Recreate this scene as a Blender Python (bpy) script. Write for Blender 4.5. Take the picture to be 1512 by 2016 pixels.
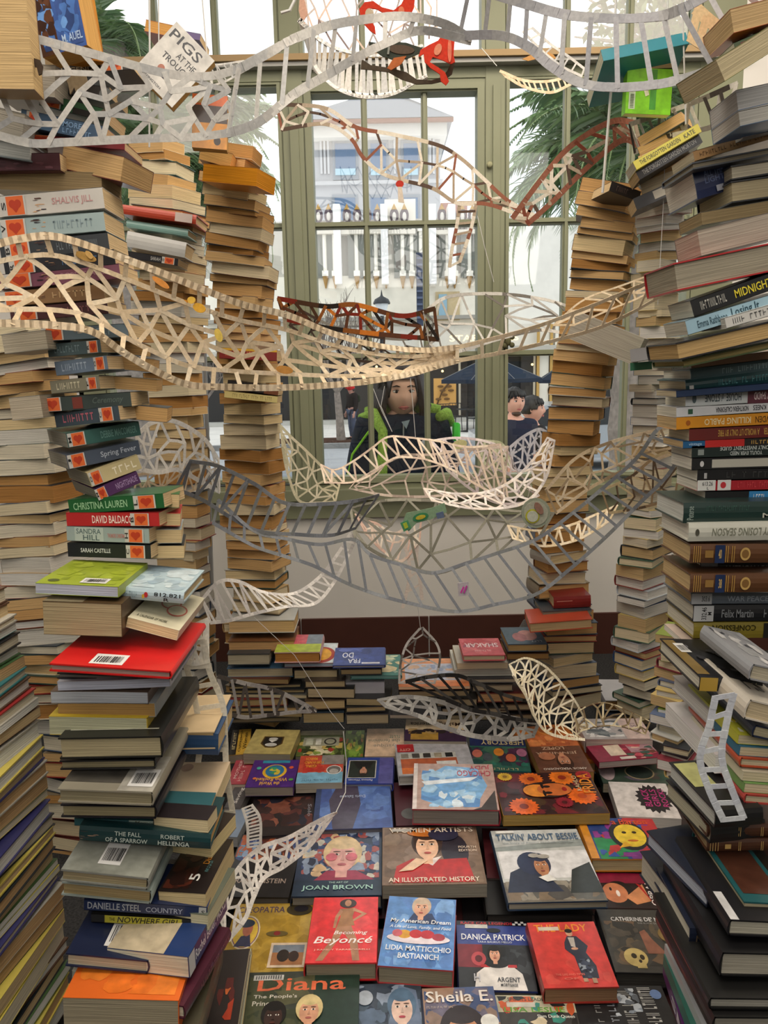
import bpy, bmesh, math, random
from mathutils import Vector, Matrix
C = bpy.context.scene
for _o in list(bpy.data.objects): bpy.data.objects.remove(_o)
col = C.collection
# ------------------------------------------------------------ camera
FPX = 1560.0; PITCH = math.radians(10); ROLL = math.radians(1.2); ZC = 1.33
F_ = Vector((0, math.cos(PITCH), -math.sin(PITCH)))
R0 = Vector((1, 0, 0)); U0 = R0.cross(F_)
R_ = R0*math.cos(ROLL) - U0*math.sin(ROLL)
U_ = U0*math.cos(ROLL) + R0*math.sin(ROLL)
cd = bpy.data.cameras.new('camera'); cam = bpy.data.objects.new('camera', cd); col.objects.link(cam)
m = Matrix((R_, U_, -F_)).transposed().to_4x4(); m.translation = Vector((0, 0, ZC)); cam.matrix_world = m
cd.sensor_fit = 'VERTICAL'; cd.sensor_height = 24.0; cd.lens = FPX/2016*24.0
cd.clip_start = 0.02; cd.clip_end = 500
C.camera = cam
# ------------------------------------------------------------ world, lights, exposure
w = bpy.data.worlds.new('world'); C.world = w; w.use_nodes = True
nt = w.node_tree; bg = nt.nodes['Background']
tc = nt.nodes.new('ShaderNodeTexCoord'); ns = nt.nodes.new('ShaderNodeTexNoise'); ns.inputs['Scale'].default_value = 2.2
cr = nt.nodes.new('ShaderNodeValToRGB')
cr.color_ramp.elements[0].position = .35; cr.color_ramp.elements[0].color = (.86, .92, 1.0, 1)
cr.color_ramp.elements[1].position = .65; cr.color_ramp.elements[1].color = (1.0, .99, .97, 1)
nt.links.new(tc.outputs['Generated'], ns.inputs['Vector']); nt.links.new(ns.outputs['Fac'], cr.inputs['Fac'])
nt.links.new(cr.outputs['Color'], bg.inputs['Color'])
bg.inputs['Strength'].default_value = 1.25
def area(name, loc, size, power, colr, rot):
    l = bpy.data.lights.new(name, 'AREA'); l.shape = 'RECTANGLE'; l.size, l.size_y = size; l.energy = power; l.color = colr
    o = bpy.data.objects.new(name, l); o.location = loc; o.rotation_euler = rot; col.objects.link(o); return o
sl = bpy.data.lights.new('sun', 'SUN'); sl.energy = .35; sl.angle = math.radians(12); sl.color = (1, .96, .9)
so = bpy.data.objects.new('sun', sl); so.rotation_euler = (math.radians(38), math.radians(-18), 0); so.location = (0, 0, 20); col.objects.link(so)
area('ceiling_lamp_light', (-.5, .6, 3.35), (2.6, 1.4), 52, (1, .89, .76), (math.radians(8), 0, 0))
area('ceiling_lamp_light', (.9, 2.3, 3.3), (2.0, 1.0), 46, (1, .87, .72), (0, 0, 0))
area('shop_lamp_light', (0.2, -1.8, 3.0), (3.2, 1.6), 46, (1, .93, .86), (math.radians(62), 0, 0))
C.view_settings.view_transform = 'Standard'; C.view_settings.look = 'None'
C.view_settings.gamma = 1; C.view_settings.use_curve_mapping = False
C.view_settings.exposure = 0.3
# ------------------------------------------------------------ pixel -> place helpers
def ray(px, py): return F_ + R_*((px-756)/FPX) + U_*((1008-py)/FPX)
CAMP = Vector((0, 0, ZC))
def P(px, py, Y):
    d = ray(px, py); return CAMP + d*(Y/d.y)
def PZ(px, py, z):
    d = ray(px, py); return CAMP + d*((z-ZC)/d.z)
def depth(p): return (p-CAMP).dot(F_)
def scale_at(px, py, Y): return depth(P(px, py, Y))/FPX
def srgb(c):
    if isinstance(c, str):
        c = c.lstrip('#'); c = tuple(int(c[i:i+2], 16)/255 for i in (0, 2, 4))
    return tuple((x/12.92 if x <= .04045 else ((x+.055)/1.055)**2.4) for x in c[:3]) + (1,)
# ------------------------------------------------------------ materials
def mat(name, rough=.6, color=None, attr=False, bump=None, noise=None, metal=0, emit=None, spec=.4, coat=0):
    mm = bpy.data.materials.new(name); mm.use_nodes = True; t = mm.node_tree; b = t.nodes['Principled BSDF']
    b.inputs['Roughness'].default_value = rough; b.inputs['Metallic'].default_value = metal
    b.inputs['Specular IOR Level'].default_value = spec; b.inputs['Coat Weight'].default_value = coat
    b.inputs['Coat Roughness'].default_value = .12
    if attr:
        a = t.nodes.new('ShaderNodeAttribute'); a.attribute_name = 'Col'; src = a.outputs['Color']
    else:
        a = t.nodes.new('ShaderNodeRGB'); a.outputs[0].default_value = srgb(color); src = a.outputs[0]
    if noise:   # (scale, amount, vector or None)
        sc, am = noise[:2]
        tcn = t.nodes.new('ShaderNodeTexCoord'); n = t.nodes.new('ShaderNodeTexNoise'); n.inputs['Scale'].default_value = sc
        n.inputs['Detail'].default_value = 4
        mp = t.nodes.new('ShaderNodeMapping')
        if len(noise) > 2: mp.inputs['Scale'].default_value = noise[2]
        t.links.new(tcn.outputs['UV' if len(noise) > 3 else 'Object'], mp.inputs['Vector']); t.links.new(mp.outputs[0], n.inputs['Vector'])
        mr = t.nodes.new('ShaderNodeMapRange'); mr.inputs['From Min'].default_value = .3; mr.inputs['From Max'].default_value = .7
        mr.inputs['To Min'].default_value = 1-am; mr.inputs['To Max'].default_value = 1+am*.6
        t.links.new(n.outputs['Fac'], mr.inputs['Value'])
        mx = t.nodes.new('ShaderNodeVectorMath'); mx.operation = 'SCALE'
        t.links.new(src, mx.inputs[0]); t.links.new(mr.outputs[0], mx.inputs['Scale']); src = mx.outputs[0]
        if bump:
            bp = t.nodes.new('ShaderNodeBump'); bp.inputs['Strength'].default_value = bump; bp.inputs['Distance'].default_value = .002
            t.links.new(n.outputs['Fac'], bp.inputs['Height']); t.links.new(bp.outputs[0], b.inputs['Normal'])
    t.links.new(src, b.inputs['Base Color'])
    if emit: b.inputs['Emission Color'].default_value = srgb(color); b.inputs['Emission Strength'].default_value = emit
    return mm
M = {}
M['cover'] = mat('book_cover', .42, attr=True, noise=(14, .12), coat=.25)
M['pages'] = mat('page_edges', .9, attr=True, noise=(1, .30, (6, 420, 420), 'uv'), bump=.5, spec=.1)
M['print'] = mat('printed_ink', .4, attr=True, coat=.25)
M['paint'] = mat('painted_print', .35, attr=True, noise=(45, .25), coat=.35)
M['plain'] = mat('plain_paint', .7, attr=True, noise=(3, .06))
M['paper'] = mat('cut_paper', .85, attr=True, noise=(160, .14), spec=.15)
M['green'] = mat('window_green_paint', .45, '#868a70', noise=(3, .08), spec=.35)
M['wall'] = mat('wall_plaster', .9, '#dddbd6', noise=(2.5, .05), spec=.1)
M['tile'] = mat('baseboard_tile', .5, '#4a2a22', noise=(6, .15))
M['carpet'] = mat('floor_carpet', 1, '#3a3a3b', noise=(160, .5), spec=.05, bump=.8)
M['ceiling'] = mat('ceiling_paint', .9, '#d8d2c4')
M['leaf'] = mat('palm_leaf', .5, '#5f7a52', noise=(2, .35), spec=.3)
M['bark'] = mat('bark', .9, '#8a7f76', noise=(12, .35))
M['skin'] = mat('skin', .5, attr=True, noise=(18, .05), spec=.3)
M['cloth'] = mat('cloth', .9, attr=True, noise=(30, .15), spec=.1)
M['hair'] = mat('hair', .45, attr=True, noise=(60, .35, (1, 1, .08)), spec=.4)
M['fleece'] = mat('fleece', 1, attr=True, noise=(110, .4), bump=1, spec=.05)
M['metal'] = mat('grey_metal', .35, '#9a9c9e', metal=.6)
M['dark'] = mat('dark_metal', .45, '#23272d')
M['string'] = mat('nylon_string', .3, '#c9c9c6')
M['ground'] = mat('pavement', .9, attr=True, noise=(2, .12), spec=.1)
M['sign'] = mat('sign_glow', .4, '#ffdf9a', emit=1.6)
gm = bpy.data.materials.new('window_glass'); gm.use_nodes = True; t = gm.node_tree; t.nodes.clear()
o_ = t.nodes.new('ShaderNodeOutputMaterial'); tr = t.nodes.new('ShaderNodeBsdfTransparent'); gl = t.nodes.new('ShaderNodeBsdfGlossy')
gl.inputs['Roughness'].default_value = .02; tr.inputs['Color'].default_value = (.97, .985, .98, 1)
mx = t.nodes.new('ShaderNodeMixShader'); mx.inputs[0].default_value = .045
t.links.new(tr.outputs[0], mx.inputs[1]); t.links.new(gl.outputs[0], mx.inputs[2]); t.links.new(mx.outputs[0], o_.inputs[0]); M['glass'] = gm
# ------------------------------------------------------------ mesh builder
class MB:
    def __init__(s): s.v = []; s.f = []; s.c = []; s.mi = []; s.uv = []
    def face(s, pts, c, mi=0, uvs=None):
        n = len(s.v); s.v += [tuple(p) for p in pts]; s.f.append(tuple(range(n, n+len(pts)))); s.c.append(c); s.mi.append(mi)
        s.uv.append(uvs or [(0, 0)]*len(pts))
    def mesh(s, verts, faces, c, mi=0, uvs=None):
        n = len(s.v); s.v += [tuple(p) for p in verts]
        for f in faces:
            s.f.append(tuple(n+i for i in f)); s.c.append(c); s.mi.append(mi); s.uv.append([uvs[i] for i in f] if uvs else [(0, 0)]*len(f))
    def box(s, lo, hi, c, mat4=None, mi=0):
        x0, y0, z0 = lo; x1, y1, z1 = hi
        vs = [Vector(p) for p in ((x0,y0,z0),(x1,y0,z0),(x1,y1,z0),(x0,y1,z0),(x0,y0,z1),(x1,y0,z1),(x1,y1,z1),(x0,y1,z1))]
        uv = [(p.x+p.y, p.z) for p in vs]
        if mat4 is not None: vs = [mat4 @ p for p in vs]
        s.mesh(vs, [(0,3,2,1),(4,5,6,7),(0,1,5,4),(1,2,6,5),(2,3,7,6),(3,0,4,7)], c, mi, uv)
    def strip(s, p, q, n, wd, th, c):
        d = q-p
        if d.length < 1e-5: return
        sd = d.cross(n)
        if sd.length < 1e-7: sd = d.cross(Vector((0, 0, 1)))
        sd.normalize(); nn = sd.cross(d).normalized(); a = sd*(wd/2); b = nn*(th/2); e = d.normalized()*(wd*.25); p = p-e; q = q+e
        s.mesh([p-a-b, p+a-b, p+a+b, p-a+b, q-a-b, q+a-b, q+a+b, q-a+b],
               [(0,1,2,3),(7,6,5,4),(0,4,5,1),(1,5,6,2),(2,6,7,3),(3,7,4,0)], c)
    def tube(s, pts, rad, c, n=6, cap=True):
        pts = [Vector(p) for p in pts]; rads = rad if isinstance(rad, (list, tuple)) else [rad]*len(pts)
        rings = []; up = Vector((0, 0, 1))
        for i, p in enumerate(pts):
            d = (pts[min(i+1, len(pts)-1)]-pts[max(i-1, 0)])
            if d.length < 1e-9: d = Vector((0, 0, 1))
            d.normalize(); u = up if abs(d.z) < .9 else Vector((1, 0, 0))
            a = d.cross(u).normalized(); b = d.cross(a)
            rings.append([p+a*rads[i]*math.cos(k*2*math.pi/n)+b*rads[i]*math.sin(k*2*math.pi/n) for k in range(n)])
        vs = [v for r in rings for v in r]; fs = []
        for i in range(len(pts)-1):
            for k in range(n): fs.append((i*n+k, i*n+(k+1) % n, (i+1)*n+(k+1) % n, (i+1)*n+k))
        if cap: fs.append(tuple(range(n-1, -1, -1))); fs.append(tuple((len(pts)-1)*n+k for k in range(n)))
        s.mesh(vs, fs, c)
    def prism(s, pts2, z0, z1, c, mat4=None):
        n = len(pts2); vs = [Vector((x, y, z0)) for x, y in pts2]+[Vector((x, y, z1)) for x, y in pts2]
        if mat4 is not None: vs = [mat4 @ v for v in vs]
        s.mesh(vs, [tuple(range(n-1, -1, -1)), tuple(range(n, 2*n))]+[(i, (i+1) % n, n+(i+1) % n, n+i) for i in range(n)], c)
    def ellipsoid(s, c0, r, c, nu=16, nv=10, fn=None):
        vs = []; fs = []
        for j in range(nv+1):
            th = math.pi*j/nv
            for i in range(nu):
                ph = 2*math.pi*i/nu; p = Vector((math.sin(th)*math.cos(ph), math.sin(th)*math.sin(ph), math.cos(th)))
                if fn: p = fn(p)
                vs.append(Vector(c0)+Vector((p.x*r[0], p.y*r[1], p.z*r[2])))
        for j in range(nv):
            for i in range(nu): fs.append((j*nu+i, (j+1)*nu+i, (j+1)*nu+(i+1) % nu, j*nu+(i+1) % nu))
        s.mesh(vs, fs, c)
    def build(s, name, mats, parent=None, smooth=False, mw=None):
        me = bpy.data.meshes.new(name); me.from_pydata(s.v, [], s.f)
        if not isinstance(mats, (list, tuple)): mats = [mats]
        for k in mats: me.materials.append(M[k] if isinstance(k, str) else k)
        ca = me.color_attributes.new('Col', 'FLOAT_COLOR', 'CORNER'); uvl = me.uv_layers.new(name='UVMap')
        cs = []; us = []
        for f, c, uv in zip(s.f, s.c, s.uv):
            for k in range(len(f)): cs += list(c); us += list(uv[k])
        ca.data.foreach_set('color', cs); uvl.data.foreach_set('uv', us)
        me.polygons.foreach_set('material_index', s.mi)
        if smooth: me.polygons.foreach_set('use_smooth', [True]*len(s.f))
        me.update()
        o = bpy.data.objects.new(name, me); col.objects.link(o)
        if mw is not None: o.matrix_world = mw
        if parent: o.parent = parent
        return o
def tag(o, label=None, cat=None, group=None, kind=None):
    if label: o['label'] = label
    if cat: o['category'] = cat
    if group: o['group'] = group
    if kind: o['kind'] = kind
    return o
def empty(name, loc=(0, 0, 0), label=None, cat=None, group=None, mw=None):
    o = bpy.data.objects.new(name, None); col.objects.link(o); o.empty_display_size = .05
    if mw is not None: o.matrix_world = mw
    else: o.location = loc
    return tag(o, label, cat, group)
# text meshes from the built-in font, cached
_tc = {}
def text_mesh(sx, shear=0.0):
    k = (sx, shear)
    if k in _tc: return _tc[k]
    cu = bpy.data.curves.new('t', 'FONT'); cu.body = sx; cu.shear = shear; cu.resolution_u = 2; cu.offset = .012
    ob = bpy.data.objects.new('t', cu); col.objects.link(ob)
    dg = bpy.context.evaluated_depsgraph_get(); me = bpy.data.meshes.new_from_object(ob.evaluated_get(dg))
    vs = [v.co.copy() for v in me.vertices]; fs = [tuple(p.vertices) for p in me.polygons]
    bpy.data.objects.remove(ob); bpy.data.curves.remove(cu); bpy.data.meshes.remove(me)
    if not vs: _tc[k] = ([], []); return _tc[k]
    x0 = min(v.x for v in vs); x1 = max(v.x for v in vs); y0 = min(v.y for v in vs); y1 = max(v.y for v in vs)
    vs = [((v.x-x0)/(x1-x0), (v.y-y0)/(y1-y0)) for v in vs]
    _tc[k] = (vs, fs); return _tc[k]
def add_text(mb, sx, x0, y0, x1, y1, c, fn, shear=0.0):
    vs, fs = text_mesh(sx, shear)
    mb.mesh([fn(x0+u*(x1-x0), y0+v*(y1-y0)) for u, v in vs], fs, srgb(c))
def strokes(op):
    """lettering too blurred to read in the photo: letter-like strokes only"""
    k, words, x0, y0, x1, y1, c = op[:7]; cells = []
    for q in words: cells += [1]*q+[0]
    cells.pop(); n = len(cells); r = random.Random(n*7+int(x0*100)); out = []; v = k == 'TV'
    L = (y1-y0 if v else x1-x0)/max(1, n); H_ = x1-x0 if v else y1-y0
    for i, ch in enumerate(cells):
        if not ch: continue
        for (a0, b0, a1, b1) in r.choice((((.1, 0, .26, 1), (.26, .8, .75, 1)), ((.1, 0, .26, 1), (.6, 0, .76, 1)), ((.35, 0, .52, 1), (.1, .8, .8, 1)), ((.1, 0, .26, 1), (.26, 0, .75, .2)), ((.1, 0, .26, 1), (.26, .4, .75, .58)))):
            if v: out.append((x1-b1*H_, y0+(i+a0)*L, x1-b0*H_, y0+(i+a1)*L))
            else: out.append((x0+(i+a0)*L, y0+b0*H_, x0+(i+a1)*L, y0+b1*H_))
    return ('B', out, c)
# printed art: ops in cover coordinates (0..1, 0..1), reader's orientation
def art(mb, ops, fn):
    z = 0
    for op in ops:
        z += 1; k = op[0]
        if k in ('T', 'TV') and isinstance(op[1], tuple): op = strokes(op); k = op[0]
        g = lambda u, v, z=z: fn(u, v, z*.00012)
        if k == 'R':
            _, x0, y0, x1, y1, c = op; mb.face([g(x0, y0), g(x1, y0), g(x1, y1), g(x0, y1)], srgb(c))
        elif k == 'E':
            _, cx, cy, rx, ry, c = op[:6]; a = math.radians(op[6]) if len(op) > 6 else 0; pts = []
            for i in range(22):
                t_ = i*2*math.pi/22; x, y = rx*math.cos(t_), ry*math.sin(t_)
                pts.append(g(min(1, max(0, cx+x*math.cos(a)-y*math.sin(a))), min(1, max(0, cy+x*math.sin(a)+y*math.cos(a)))))
            mb.face(pts, srgb(c))
        elif k == 'G':
            mb.face([g(x, y) for x, y in op[1]], srgb(op[2]))
        elif k == 'S':   # splotches: seed, n, x0,y0,x1,y1, r, colours
            _, sd, n, x0, y0, x1, y1, r, cs = op; rr = random.Random(sd)
            for i in range(n):
                cx, cy = rr.uniform(x0, x1), rr.uniform(y0, y1); q = rr.uniform(.5, 1.4)*r; pts = []
                off = rr.random()*6; e = rr.uniform(.5, 1.6)
                for j in range(9):
                    t_ = off+j*2*math.pi/9; s_ = q*rr.uniform(.6, 1.2)
                    pts.append(fn(min(x1, max(x0, cx+s_*math.cos(t_)*e)), min(y1, max(y0, cy+s_*math.sin(t_))), (z+i*.03)*.00012))
                mb.face(pts, srgb(rr.choice(cs)))
            z += n*.03
        elif k == 'B':
            for (x0, y0, x1, y1) in op[1]: mb.face([g(x0, y0), g(x1, y0), g(x1, y1), g(x0, y1)], srgb(op[2]))
        elif k == 'F':   # flower: cx,cy,r,petal colour, centre colour
            _, cx, cy, r, c, c2 = op
            for ring, (rr_, cc) in enumerate(((r, c), (r*.62, c), (r*.3, c2))):
                pts = []
                for j in range(36):
                    t_ = j*2*math.pi/36+ring*.1; s_ = rr_*(1 if j % 2 else (.82 if ring < 2 else 1))
                    pts.append(fn(min(1, max(0, cx+s_*math.cos(t_))), min(1, max(0, cy+s_*math.sin(t_)*1.35)), (z+ring*.6)*.00012))
                cl = srgb(cc); cl = tuple(x*(.8 if ring == 1 else 1) for x in cl[:3])+(1,)
                mb.face(pts, cl)
            z += 2
        elif k == 'T':
            _, sx, x0, y0, x1, y1, c = op[:7]
            add_text(mb, sx, x0, y0, x1, y1, c, g, op[7] if len(op) > 7 else 0)
        elif k == 'TV':  # text running up the cover
            _, sx, x0, y0, x1, y1, c = op[:7]
            vs, fs = text_mesh(sx, 0); mb.mesh([g(x1-v*(x1-x0), y0+u*(y1-y0)) for u, v in vs], fs, srgb(c))
def face_ops(cx, cy, s, skin, hair, lip='#a03838', asp=1.0, hairlong=True, top=None):
    """generic painted portrait; s = head half height, asp = cover width/height"""
    k = 1/asp; d = []
    dk = '#4a3328'
    if hairlong: d += [('E', cx-.55*s*k, cy-.5*s, .55*s*k, 1.25*s, hair, 8), ('E', cx+.55*s*k, cy-.5*s, .55*s*k, 1.25*s, hair, -8)]
    d += [('E', cx, cy+.25*s, .98*s*k, 1.12*s, hair), ('R', cx-.28*s*k, cy-1.35*s, cx+.28*s*k, cy-.6*s, skin),
          ('E', cx, cy-.08*s, .7*s*k, .95*s, skin), ('E', cx, cy+.78*s, .66*s*k, .34*s, hair)]
    for sg in (-1, 1):
        d += [('E', cx+sg*.3*s*k, cy+.1*s, .15*s*k, .07*s, '#f0e8e0'), ('E', cx+sg*.3*s*k, cy+.1*s, .07*s*k, .075*s, '#2a2320'),
              ('E', cx+sg*.3*s*k, cy+.29*s, .2*s*k, .035*s, dk)]
    d += [('G', [(cx-.1*s*k, cy-.3*s), (cx+.12*s*k, cy-.3*s), (cx+.03*s*k, cy+.1*s)], tuple(.88*x for x in hexf(skin))),
          ('E', cx, cy-.56*s, .22*s*k, .075*s, lip)]
    return d
def hexf(c): c = c.lstrip('#'); return tuple(int(c[i:i+2], 16)/255 for i in (0, 2, 4))
# ------------------------------------------------------------ the room
def pxX(px, py, Y=3.58): return P(px, py, Y).x
def pxZ(px, py, Y=3.58): return P(px, py, Y).z
WY = 3.58; WD = .14
def struct(name, mb, mats, **k):
    o = mb.build(name, mats, **k); o['kind'] = 'structure'; return o
W1 = (1, 1, 1, 1)
XL, XR = -1.95, 1.95
b = MB(); b.box((-6, -5, -.05), (6, WY+WD, 0), W1); struct('floor', b, 'carpet')
b = MB(); b.box((-4, -3.5, 3.55), (4, WY+WD, 3.6), W1); struct('ceiling', b, 'ceiling')
SILLZ = pxZ(780, 965)
zb = pxZ(780, 937); zt = pxZ(780, 180); zr0 = pxZ(780, 172); zr1 = pxZ(780, 118); ZTOP = 3.45
xs = dict(cl=pxX(624, 560), cr=pxX(940, 560), m1=pxX(724, 560), m2=pxX(840, 560), ll=pxX(560, 560), rl=pxX(1001, 560),
          r1=pxX(1116, 500), r2=pxX(1243, 500), rr=pxX(1363, 300), l1=pxX(431, 300), l2=pxX(305, 300), lend=pxX(180, 300))
b = MB(); b.box((-4, WY, 0), (4, WY+WD, SILLZ-.02), W1)
b.box((-4, WY, SILLZ-.02), (xs['lend']-.12, WY+WD, 3.55), W1); b.box((xs['rr']+.2, WY, SILLZ-.02), (4, WY+WD, 3.55), W1)
b.box((xs['lend']-.12, WY, ZTOP), (xs['rr']+.2, WY+WD, 3.55), W1)
struct('wall_back', b, 'wall')
b = MB(); b.box((-4.05, -3.5, 0), (-4, WY+WD, 3.6), W1); struct('wall_left', b, 'wall')
b = MB(); b.box((4, -3.5, 0), (4.05, WY+WD, 3.6), W1); struct('wall_right', b, 'wall')
b = MB(); b.box((-4.05, -3.55, 0), (4.05, -3.5, 3.6), W1); struct('wall_front', b, 'wall')
b = MB(); xk = -4.0
while xk < 4: b.box((xk+.003, WY-.015, 0), (min(4, xk+.6)-.003, WY, pxZ(820, 1213)), W1); xk += .6
struct('baseboard_back', b, 'tile')
# green sill, frames, muntins
b = MB(); b.box((xs['lend']-.2, WY-.05, SILLZ-.035), (xs['rr']+.2, WY+.02, SILLZ+.012), W1)
b.box((xs['lend']-.2, WY-.02, SILLZ-.12), (xs['rr']+.2, WY, SILLZ-.03), W1); struct('trim_1', b, 'green')
def muntin(b, x, z0, z1, wd=.026):
    b.box((x-wd/2, WY+.035, z0), (x+wd/2, WY+.075, z1), W1); b.box((x-wd/4, WY+.022, z0), (x+wd/4, WY+.035, z1), W1)
def hmuntin(b, x0, x1, z, wd=.026):
    b.box((x0, WY+.034, z-wd/2), (x1, WY+.076, z+wd/2), W1); b.box((x0, WY+.021, z-wd/4), (x1, WY+.034, z+wd/4), W1)
def window(n, x0, x1, z0, z1, ms, hs, fr=.03):
    root = empty('window_%d' % n, ((x0+x1)/2, WY+.05, z0)); root['kind'] = 'structure'
    iv = Matrix.Translation(-root.location)
    f = MB()
    for a in ((x0-fr, z0-fr, x0, z1+fr), (x1, z0-fr, x1+fr, z1+fr), (x0, z0-fr, x1, z0), (x0, z1, x1, z1+fr)):
        f.box((a[0], WY+.01, a[1]), (a[2], WY+.09, a[3]), W1, iv)
        f.box((a[0]+.006 if a[0] < x0 else a[0], WY-.004, a[1]+.006), (a[2]-.006 if a[2] > x1 else a[2], WY+.01, a[3]-.006), W1, iv)
    f.build('window_frame', 'green', root).location = (0, 0, 0)
    f = MB()
    for x in ms: muntin(f, x-root.location.x, z0-z0, z1-z0)
    for z in hs: hmuntin(f, x0-root.location.x, x1-root.location.x, z-z0)
    for i, v in enumerate(f.v): f.v[i] = (v[0], v[1]-root.location.y, v[2])
    f.build('muntins', 'green', root)
    f = MB(); f.box((x0, WY+.052, z0), (x1, WY+.057, z1), W1, iv); f.build('pane', 'glass', root)
    return root
hz1 = pxZ(780, 438); hz2 = pxZ(780, 700)
window(1, xs['cl'], xs['cr'], zb, zt, (xs['m1'], xs['m2']), (hz1, hz2), .035)
zs0 = SILLZ+.03
window(2, xs['lend'], xs['ll'], zs0+.03, zt+.03, (xs['l1'], xs['l2']), (hz1, hz2), .02)
window(3, xs['rl'], xs['rr'], zs0+.03, zt+.03, (xs['r1'], xs['r2']), (hz1, hz2), .02)
zu0 = pxZ(780, 112); zu1 = ZTOP-.05
ux = dict(a=pxX(595, 60), b=pxX(948, 60), c=pxX(1003, 60), d=pxX(539, 60))
window(4, ux['a'], ux['b'], zu0, zu1, (pxX(712, 60), pxX(830, 60)), (), .02)
window(5, xs['lend'], ux['d'], zu0, zu1, (pxX(419, 60), pxX(298, 60)), (), .02)
window(6, ux['c'], xs['rr'], zu0, zu1, (pxX(1121, 60), pxX(1247, 60)), (), .02)
b = MB()
for a0, a1 in ((xs['ll']+.02, xs['cl']-.035), (xs['cr']+.035, xs['rl']-.02)):
    b.box((a0, WY, SILLZ), (a1, WY+WD, ZTOP), W1); b.box((a0+.03, WY-.012, SILLZ), (a1-.02, WY, zr0), W1)
b.box((xs['lend']-.14, WY, SILLZ), (xs['lend']-.02, WY+WD, ZTOP), W1)
b.box((xs['rr']+.02, WY, SILLZ), (xs['rr']+.2, WY+WD, ZTOP), W1)
b.box((xs['lend']-.14, WY+.004, SILLZ), (xs['rr']+.2, WY+.12, zb-.035), W1)
b.box((xs['lend']-.14, WY+.004, zt+.05), (xs['rr']+.2, WY+.12, zu0-.02), W1)
b.box((xs['lend']-.14, WY+.004, zu1+.02), (xs['rr']+.2, WY+.12, ZTOP+.01), W1)
b.box((xs['cl']-.035, WY+.01, zt+.035), (xs['cr']+.035, WY+.09, zt+.055), W1)
struct('trim_2', b, 'green')
b = MB(); b.box((xs['lend']-.14, WY-.06, zr1-.012), (xs['rr']+.2, WY+.01, zr1+.012), srgb('#a98f68'))
b.box((xs['lend']-.14, WY-.045, zr1-.03), (xs['rr']+.2, WY, zr1-.014), srgb('#a8a8a4')); struct('trim_3', b, 'plain')
# latch hardware on the right window post
p = P(1000, 672, WY-.02); b = MB(); b.ellipsoid(p, (.014, .012, .02), srgb('#5c5a3c'))
for dx, dz in ((-.016, .016), (.018, .018), (-.014, -.018), (.018, -.016)): b.ellipsoid(p+Vector((dx, 0, dz)), (.012, .008, .012), srgb('#5c5a3c'))
tag(b.build('window_latch', 'plain', smooth=True), 'olive painted metal window latch on the right window post', 'latch')
p = P(964, 324, WY-.016); b = MB(); b.ellipsoid(p, (.013, .008, .013), srgb('#9a9a7a'))
tag(b.build('round_knob', 'plain', smooth=True), 'small round painted disc high on the right window post', 'knob')
for i, (x0, y0, x1, y1) in enumerate(((385, 930, 391, 1235), (402, 930, 420, 1275))):
    e_ = P(x1, y1+40, 3.15); e_.z = 0
    b = MB(); b.tube([P(x0, y0-250, 3.2), e_], .0095 if i else .007, W1, 8)
    tag(b.build('support_pole', 'metal'), ['thin grey metal pole behind the left stacks, left one of two', 'thicker grey metal pole behind the left stacks, right one of two'][i], 'pole', None)
# ------------------------------------------------------------ outdoors
def pbox(mb, x0, y0, x1, y1, Y, d, c, back=True):
    """axis aligned box whose front face covers the pixel rectangle at distance Y"""
    a = P((x0+x1)/2, (y0+y1)/2, Y); s = scale_at((x0+x1)/2, (y0+y1)/2, Y)
    hw = abs(x1-x0)/2*s; hh = abs(y1-y0)/2*s
    mb.box((a.x-hw, Y, a.z-hh), (a.x+hw, Y+d, a.z+hh), srgb(c))
b = MB(); b.box((-60, WY+WD, -.2), (60, 5.6, -.15), srgb('#a9a6a0')); b.box((-60, 5.6, -.5), (60, 12, -.45), srgb('#b5b2ac'))
b.box((-60, 12, -.85), (60, 17.6, -.75), srgb('#8f9499')); b.box((-60, 17.6, -.85), (60, 22.5, -.76), srgb('#a5a7aa'))
b.box((-60, 22.5, -.85), (60, 34, -.64), srgb('#d5d2cc')); b.box((-60, 22.3, -.85), (60, 22.6, -.62), srgb('#8a8a88'))
struct('ground_outside', b, 'ground')
b = MB(); b.box((-3.2, 22.7, -.64), (-.6, 24.2, -.60), srgb('#4a342a')); struct('ground_tree_bed', b, 'ground')
# hip roofed building far behind
bl = empty('hip_roofed_building', P(750, 400, 60), 'pale building with blue grey hip roof seen through the centre window', 'building')
YB = 60
def bp(name, mb, mats='plain', par=bl):
    o = mb.build(name, mats, par); o.matrix_parent_inverse = Matrix.Translation(-Vector(par.location)); return o
b = MB(); pbox(b, 590, 268, 868, 800, YB, 14, '#a9aaae'); bp('wall', b)
b = MB(); pbox(b, 575, 243, 880, 268, YB-1, 16, '#c9c8c4'); pbox(b, 585, 355, 872, 362, YB-.3, 1, '#b4b5b8'); bp('cornice', b)
b = MB(); e0 = P(560, 236, YB-1.6); e1 = P(893, 236, YB-1.6); e1.z = e0.z; r = P(735, 175, YB+6); r2 = Vector((e0.x+7, r.y, r.z))
bk0 = Vector((e0.x, YB+14, e0.z)); bk1 = Vector((e1.x, YB+14, e1.z))
b.mesh([e0, e1, bk1, bk0, r2, r], [(0,1,5,4), (1,2,5), (2,3,4,5), (3,0,4), (0,3,2,1)], srgb('#707884')); bp('roof', b)
b = MB(); pbox(b, 560, 234, 893, 241, YB-1.7, .3, '#6e4238'); bp('gutter', b)
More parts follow.
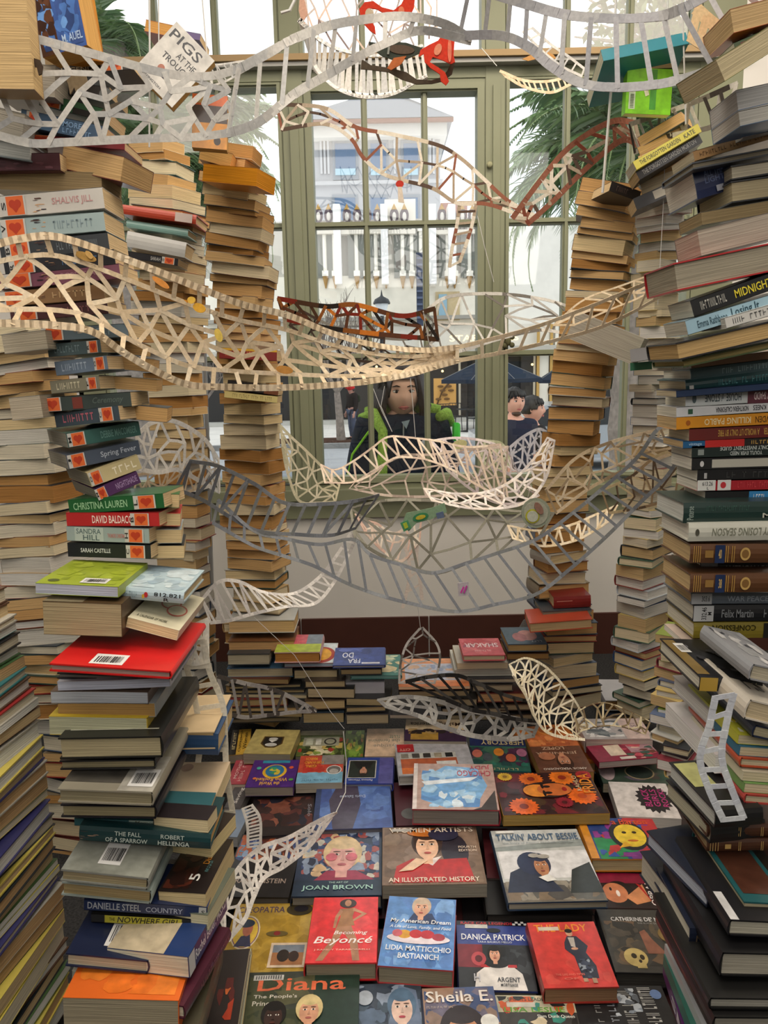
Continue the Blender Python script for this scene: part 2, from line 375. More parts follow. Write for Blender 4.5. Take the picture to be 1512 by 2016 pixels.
for (x0, x1, y0, y1) in ((655, 705, 278, 352), (725, 765, 278, 352), (790, 828, 278, 352), (655, 705, 385, 470), (725, 765, 385, 470), (790, 828, 385, 470)):
    b = MB(); pbox(b, x0, y0, x1, y1, YB-.12, .2, '#868d96'); fw = bp('window', b)
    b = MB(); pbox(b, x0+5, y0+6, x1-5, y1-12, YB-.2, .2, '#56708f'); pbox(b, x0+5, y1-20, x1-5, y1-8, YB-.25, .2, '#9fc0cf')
    b.build('pane', 'plain', fw)
for x in (630, 637, 644, 775, 845, 852):
    b = MB(); pbox(b, x, 272, x+4, 340, YB-.2, .4, '#b9babd'); bp('pilaster', b)
# gothic theatre front with arcade and storefront
YF = 32
th = empty('gothic_theatre_front', P(780, 860, YF), 'cream shopfront building with gothic arcade parapet across the street', 'building')
b = MB(); pbox(b, 400, 440, 945, 700, YF, 6, '#bdb9ae'); pbox(b, 945, 430, 1512, 700, YF+.5, 6, '#e9e6de'); pbox(b, 760, 400, 820, 700, YF-.1, 6, '#eee9dd')
pbox(b, 400, 545, 945, 640, YF-.2, .5, '#efe9da'); pbox(b, 400, 640, 1512, 690, YF-.25, .6, '#dedad0'); bp('wall', b, par=th)
b = MB(); pbox(b, 400, 690, 1512, 820, YF-.3, .4, '#1f1f20'); bp('shop_glass', b, par=th)
b = MB(); pbox(b, 400, 682, 1512, 694, YF-.9, 1.0, '#b9b5ab'); pbox(b, 400, 625, 945, 632, YF-.6, .6, '#9b9890'); bp('canopy', b, par=th)
b = MB(); pbox(b, 400, 822, 1512, 842, YF-1.0, .8, '#b0afa9'); bp('planter_wall', b, par=th)
for x0, x1 in ((606, 617), (826, 840), (1062, 1080), (1092, 1112)):
    b = MB(); pbox(b, x0, 640, x1, 842, YF-.5, .5, '#e8e4d8'); bp('pilaster', b, par=th)
for x0, x1 in ((1057, 1062), (1083, 1088)):
    b = MB(); pbox(b, x0, 640, x1, 820, YF-.6, .1, '#c09a55'); bp('gold_trim', b, par=th)
# arcade bays
for x in (664, 757, 852, 890, 945):
    b = MB(); pbox(b, x-7, 405, x+7, 556, YF-.7, .9, '#f1f0ee'); bp('pier', b, par=th)
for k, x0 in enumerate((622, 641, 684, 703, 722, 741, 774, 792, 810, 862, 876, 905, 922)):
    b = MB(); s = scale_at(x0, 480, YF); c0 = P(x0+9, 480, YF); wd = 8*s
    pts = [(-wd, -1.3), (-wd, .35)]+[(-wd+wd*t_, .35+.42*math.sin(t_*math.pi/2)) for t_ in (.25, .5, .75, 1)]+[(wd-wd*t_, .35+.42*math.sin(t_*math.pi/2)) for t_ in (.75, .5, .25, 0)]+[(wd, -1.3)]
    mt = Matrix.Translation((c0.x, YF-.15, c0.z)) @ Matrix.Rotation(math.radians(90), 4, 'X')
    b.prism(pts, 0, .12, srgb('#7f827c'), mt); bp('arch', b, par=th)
    b = MB(); cz = c0.z; cx = c0.x+wd*1.08
    b.tube([(cx, YF-.3, cz-1.1), (cx, YF-.3, cz+.45)], .075, srgb('#f3efe4'), 8); b.box((cx-.13, YF-.45, cz+.4), (cx+.13, YF-.1, cz+.55), srgb('#f3efe4'))
    b.box((cx-.12, YF-.42, cz-1.25), (cx+.12, YF-.1, cz-1.05), srgb('#f3efe4')); b.tube([(cx, YF-.25, cz-1.7), (cx, YF-.25, cz-1.25)], [.02, .12], srgb('#b08a52'), 8)
    bp('column', b, par=th)
for x0, x1 in ((615, 657), (671, 750), (764, 818), (858, 940)):
    b = MB(); pbox(b, x0, 452, x1, 460, YF-.5, .5, '#ded8cb'); pbox(b, x0, 440, x1, 444, YF-.55, .5, '#e4e0d4'); n = int((x1-x0)/8)
    for i in range(n): pbox(b, x0+4+i*8-2, 446, x0+4+i*8+2, 451, YF-.5, .2, '#77716a')
    bp('frieze', b, par=th)
    for i in range(int((x1-x0)/19)):
        cx = x0+12+i*20; b = MB(); c0 = P(cx, 424, YF-.4); b.ellipsoid(c0, (.17, .1, .28), srgb('#5b4f58')); b.ellipsoid(c0+Vector((0, -.08, -.05)), (.08, .06, .16), srgb('#dcd7cf'))
        b.tube([c0+Vector((0, 0, .2)), c0+Vector((0, 0, .42))], [.12, .01], srgb('#b08a45'), 6)
        bp('finial', b, par=th)
b = MB(); pbox(b, 868, 400, 920, 437, YF+2, 2, '#a8786c'); bp('brick_block', b, par=th)
b = MB(); pbox(b, 820, 500, 833, 640, YF-1.2, .1, '#2e3a52')
for i in range(10): pbox(b, 821, 506+i*13, 832, 510+i*13, YF-1.26, .05, '#56627c')
bp('banner', b, par=th)
b = MB(); pbox(b, 858, 575, 905, 630, YF-.3, .2, '#c9b48c'); pbox(b, 864, 580, 880, 625, YF-.4, .2, '#8fb2c4'); bp('window', b, par=th)
for x0, x1 in ((690, 760), (840, 920), (1025, 1052), (1120, 1180)):
    b = MB(); pbox(b, x0, 700, x1, 818, YF-.42, .1, '#2f2b28'); bp('shop_window', b, par=th)
for x in (612, 690, 768, 842, 905, 960, 1052):
    b = MB(); pbox(b, x-2, 694, x+2, 820, YF-.5, .2, '#c9bfa9'); bp('window_post', b, par=th)
rr = random.Random(3)
for k in range(16):
    x = rr.uniform(560, 1050); y = rr.uniform(702, 735); b = MB(); b.ellipsoid(P(x, y, YF-.55), (.05, .05, .05), W1, 8, 6)
    o = b.build('lamp_bulb', 'sign', th); o.matrix_parent_inverse = Matrix.Translation(-Vector(th.location))
# shop sign letters
c0 = P(953, 665, YF-1.0); s = scale_at(953, 665, YF-1)
b = MB(); add_text(b, 'STARBUCKS', c0.x-68*s, c0.z-6*s, c0.x+68*s, c0.z+6*s, '#ffffff', lambda u, v: Vector((u, YF-1.0, v)))
o = b.build('sign_lettering', 'sign', th); o.matrix_parent_inverse = Matrix.Translation(-Vector(th.location))
# framed picture in shop
b = MB(); pbox(b, 854, 745, 898, 798, YF-1.3, .08, '#cf9d55'); c0 = P(876, 775, YF-1.36)
b.tube([c0+Vector((-.3, 0, -.4)), c0+Vector((-.1, 0, .1)), c0+Vector((.15, 0, .4))], .04, srgb('#5a3d1c'), 5)
for a in range(7): b.ellipsoid(c0+Vector((-.25+a*.08, -.01, -.2+.16*((a*3) % 4))), (.12, .02, .05), srgb('#6b4a22'), 8, 5)
tag(b.build('wall_picture', 'plain'), 'golden picture of a leafy branch in the shop window across the street', 'picture')
# street lamp
lp = empty('street_lamp', P(752, 866, 24), 'black street lamp with domed lantern beyond the centre window', 'street lamp')
iv = Matrix.Translation(-lp.location); 
def addp(mb, name, mats, par, smooth=False):
    o = mb.build(name, mats, par, smooth); o.matrix_parent_inverse = Matrix.Translation(-Vector(par.location)); return o
top = P(752, 622, 24); b = MB(); b.tube([lp.location+Vector((0, 0, -.3)), lp.location+Vector((0, 0, .5)), lp.location+Vector((0, 0, .6)), top], [.13, .12, .07, .06], W1, 10); addp(b, 'post', 'dark', lp)
b = MB(); pr = [(.02, .62), (.05, .56), (.2, .48), (.25, .38), (.25, .34)]
vs = []; n = 16
for r_, z_ in pr:
    for k in range(n): vs.append(top+Vector((r_*math.cos(k*2*math.pi/n), r_*math.sin(k*2*math.pi/n), z_)))
b.mesh(vs, [(i*n+k, i*n+(k+1) % n, (i+1)*n+(k+1) % n, (i+1)*n+k) for i in range(len(pr)-1) for k in range(n)], srgb('#3c4652')); addp(b, 'lantern_cap', 'dark', lp, True)
b = MB(); b.tube([top, top+Vector((0, 0, .36))], [.1, .2], srgb('#e8eef2'), 12); addp(b, 'lantern_glass', 'plain', lp)
b = MB(); b.tube([top+Vector((0, 0, .6)), top+Vector((0, 0, .75))], [.03, .005], W1, 8); addp(b, 'finial', 'dark', lp)
# bare tree
def bare_tree(px, py, Y, hpx, seed, label):
    base = P(px, py, Y); s = scale_at(px, py, Y); rr = random.Random(seed); t_ = empty('bare_tree', base, label, 'tree')
    tr_ = MB(); br = MB(); H = hpx*s
    tr_.tube([base, base+Vector((-.03, 0, H*.2)), base+Vector((-.08, 0, H*.38))], [.14, .11, .09], W1, 8)
    def grow(p, d, L, r, lev):
        q = p+d*L*.5+Vector((rr.uniform(-.05, .05), 0, rr.uniform(0, .05)))*L; e = q+(d+Vector((rr.uniform(-.2, .2), rr.uniform(-.2, .2), .1)))*L*.5
        br.tube([p, q, e], [r, r*.8, r*.6], W1, 5, False)
        if lev == 0: return
        for k in range(3 if lev > 1 else 2):
            a = Vector((rr.uniform(-.9, .9), rr.uniform(-.7, .7), rr.uniform(.3, 1))).normalized()
            grow(e if k else q, (d*.6+a*.7).normalized(), L*rr.uniform(.6, .8), r*.6, lev-1)
    top = base+Vector((-.08, 0, H*.38))
    for a in (-.8, -.35, .1, .5, .9): grow(top, Vector((a, rr.uniform(-.3, .3), 1)).normalized(), H*.24, .06, 4)
    addp(tr_, 'trunk', 'bark', t_); addp(br, 'branches', 'bark', t_)
bare_tree(672, 872, 23.3, 260, 5, 'bare leafless young tree on the pavement left of the girl')
bare_tree(1240, 868, 22, 190, 9, 'bare twiggy tree glimpsed between the two right-hand stacks')
bare_tree(404, 868, 22, 170, 12, 'bare grey tree glimpsed between the two left rear stacks')
# palms
def palm(px, py, Y, n, L, seed, label, trunk_to=-.75, tilt=0):
    c0 = P(px, py, Y); t_ = empty('palm_tree', (c0.x, c0.y, trunk_to), label, 'palm tree', None); rr = random.Random(seed)
    b = MB(); pts = [Vector((c0.x, c0.y, trunk_to+(c0.z-trunk_to)*k/12)) for k in range(13)]
    b.tube(pts, [.36+.04*(k % 2) for k in range(13)], srgb('#ffffff'), 12); addp(b, 'trunk', 'bark', t_)
    for i in range(n):
        az = i*2.399+rr.uniform(-.2, .2); el = math.radians(rr.uniform(-15, 78)); b = MB(); l = L*rr.uniform(.85, 1.1); d = Vector((math.cos(az), math.sin(az), 0))
        pts = []; p = c0.copy(); e = el; seg = 14
        for k in range(seg+1):
            pts.append(p.copy()); p = p+(d*math.cos(e)+Vector((0, 0, math.sin(e))))*(l/seg); e -= math.radians(rr.uniform(6.5, 10.5))
        b.tube(pts, [.035*(1-k/(seg+2)) for k in range(seg+1)], srgb('#7f9060'), 4, False)
        sd = d.cross(Vector((0, 0, 1))); N = 62
        for k in range(3, N):
            u = k/N*seg; j = min(seg-1, int(u)); q = pts[j].lerp(pts[j+1], u-j); tn = (pts[j+1]-pts[j]).normalized()
            ll = l*.21*math.sin(min(1, k/N*1.15+.12)*math.pi)**.6+.05
            for sg in (-1, 1):
                dr = (sd*sg*.85+tn*.55+Vector((0, 0, rr.uniform(-.5, .12)))).normalized(); wv = tn*.02+Vector((0, 0, .016))
                m_ = q+dr*ll*.6; e_ = q+dr*ll+Vector((0, 0, -.12*ll))
                cc = srgb(rr.choice(('#6d8a58', '#7f9a68', '#587650', '#94a688')))
                b.mesh([q-wv, q+wv, m_+wv*.9, m_-wv*.9, e_], [(0,1,2,3), (3,2,4)], cc)
        addp(b, 'frond', 'palmleaf', t_)
M['palmleaf'] = mat('palm_leaf_mixed', .5, attr=True, spec=.3)
palm(1268, 330, 11.5, 64, 2.75, 4, 'large palm with drooping fronds behind the right window')
palm(330, 340, 12.5, 60, 2.6, 8, 'large palm with drooping fronds behind the left window')
palm(215, 90, 17, 26, 2.4, 15, 'farther palm top rising above the left transom', -.75)
# leafy tree upper right
def leafy(px, py, Y, r, seed, label, n=1400):
    c0 = P(px, py, Y); rr = random.Random(seed); t_ = empty('leafy_tree', (c0.x, c0.y, -.7), label, 'tree')
    b = MB(); b.tube([(c0.x, c0.y, -.75), (c0.x+.1, c0.y, c0.z-.4), (c0.x, c0.y, c0.z+.6*r)], [.2, .14, .05], W1, 8); addp(b, 'trunk', 'bark', t_)
    b = MB()
    for k in range(9): b.tube([Vector((c0.x, c0.y, c0.z-.4)), c0+Vector((rr.uniform(-r, r), rr.uniform(-r, r), rr.uniform(-.3, r)))], [.06, .015], W1, 5)
    addp(b, 'branches', 'bark', t_)
    b = MB()
    for k in range(n):
        d = Vector((rr.gauss(0, 1), rr.gauss(0, 1), rr.gauss(0, 1))).normalized()*r*rr.random()**.4; q = c0+d
        a = Vector((rr.uniform(-1, 1), rr.uniform(-1, 1), rr.uniform(-1, 1))).normalized()*.11; c_ = a.cross(Vector((rr.random(), rr.random(), 1))).normalized()*.045
        b.mesh([q-a, q+c_, q+a, q-c_], [(0,1,2,3)], srgb(rr.choice(('#56693e', '#6c7a52', '#3e5232'))))
    addp(b, 'foliage', 'palmleaf', t_)
leafy(1310, 40, 14, 1.3, 3, 'leafy green tree top behind the upper right window')
# cafe umbrellas
def umbrella(ax, ay, x0, x1, ey, Y, label):
    a = P(ax, ay, Y); e0 = P(x0, ey, Y); e1 = P(x1, ey, Y); R = (e1.x-e0.x)/2; cx = (e0.x+e1.x)/2; zz = e0.z
    t_ = empty('cafe_umbrella', (cx, Y, -.64), label, 'umbrella'); b = MB(); rim = [Vector((cx+R*math.cos(k*math.pi/4+.3), Y+R*math.sin(k*math.pi/4+.3), zz)) for k in range(8)]
    ap = Vector((cx, Y, a.z)); vs = [ap]+rim+[r+Vector((0, 0, -.12)) for r in rim]
    b.mesh(vs, [(0, 1+k, 1+(k+1) % 8) for k in range(8)]+[(1+k, 9+k, 9+(k+1) % 8, 1+(k+1) % 8) for k in range(8)], srgb('#26303f')); addp(b, 'canopy', 'cloth', t_)
    b = MB(); b.tube([(cx, Y, -.64), (cx, Y, a.z)], .03, srgb('#8a8a88'), 6); addp(b, 'pole', 'plain', t_)
    b = MB()
    for r in rim: b.tube([ap, r], .012, srgb('#777777'), 4)
    addp(b, 'ribs', 'plain', t_)
umbrella(960, 700, 862, 1070, 748, 27, 'navy cafe umbrella across the street between the centre and right panes')
umbrella(1105, 715, 1058, 1160, 748, 29, 'smaller navy cafe umbrella behind the men, partly behind the right stack')
# cafe chairs and table
def chair(px, py, Y, yaw, label):
    p = P(px, py, Y); p.z = -.64; t_ = empty('cafe_chair', p, label, 'chair', 'cafe chairs across the street'); c = srgb('#2a2c2e')
    rt = Matrix.Translation(p) @ Matrix.Rotation(yaw, 4, 'Z')
    b = MB(); b.box((-.22, -.22, .44), (.22, .22, .47), c, rt); addp(b, 'seat', 'plain', t_)
    b = MB()
    for k in range(5): b.tube([rt @ Vector((-.2+.1*k, .21, .47)), rt @ Vector((-.2+.1*k, .26, .9))], .01, c, 5)
    b.tube([rt @ Vector((-.22, .26, .9)), rt @ Vector((.22, .26, .9))], .015, c, 6); addp(b, 'backrest', 'plain', t_)
    for sx in (-1, 1):
        for sy in (-1, 1):
            b = MB(); b.tube([rt @ Vector((sx*.2, sy*.2, .44)), rt @ Vector((sx*.24, sy*.24, 0))], .014, c, 5); addp(b, 'leg', 'plain', t_)
chair(880, 862, 26, .4, 'black slatted cafe chair nearest the golden picture'); chair(903, 862, 27, 2.6, 'black slatted cafe chair beside the small cafe table, its left side')
chair(938, 862, 25.6, -1.2, 'black slatted cafe chair right of the small cafe table')
p = P(920, 862, 26); p.z = -.64; t_ = empty('cafe_table', p, 'small round black cafe table between the chairs across the street', 'table'); b = MB()
b.tube([p+Vector((0, 0, .72)), p+Vector((0, 0, .75))], .35, srgb('#303234'), 16); addp(b, 'table_top', 'plain', t_)
b = MB(); b.tube([p, p+Vector((0, 0, .03)), p+Vector((0, 0, .05)), p+Vector((0, 0, .72))], [.22, .22, .03, .03], srgb('#303234'), 10); addp(b, 'pedestal', 'plain', t_)
# parked car
def carf(px, py, Y, label, cc='#aeb4ba'):
    p = P(px, py, Y); t_ = empty('car', (p.x, Y, -.75), label, 'car'); prof = [(-2.2, .25), (-2.2, .75), (-1.5, .9), (-.8, 1.35), (.7, 1.38), (1.4, .95), (2.2, .8), (2.2, .25)]
    mt = Matrix.Translation((p.x, Y, -.75)) @ Matrix.Rotation(math.radians(90), 4, 'X')
    b = MB(); b.prism(prof, -1.7, 0, srgb(cc), mt); addp(b, 'body', 'carpaint', t_)
    b = MB(); b.prism([(-1.35, .92), (-.75, 1.28), (-.05, 1.3), (-.05, .92)], .002, .01, srgb('#20262b'), mt); b.prism([(.05, .92), (.05, 1.3), (.65, 1.3), (1.2, .95)], .002, .01, srgb('#20262b'), mt); addp(b, 'side_windows', 'print', t_)
    for x in (-1.35, 1.35):
        b = MB(); b.tube([(p.x+x, Y-.02, -.42), (p.x+x, Y+.2, -.42)], .33, srgb('#1c1c1c'), 18); w_ = addp(b, 'wheel', 'plain', t_)
        b = MB(); b.tube([(p.x+x, Y-.04, -.42), (p.x+x, Y, -.42)], .19, srgb('#a0a4a8'), 12); b.build('hubcap', 'plain', w_)
M['carpaint'] = mat('car_paint', .25, attr=True, coat=.8)
carf(1150, 860, 16.3, 'silver car on the street behind the two men')
def base(c): return ('R', 0, 0, 1, 1, c)
# ------------------------------------------------------------ books
BOOKS = []; rb = random.Random(77)
def heart_sticker(x0, x1, flip=False, ch='S', o='#dc6a34'):
    w_ = x1-x0; m_ = (x0+x1)/2
    return [('#', 'sticker'), ('R', x0-w_*.32, .02, x1+w_*.1, .98, '#c4c2bc'), ('R', x0, .05, x1, .95, o), ('E', m_-w_*.16, .58, w_*.2, .2, '#b83c22'), ('E', m_+w_*.16, .58, w_*.2, .2, '#b83c22'),
            ('G', [(m_-w_*.35, .55), (m_, .15), (m_+w_*.35, .55)], '#b83c22'), ('TV', ch, x0-w_*.3, .3, x0-w_*.06, .7, '#222222'), ('/',)]
def barcode(x0, y0, x1, y1, seed=1):
    r = random.Random(seed); ops = [('#', 'barcode_label'), ('R', x0, y0, x1, y1, '#dcdcda')]; w_ = x1-x0; x = x0+w_*.1
    while x < x1-w_*.1:
        bw = w_*r.choice((.015, .03, .045)); ops.append(('R', x, y0+(y1-y0)*.15, x+bw, y1-(y1-y0)*.25, '#333335')); x += bw+w_*r.choice((.02, .035))
    return ops+[('/',)]
def raw_book(cp, yaw, tilt, fl, dp, th, face='spine', hard=False, cc='#888888', pc='#cdb38a', spine=None, top=None, flip=False,
             label=None, group=None, bend=0, fan=0, pitch=0, px=0, name='book', ov=.003, topflip=False):
    BOOKS.append(dict(cp=cp, yaw=yaw, tilt=tilt, fl=fl, dp=dp, th=th, face=face, hard=hard, cc=cc, pc=pc, spine=spine, top=top, flip=flip,
                      label=label, group=group, bend=bend, fan=fan, pitch=pitch, px=px, name=name, ov=ov, topflip=topflip))
def geom(bk):
    """returns cover MB, pages MB, spine print MB, top print MB in the book's own frame"""
    fl, dp, th = bk['fl'], bk['dp'], bk['th']; hard = bk['hard']; fc = bk['face']; bt = .0026 if hard else .0008
    ov = bk['ov'] if hard else .0004; cc = srgb(bk['cc']); pc = srgb(bk['pc']); k = bk['bend']; fan = bk['fan']
    def W(p):
        x, y, z = p; zz = z+k*((x/fl)**2)*th*1.5
        yf = (y/dp) if fc == 'spine' else (1-y/dp) if fc == 'fore' else .5+(x/fl if fc == 'headL' else -x/fl)
        return (x, y, zz*(1+fan*yf) - 0)
    def slab(mb, x0, x1, y0, y1, z0, z1, c, nx=4):
        vs = []; uv = []
        for i in range(nx+1):
            x = x0+(x1-x0)*i/nx
            for (y, z) in ((y0, z0), (y1, z0), (y1, z1), (y0, z1)): vs.append(W((x, y, z))); uv.append((x+y, z))
        fs = [(0,1,2,3), (nx*4+3, nx*4+2, nx*4+1, nx*4)]
        for i in range(nx):
            for a in range(4): fs.append((i*4+a, (i+1)*4+a, (i+1)*4+(a+1) % 4, i*4+(a+1) % 4))
        mb.mesh(vs, fs, c, 0, uv)
    cv = MB(); pg = MB(); h = th/2; X0, X1, Y0, Y1 = -fl/2, fl/2, 0, dp
    slab(cv, X0, X1, Y0, Y1, h-bt, h, cc); slab(cv, X0, X1, Y0, Y1, -h, -h+bt, cc)
    px0, px1, py0, py1 = X0+ov, X1-ov, Y0+ov, Y1-ov; st = max(bt, .0012)
    bl_ = .0035 if hard else 0
    prof = [(-bl_*math.cos(a*math.pi/2/2), h*a/2) for a in range(-2, 3)]
    if fc in ('spine', 'fore'):
        s_ = 1 if fc == 'spine' else -1; yb = Y0 if fc == 'spine' else Y1
        if fc == 'spine': py0 = Y0+st
        else: py1 = Y1-st
        vs = []; n = len(prof)
        for x in (X0, X1):
            for (o, z) in prof: vs.append(W((x, yb+s_*o, z)))
            for (o, z) in prof: vs.append(W((x, yb+s_*(o+st), z)))
        N = 2*n; fs = []
        for i in range(n-1): fs += [(i, i+1, N+i+1, N+i), (n+i, N+n+i, N+n+i+1, n+i+1), (i, n+i, n+i+1, i+1), (N+i, N+i+1, N+n+i+1, N+n+i)]
        cv.mesh(vs, fs, cc)
    else:
        s_ = 1 if fc == 'headL' else -1; xb = X0 if fc == 'headL' else X1
        if fc == 'headL': px0 = X0+st
        else: px1 = X1-st
        vs = []; n = len(prof)
        for y in (Y0, Y1):
            for (o, z) in prof: vs.append(W((xb+s_*o, y, z)))
            for (o, z) in prof: vs.append(W((xb+s_*(o+st), y, z)))
        N = 2*n; fs = []
        for i in range(n-1): fs += [(i, i+1, N+i+1, N+i), (n+i, N+n+i, N+n+i+1, n+i+1), (i, n+i, n+i+1, i+1), (N+i, N+i+1, N+n+i+1, N+n+i)]
        cv.mesh(vs, fs, cc)
    slab(pg, px0, px1, py0, py1, -h+bt, h-bt, pc, 4)
    f_ = -1 if bk['flip'] else 1; g_ = -1 if bk['topflip'] else 1; prints = []
    def grp(ops, nm):
        out = [(nm, [])]
        for op in ops:
            if op[0] == '#': out.append((op[1], []))
            elif op[0] == '/': out.append((nm, []))
            else: out[-1][1].append(op)
        return [(a_, o_) for a_, o_ in out if o_]
    zz = 0
    for nm, ops in grp(bk['spine'] or [], 'spine_print'):
        m_ = MB(); art(m_, ops, lambda u, v, z, zz=zz: (f_*(u-.5)*fl, -bl_-.0004-z-zz, f_*(v-.5)*th*.96)); prints.append((nm, m_, 'print')); zz += .0008
    zz = 0
    for nm, ops in grp(bk['top'] or [], 'cover_print'):
        m_ = MB(); art(m_, ops, lambda u, v, z, zz=zz: (g_*(u-.5)*fl*.995, dp/2+g_*(v-.5)*dp*.995, h+.0004+z+zz)); prints.append((nm, m_, 'paint' if nm == 'cover_print' else 'print')); zz += .0008
    return cv, pg, prints
def mw_of(bk):
    return Matrix.Translation(bk['cp']) @ Matrix.Rotation(bk['yaw'], 4, 'Z') @ Matrix.Rotation(-bk['tilt'], 4, 'Y') @ Matrix.Rotation(bk['pitch'], 4, 'X')
def emit_books(limit):
    for q in BOOKS:
        if q['spine'] or q['top']: q['px'] += 20000
    bs = sorted(BOOKS, key=lambda q: -q['px']); ind = bs[:limit]; rest = bs[limit:]; keep = set(id(q) for q in ind); seen = {}
    for bk in BOOKS:
        if id(bk) not in keep: continue
        cv, pg, prints = geom(bk); L = bk['label']; n = seen.get(L, 0); seen[L] = n+1
        if n: print('DUPLABEL', L)
        if len(L.split()) > 16: print('LONG', len(L.split()), L)
        r = empty('book', label=L, cat='book', group=bk['group'], mw=mw_of(bk))
        cv.build('cover', 'cover', r); pg.build('pages', 'pages', r)
        for nm, m_, mt_ in prints: m_.build(nm, mt_, r)
    if rest:
        A_ = MB()
        for bk in rest:
            mm = mw_of(bk); cv, pg, prints = geom(bk)
            for src, mi in ((cv, 0), (pg, 1)):
                n = len(A_.v); A_.v += [tuple(mm @ Vector(v)) for v in src.v]
                A_.f += [tuple(n+i for i in f) for f in src.f]; A_.c += src.c; A_.mi += [mi]*len(src.f); A_.uv += src.uv
        o = A_.build('stacked_books', ['cover', 'pages']); tag(o, 'remaining worn books filling the rear and edge stacks, mostly page edges', 'books', None, 'stuff')
    print('BOOKS', len(BOOKS), 'individual', len(ind), 'smallest px', ind[-1]['px'])
def bk(x0, y0, x1, y1, h, Y, label, face='spine', yaw=0, dp=None, px=None, **k):
    """book whose front face runs from pixel (x0,y0) to (x1,y1) with pixel height h at distance Y"""
    cx, cy = (x0+x1)/2, (y0+y1)/2; s = scale_at(cx, cy, Y); a = math.radians(yaw)
    hyp = math.hypot(x1-x0, y1-y0)*s; tilt = math.atan2(y0-y1, x1-x0)-ROLL
    if dp is None: dp = {'spine': .11 if not k.get('hard') else .155, 'fore': .11 if not k.get('hard') else .155}.get(face, hyp*1.35)
    fl = hyp/math.cos(a); d = P(cx, cy, Y)
    raw_book(d, a, tilt, fl, dp, max(.006, h*s*.97), face, label=label, px=(px if px is not None else abs(x1-x0)*h), **k)
def quad(tl, tr_, br, bl_, z, thick, label, up=True, Y=None, **k):
    """book lying face up, top cover seen at the four pixel corners at height z"""
    if Y: z = P((tl[0]+tr_[0]+br[0]+bl_[0])/4, (tl[1]+tr_[1]+br[1]+bl_[1])/4, Y).z
    A, B, D, E = [PZ(*q, z) for q in (tl, tr_, br, bl_)]
    c0 = (A+B+D+E)/4; ex = ((B-A)+(D-E))/2; ey = ((A-E)+(B-D))/2
    yaw = (math.atan2(ex.y, ex.x)+math.atan2(ey.y, ey.x)-math.pi/2)/2; fl = ex.length; dp = ey.length
    cp = c0-Vector((-math.sin(yaw), math.cos(yaw), 0))*dp/2; cp.z = z-thick/2
    fc = k.pop('face', 'headL' if up else 'headR')
    ar = abs((tr_[0]-tl[0])*(bl_[1]-tl[1]))
    raw_book(cp, yaw, 0, fl, dp, thick, fc, label=label, px=k.pop('px', ar+2000), topflip=not up, **k)
TAN = [('tan', '#cba069'), ('tan', '#bd9058'), ('buff', '#d2ae7a'), ('cream', '#dcc699'), ('brown-edged', '#ab7c46'), ('ivory', '#d8c8a6'), ('buff', '#c9a470')]
GREY = [('grey-white', '#cfccc2'), ('white', '#dfddd6'), ('ivory', '#d8d0ba'), ('cream', '#dccfae'), ('tan', '#c9ae80')]
CV = ['#2b2b30', '#5a2a24', '#3b4a5c', '#7a6a50', '#d8cfb8', '#8a2c28', '#2f4a44', '#c0a070', '#26323e', '#b5b0a4', '#70402c', '#40506a']
def ordn(n): return '%d%s' % (n, 'th' if 10 <= n % 100 <= 20 else {1: 'st', 2: 'nd', 3: 'rd'}.get(n % 10, 'th'))
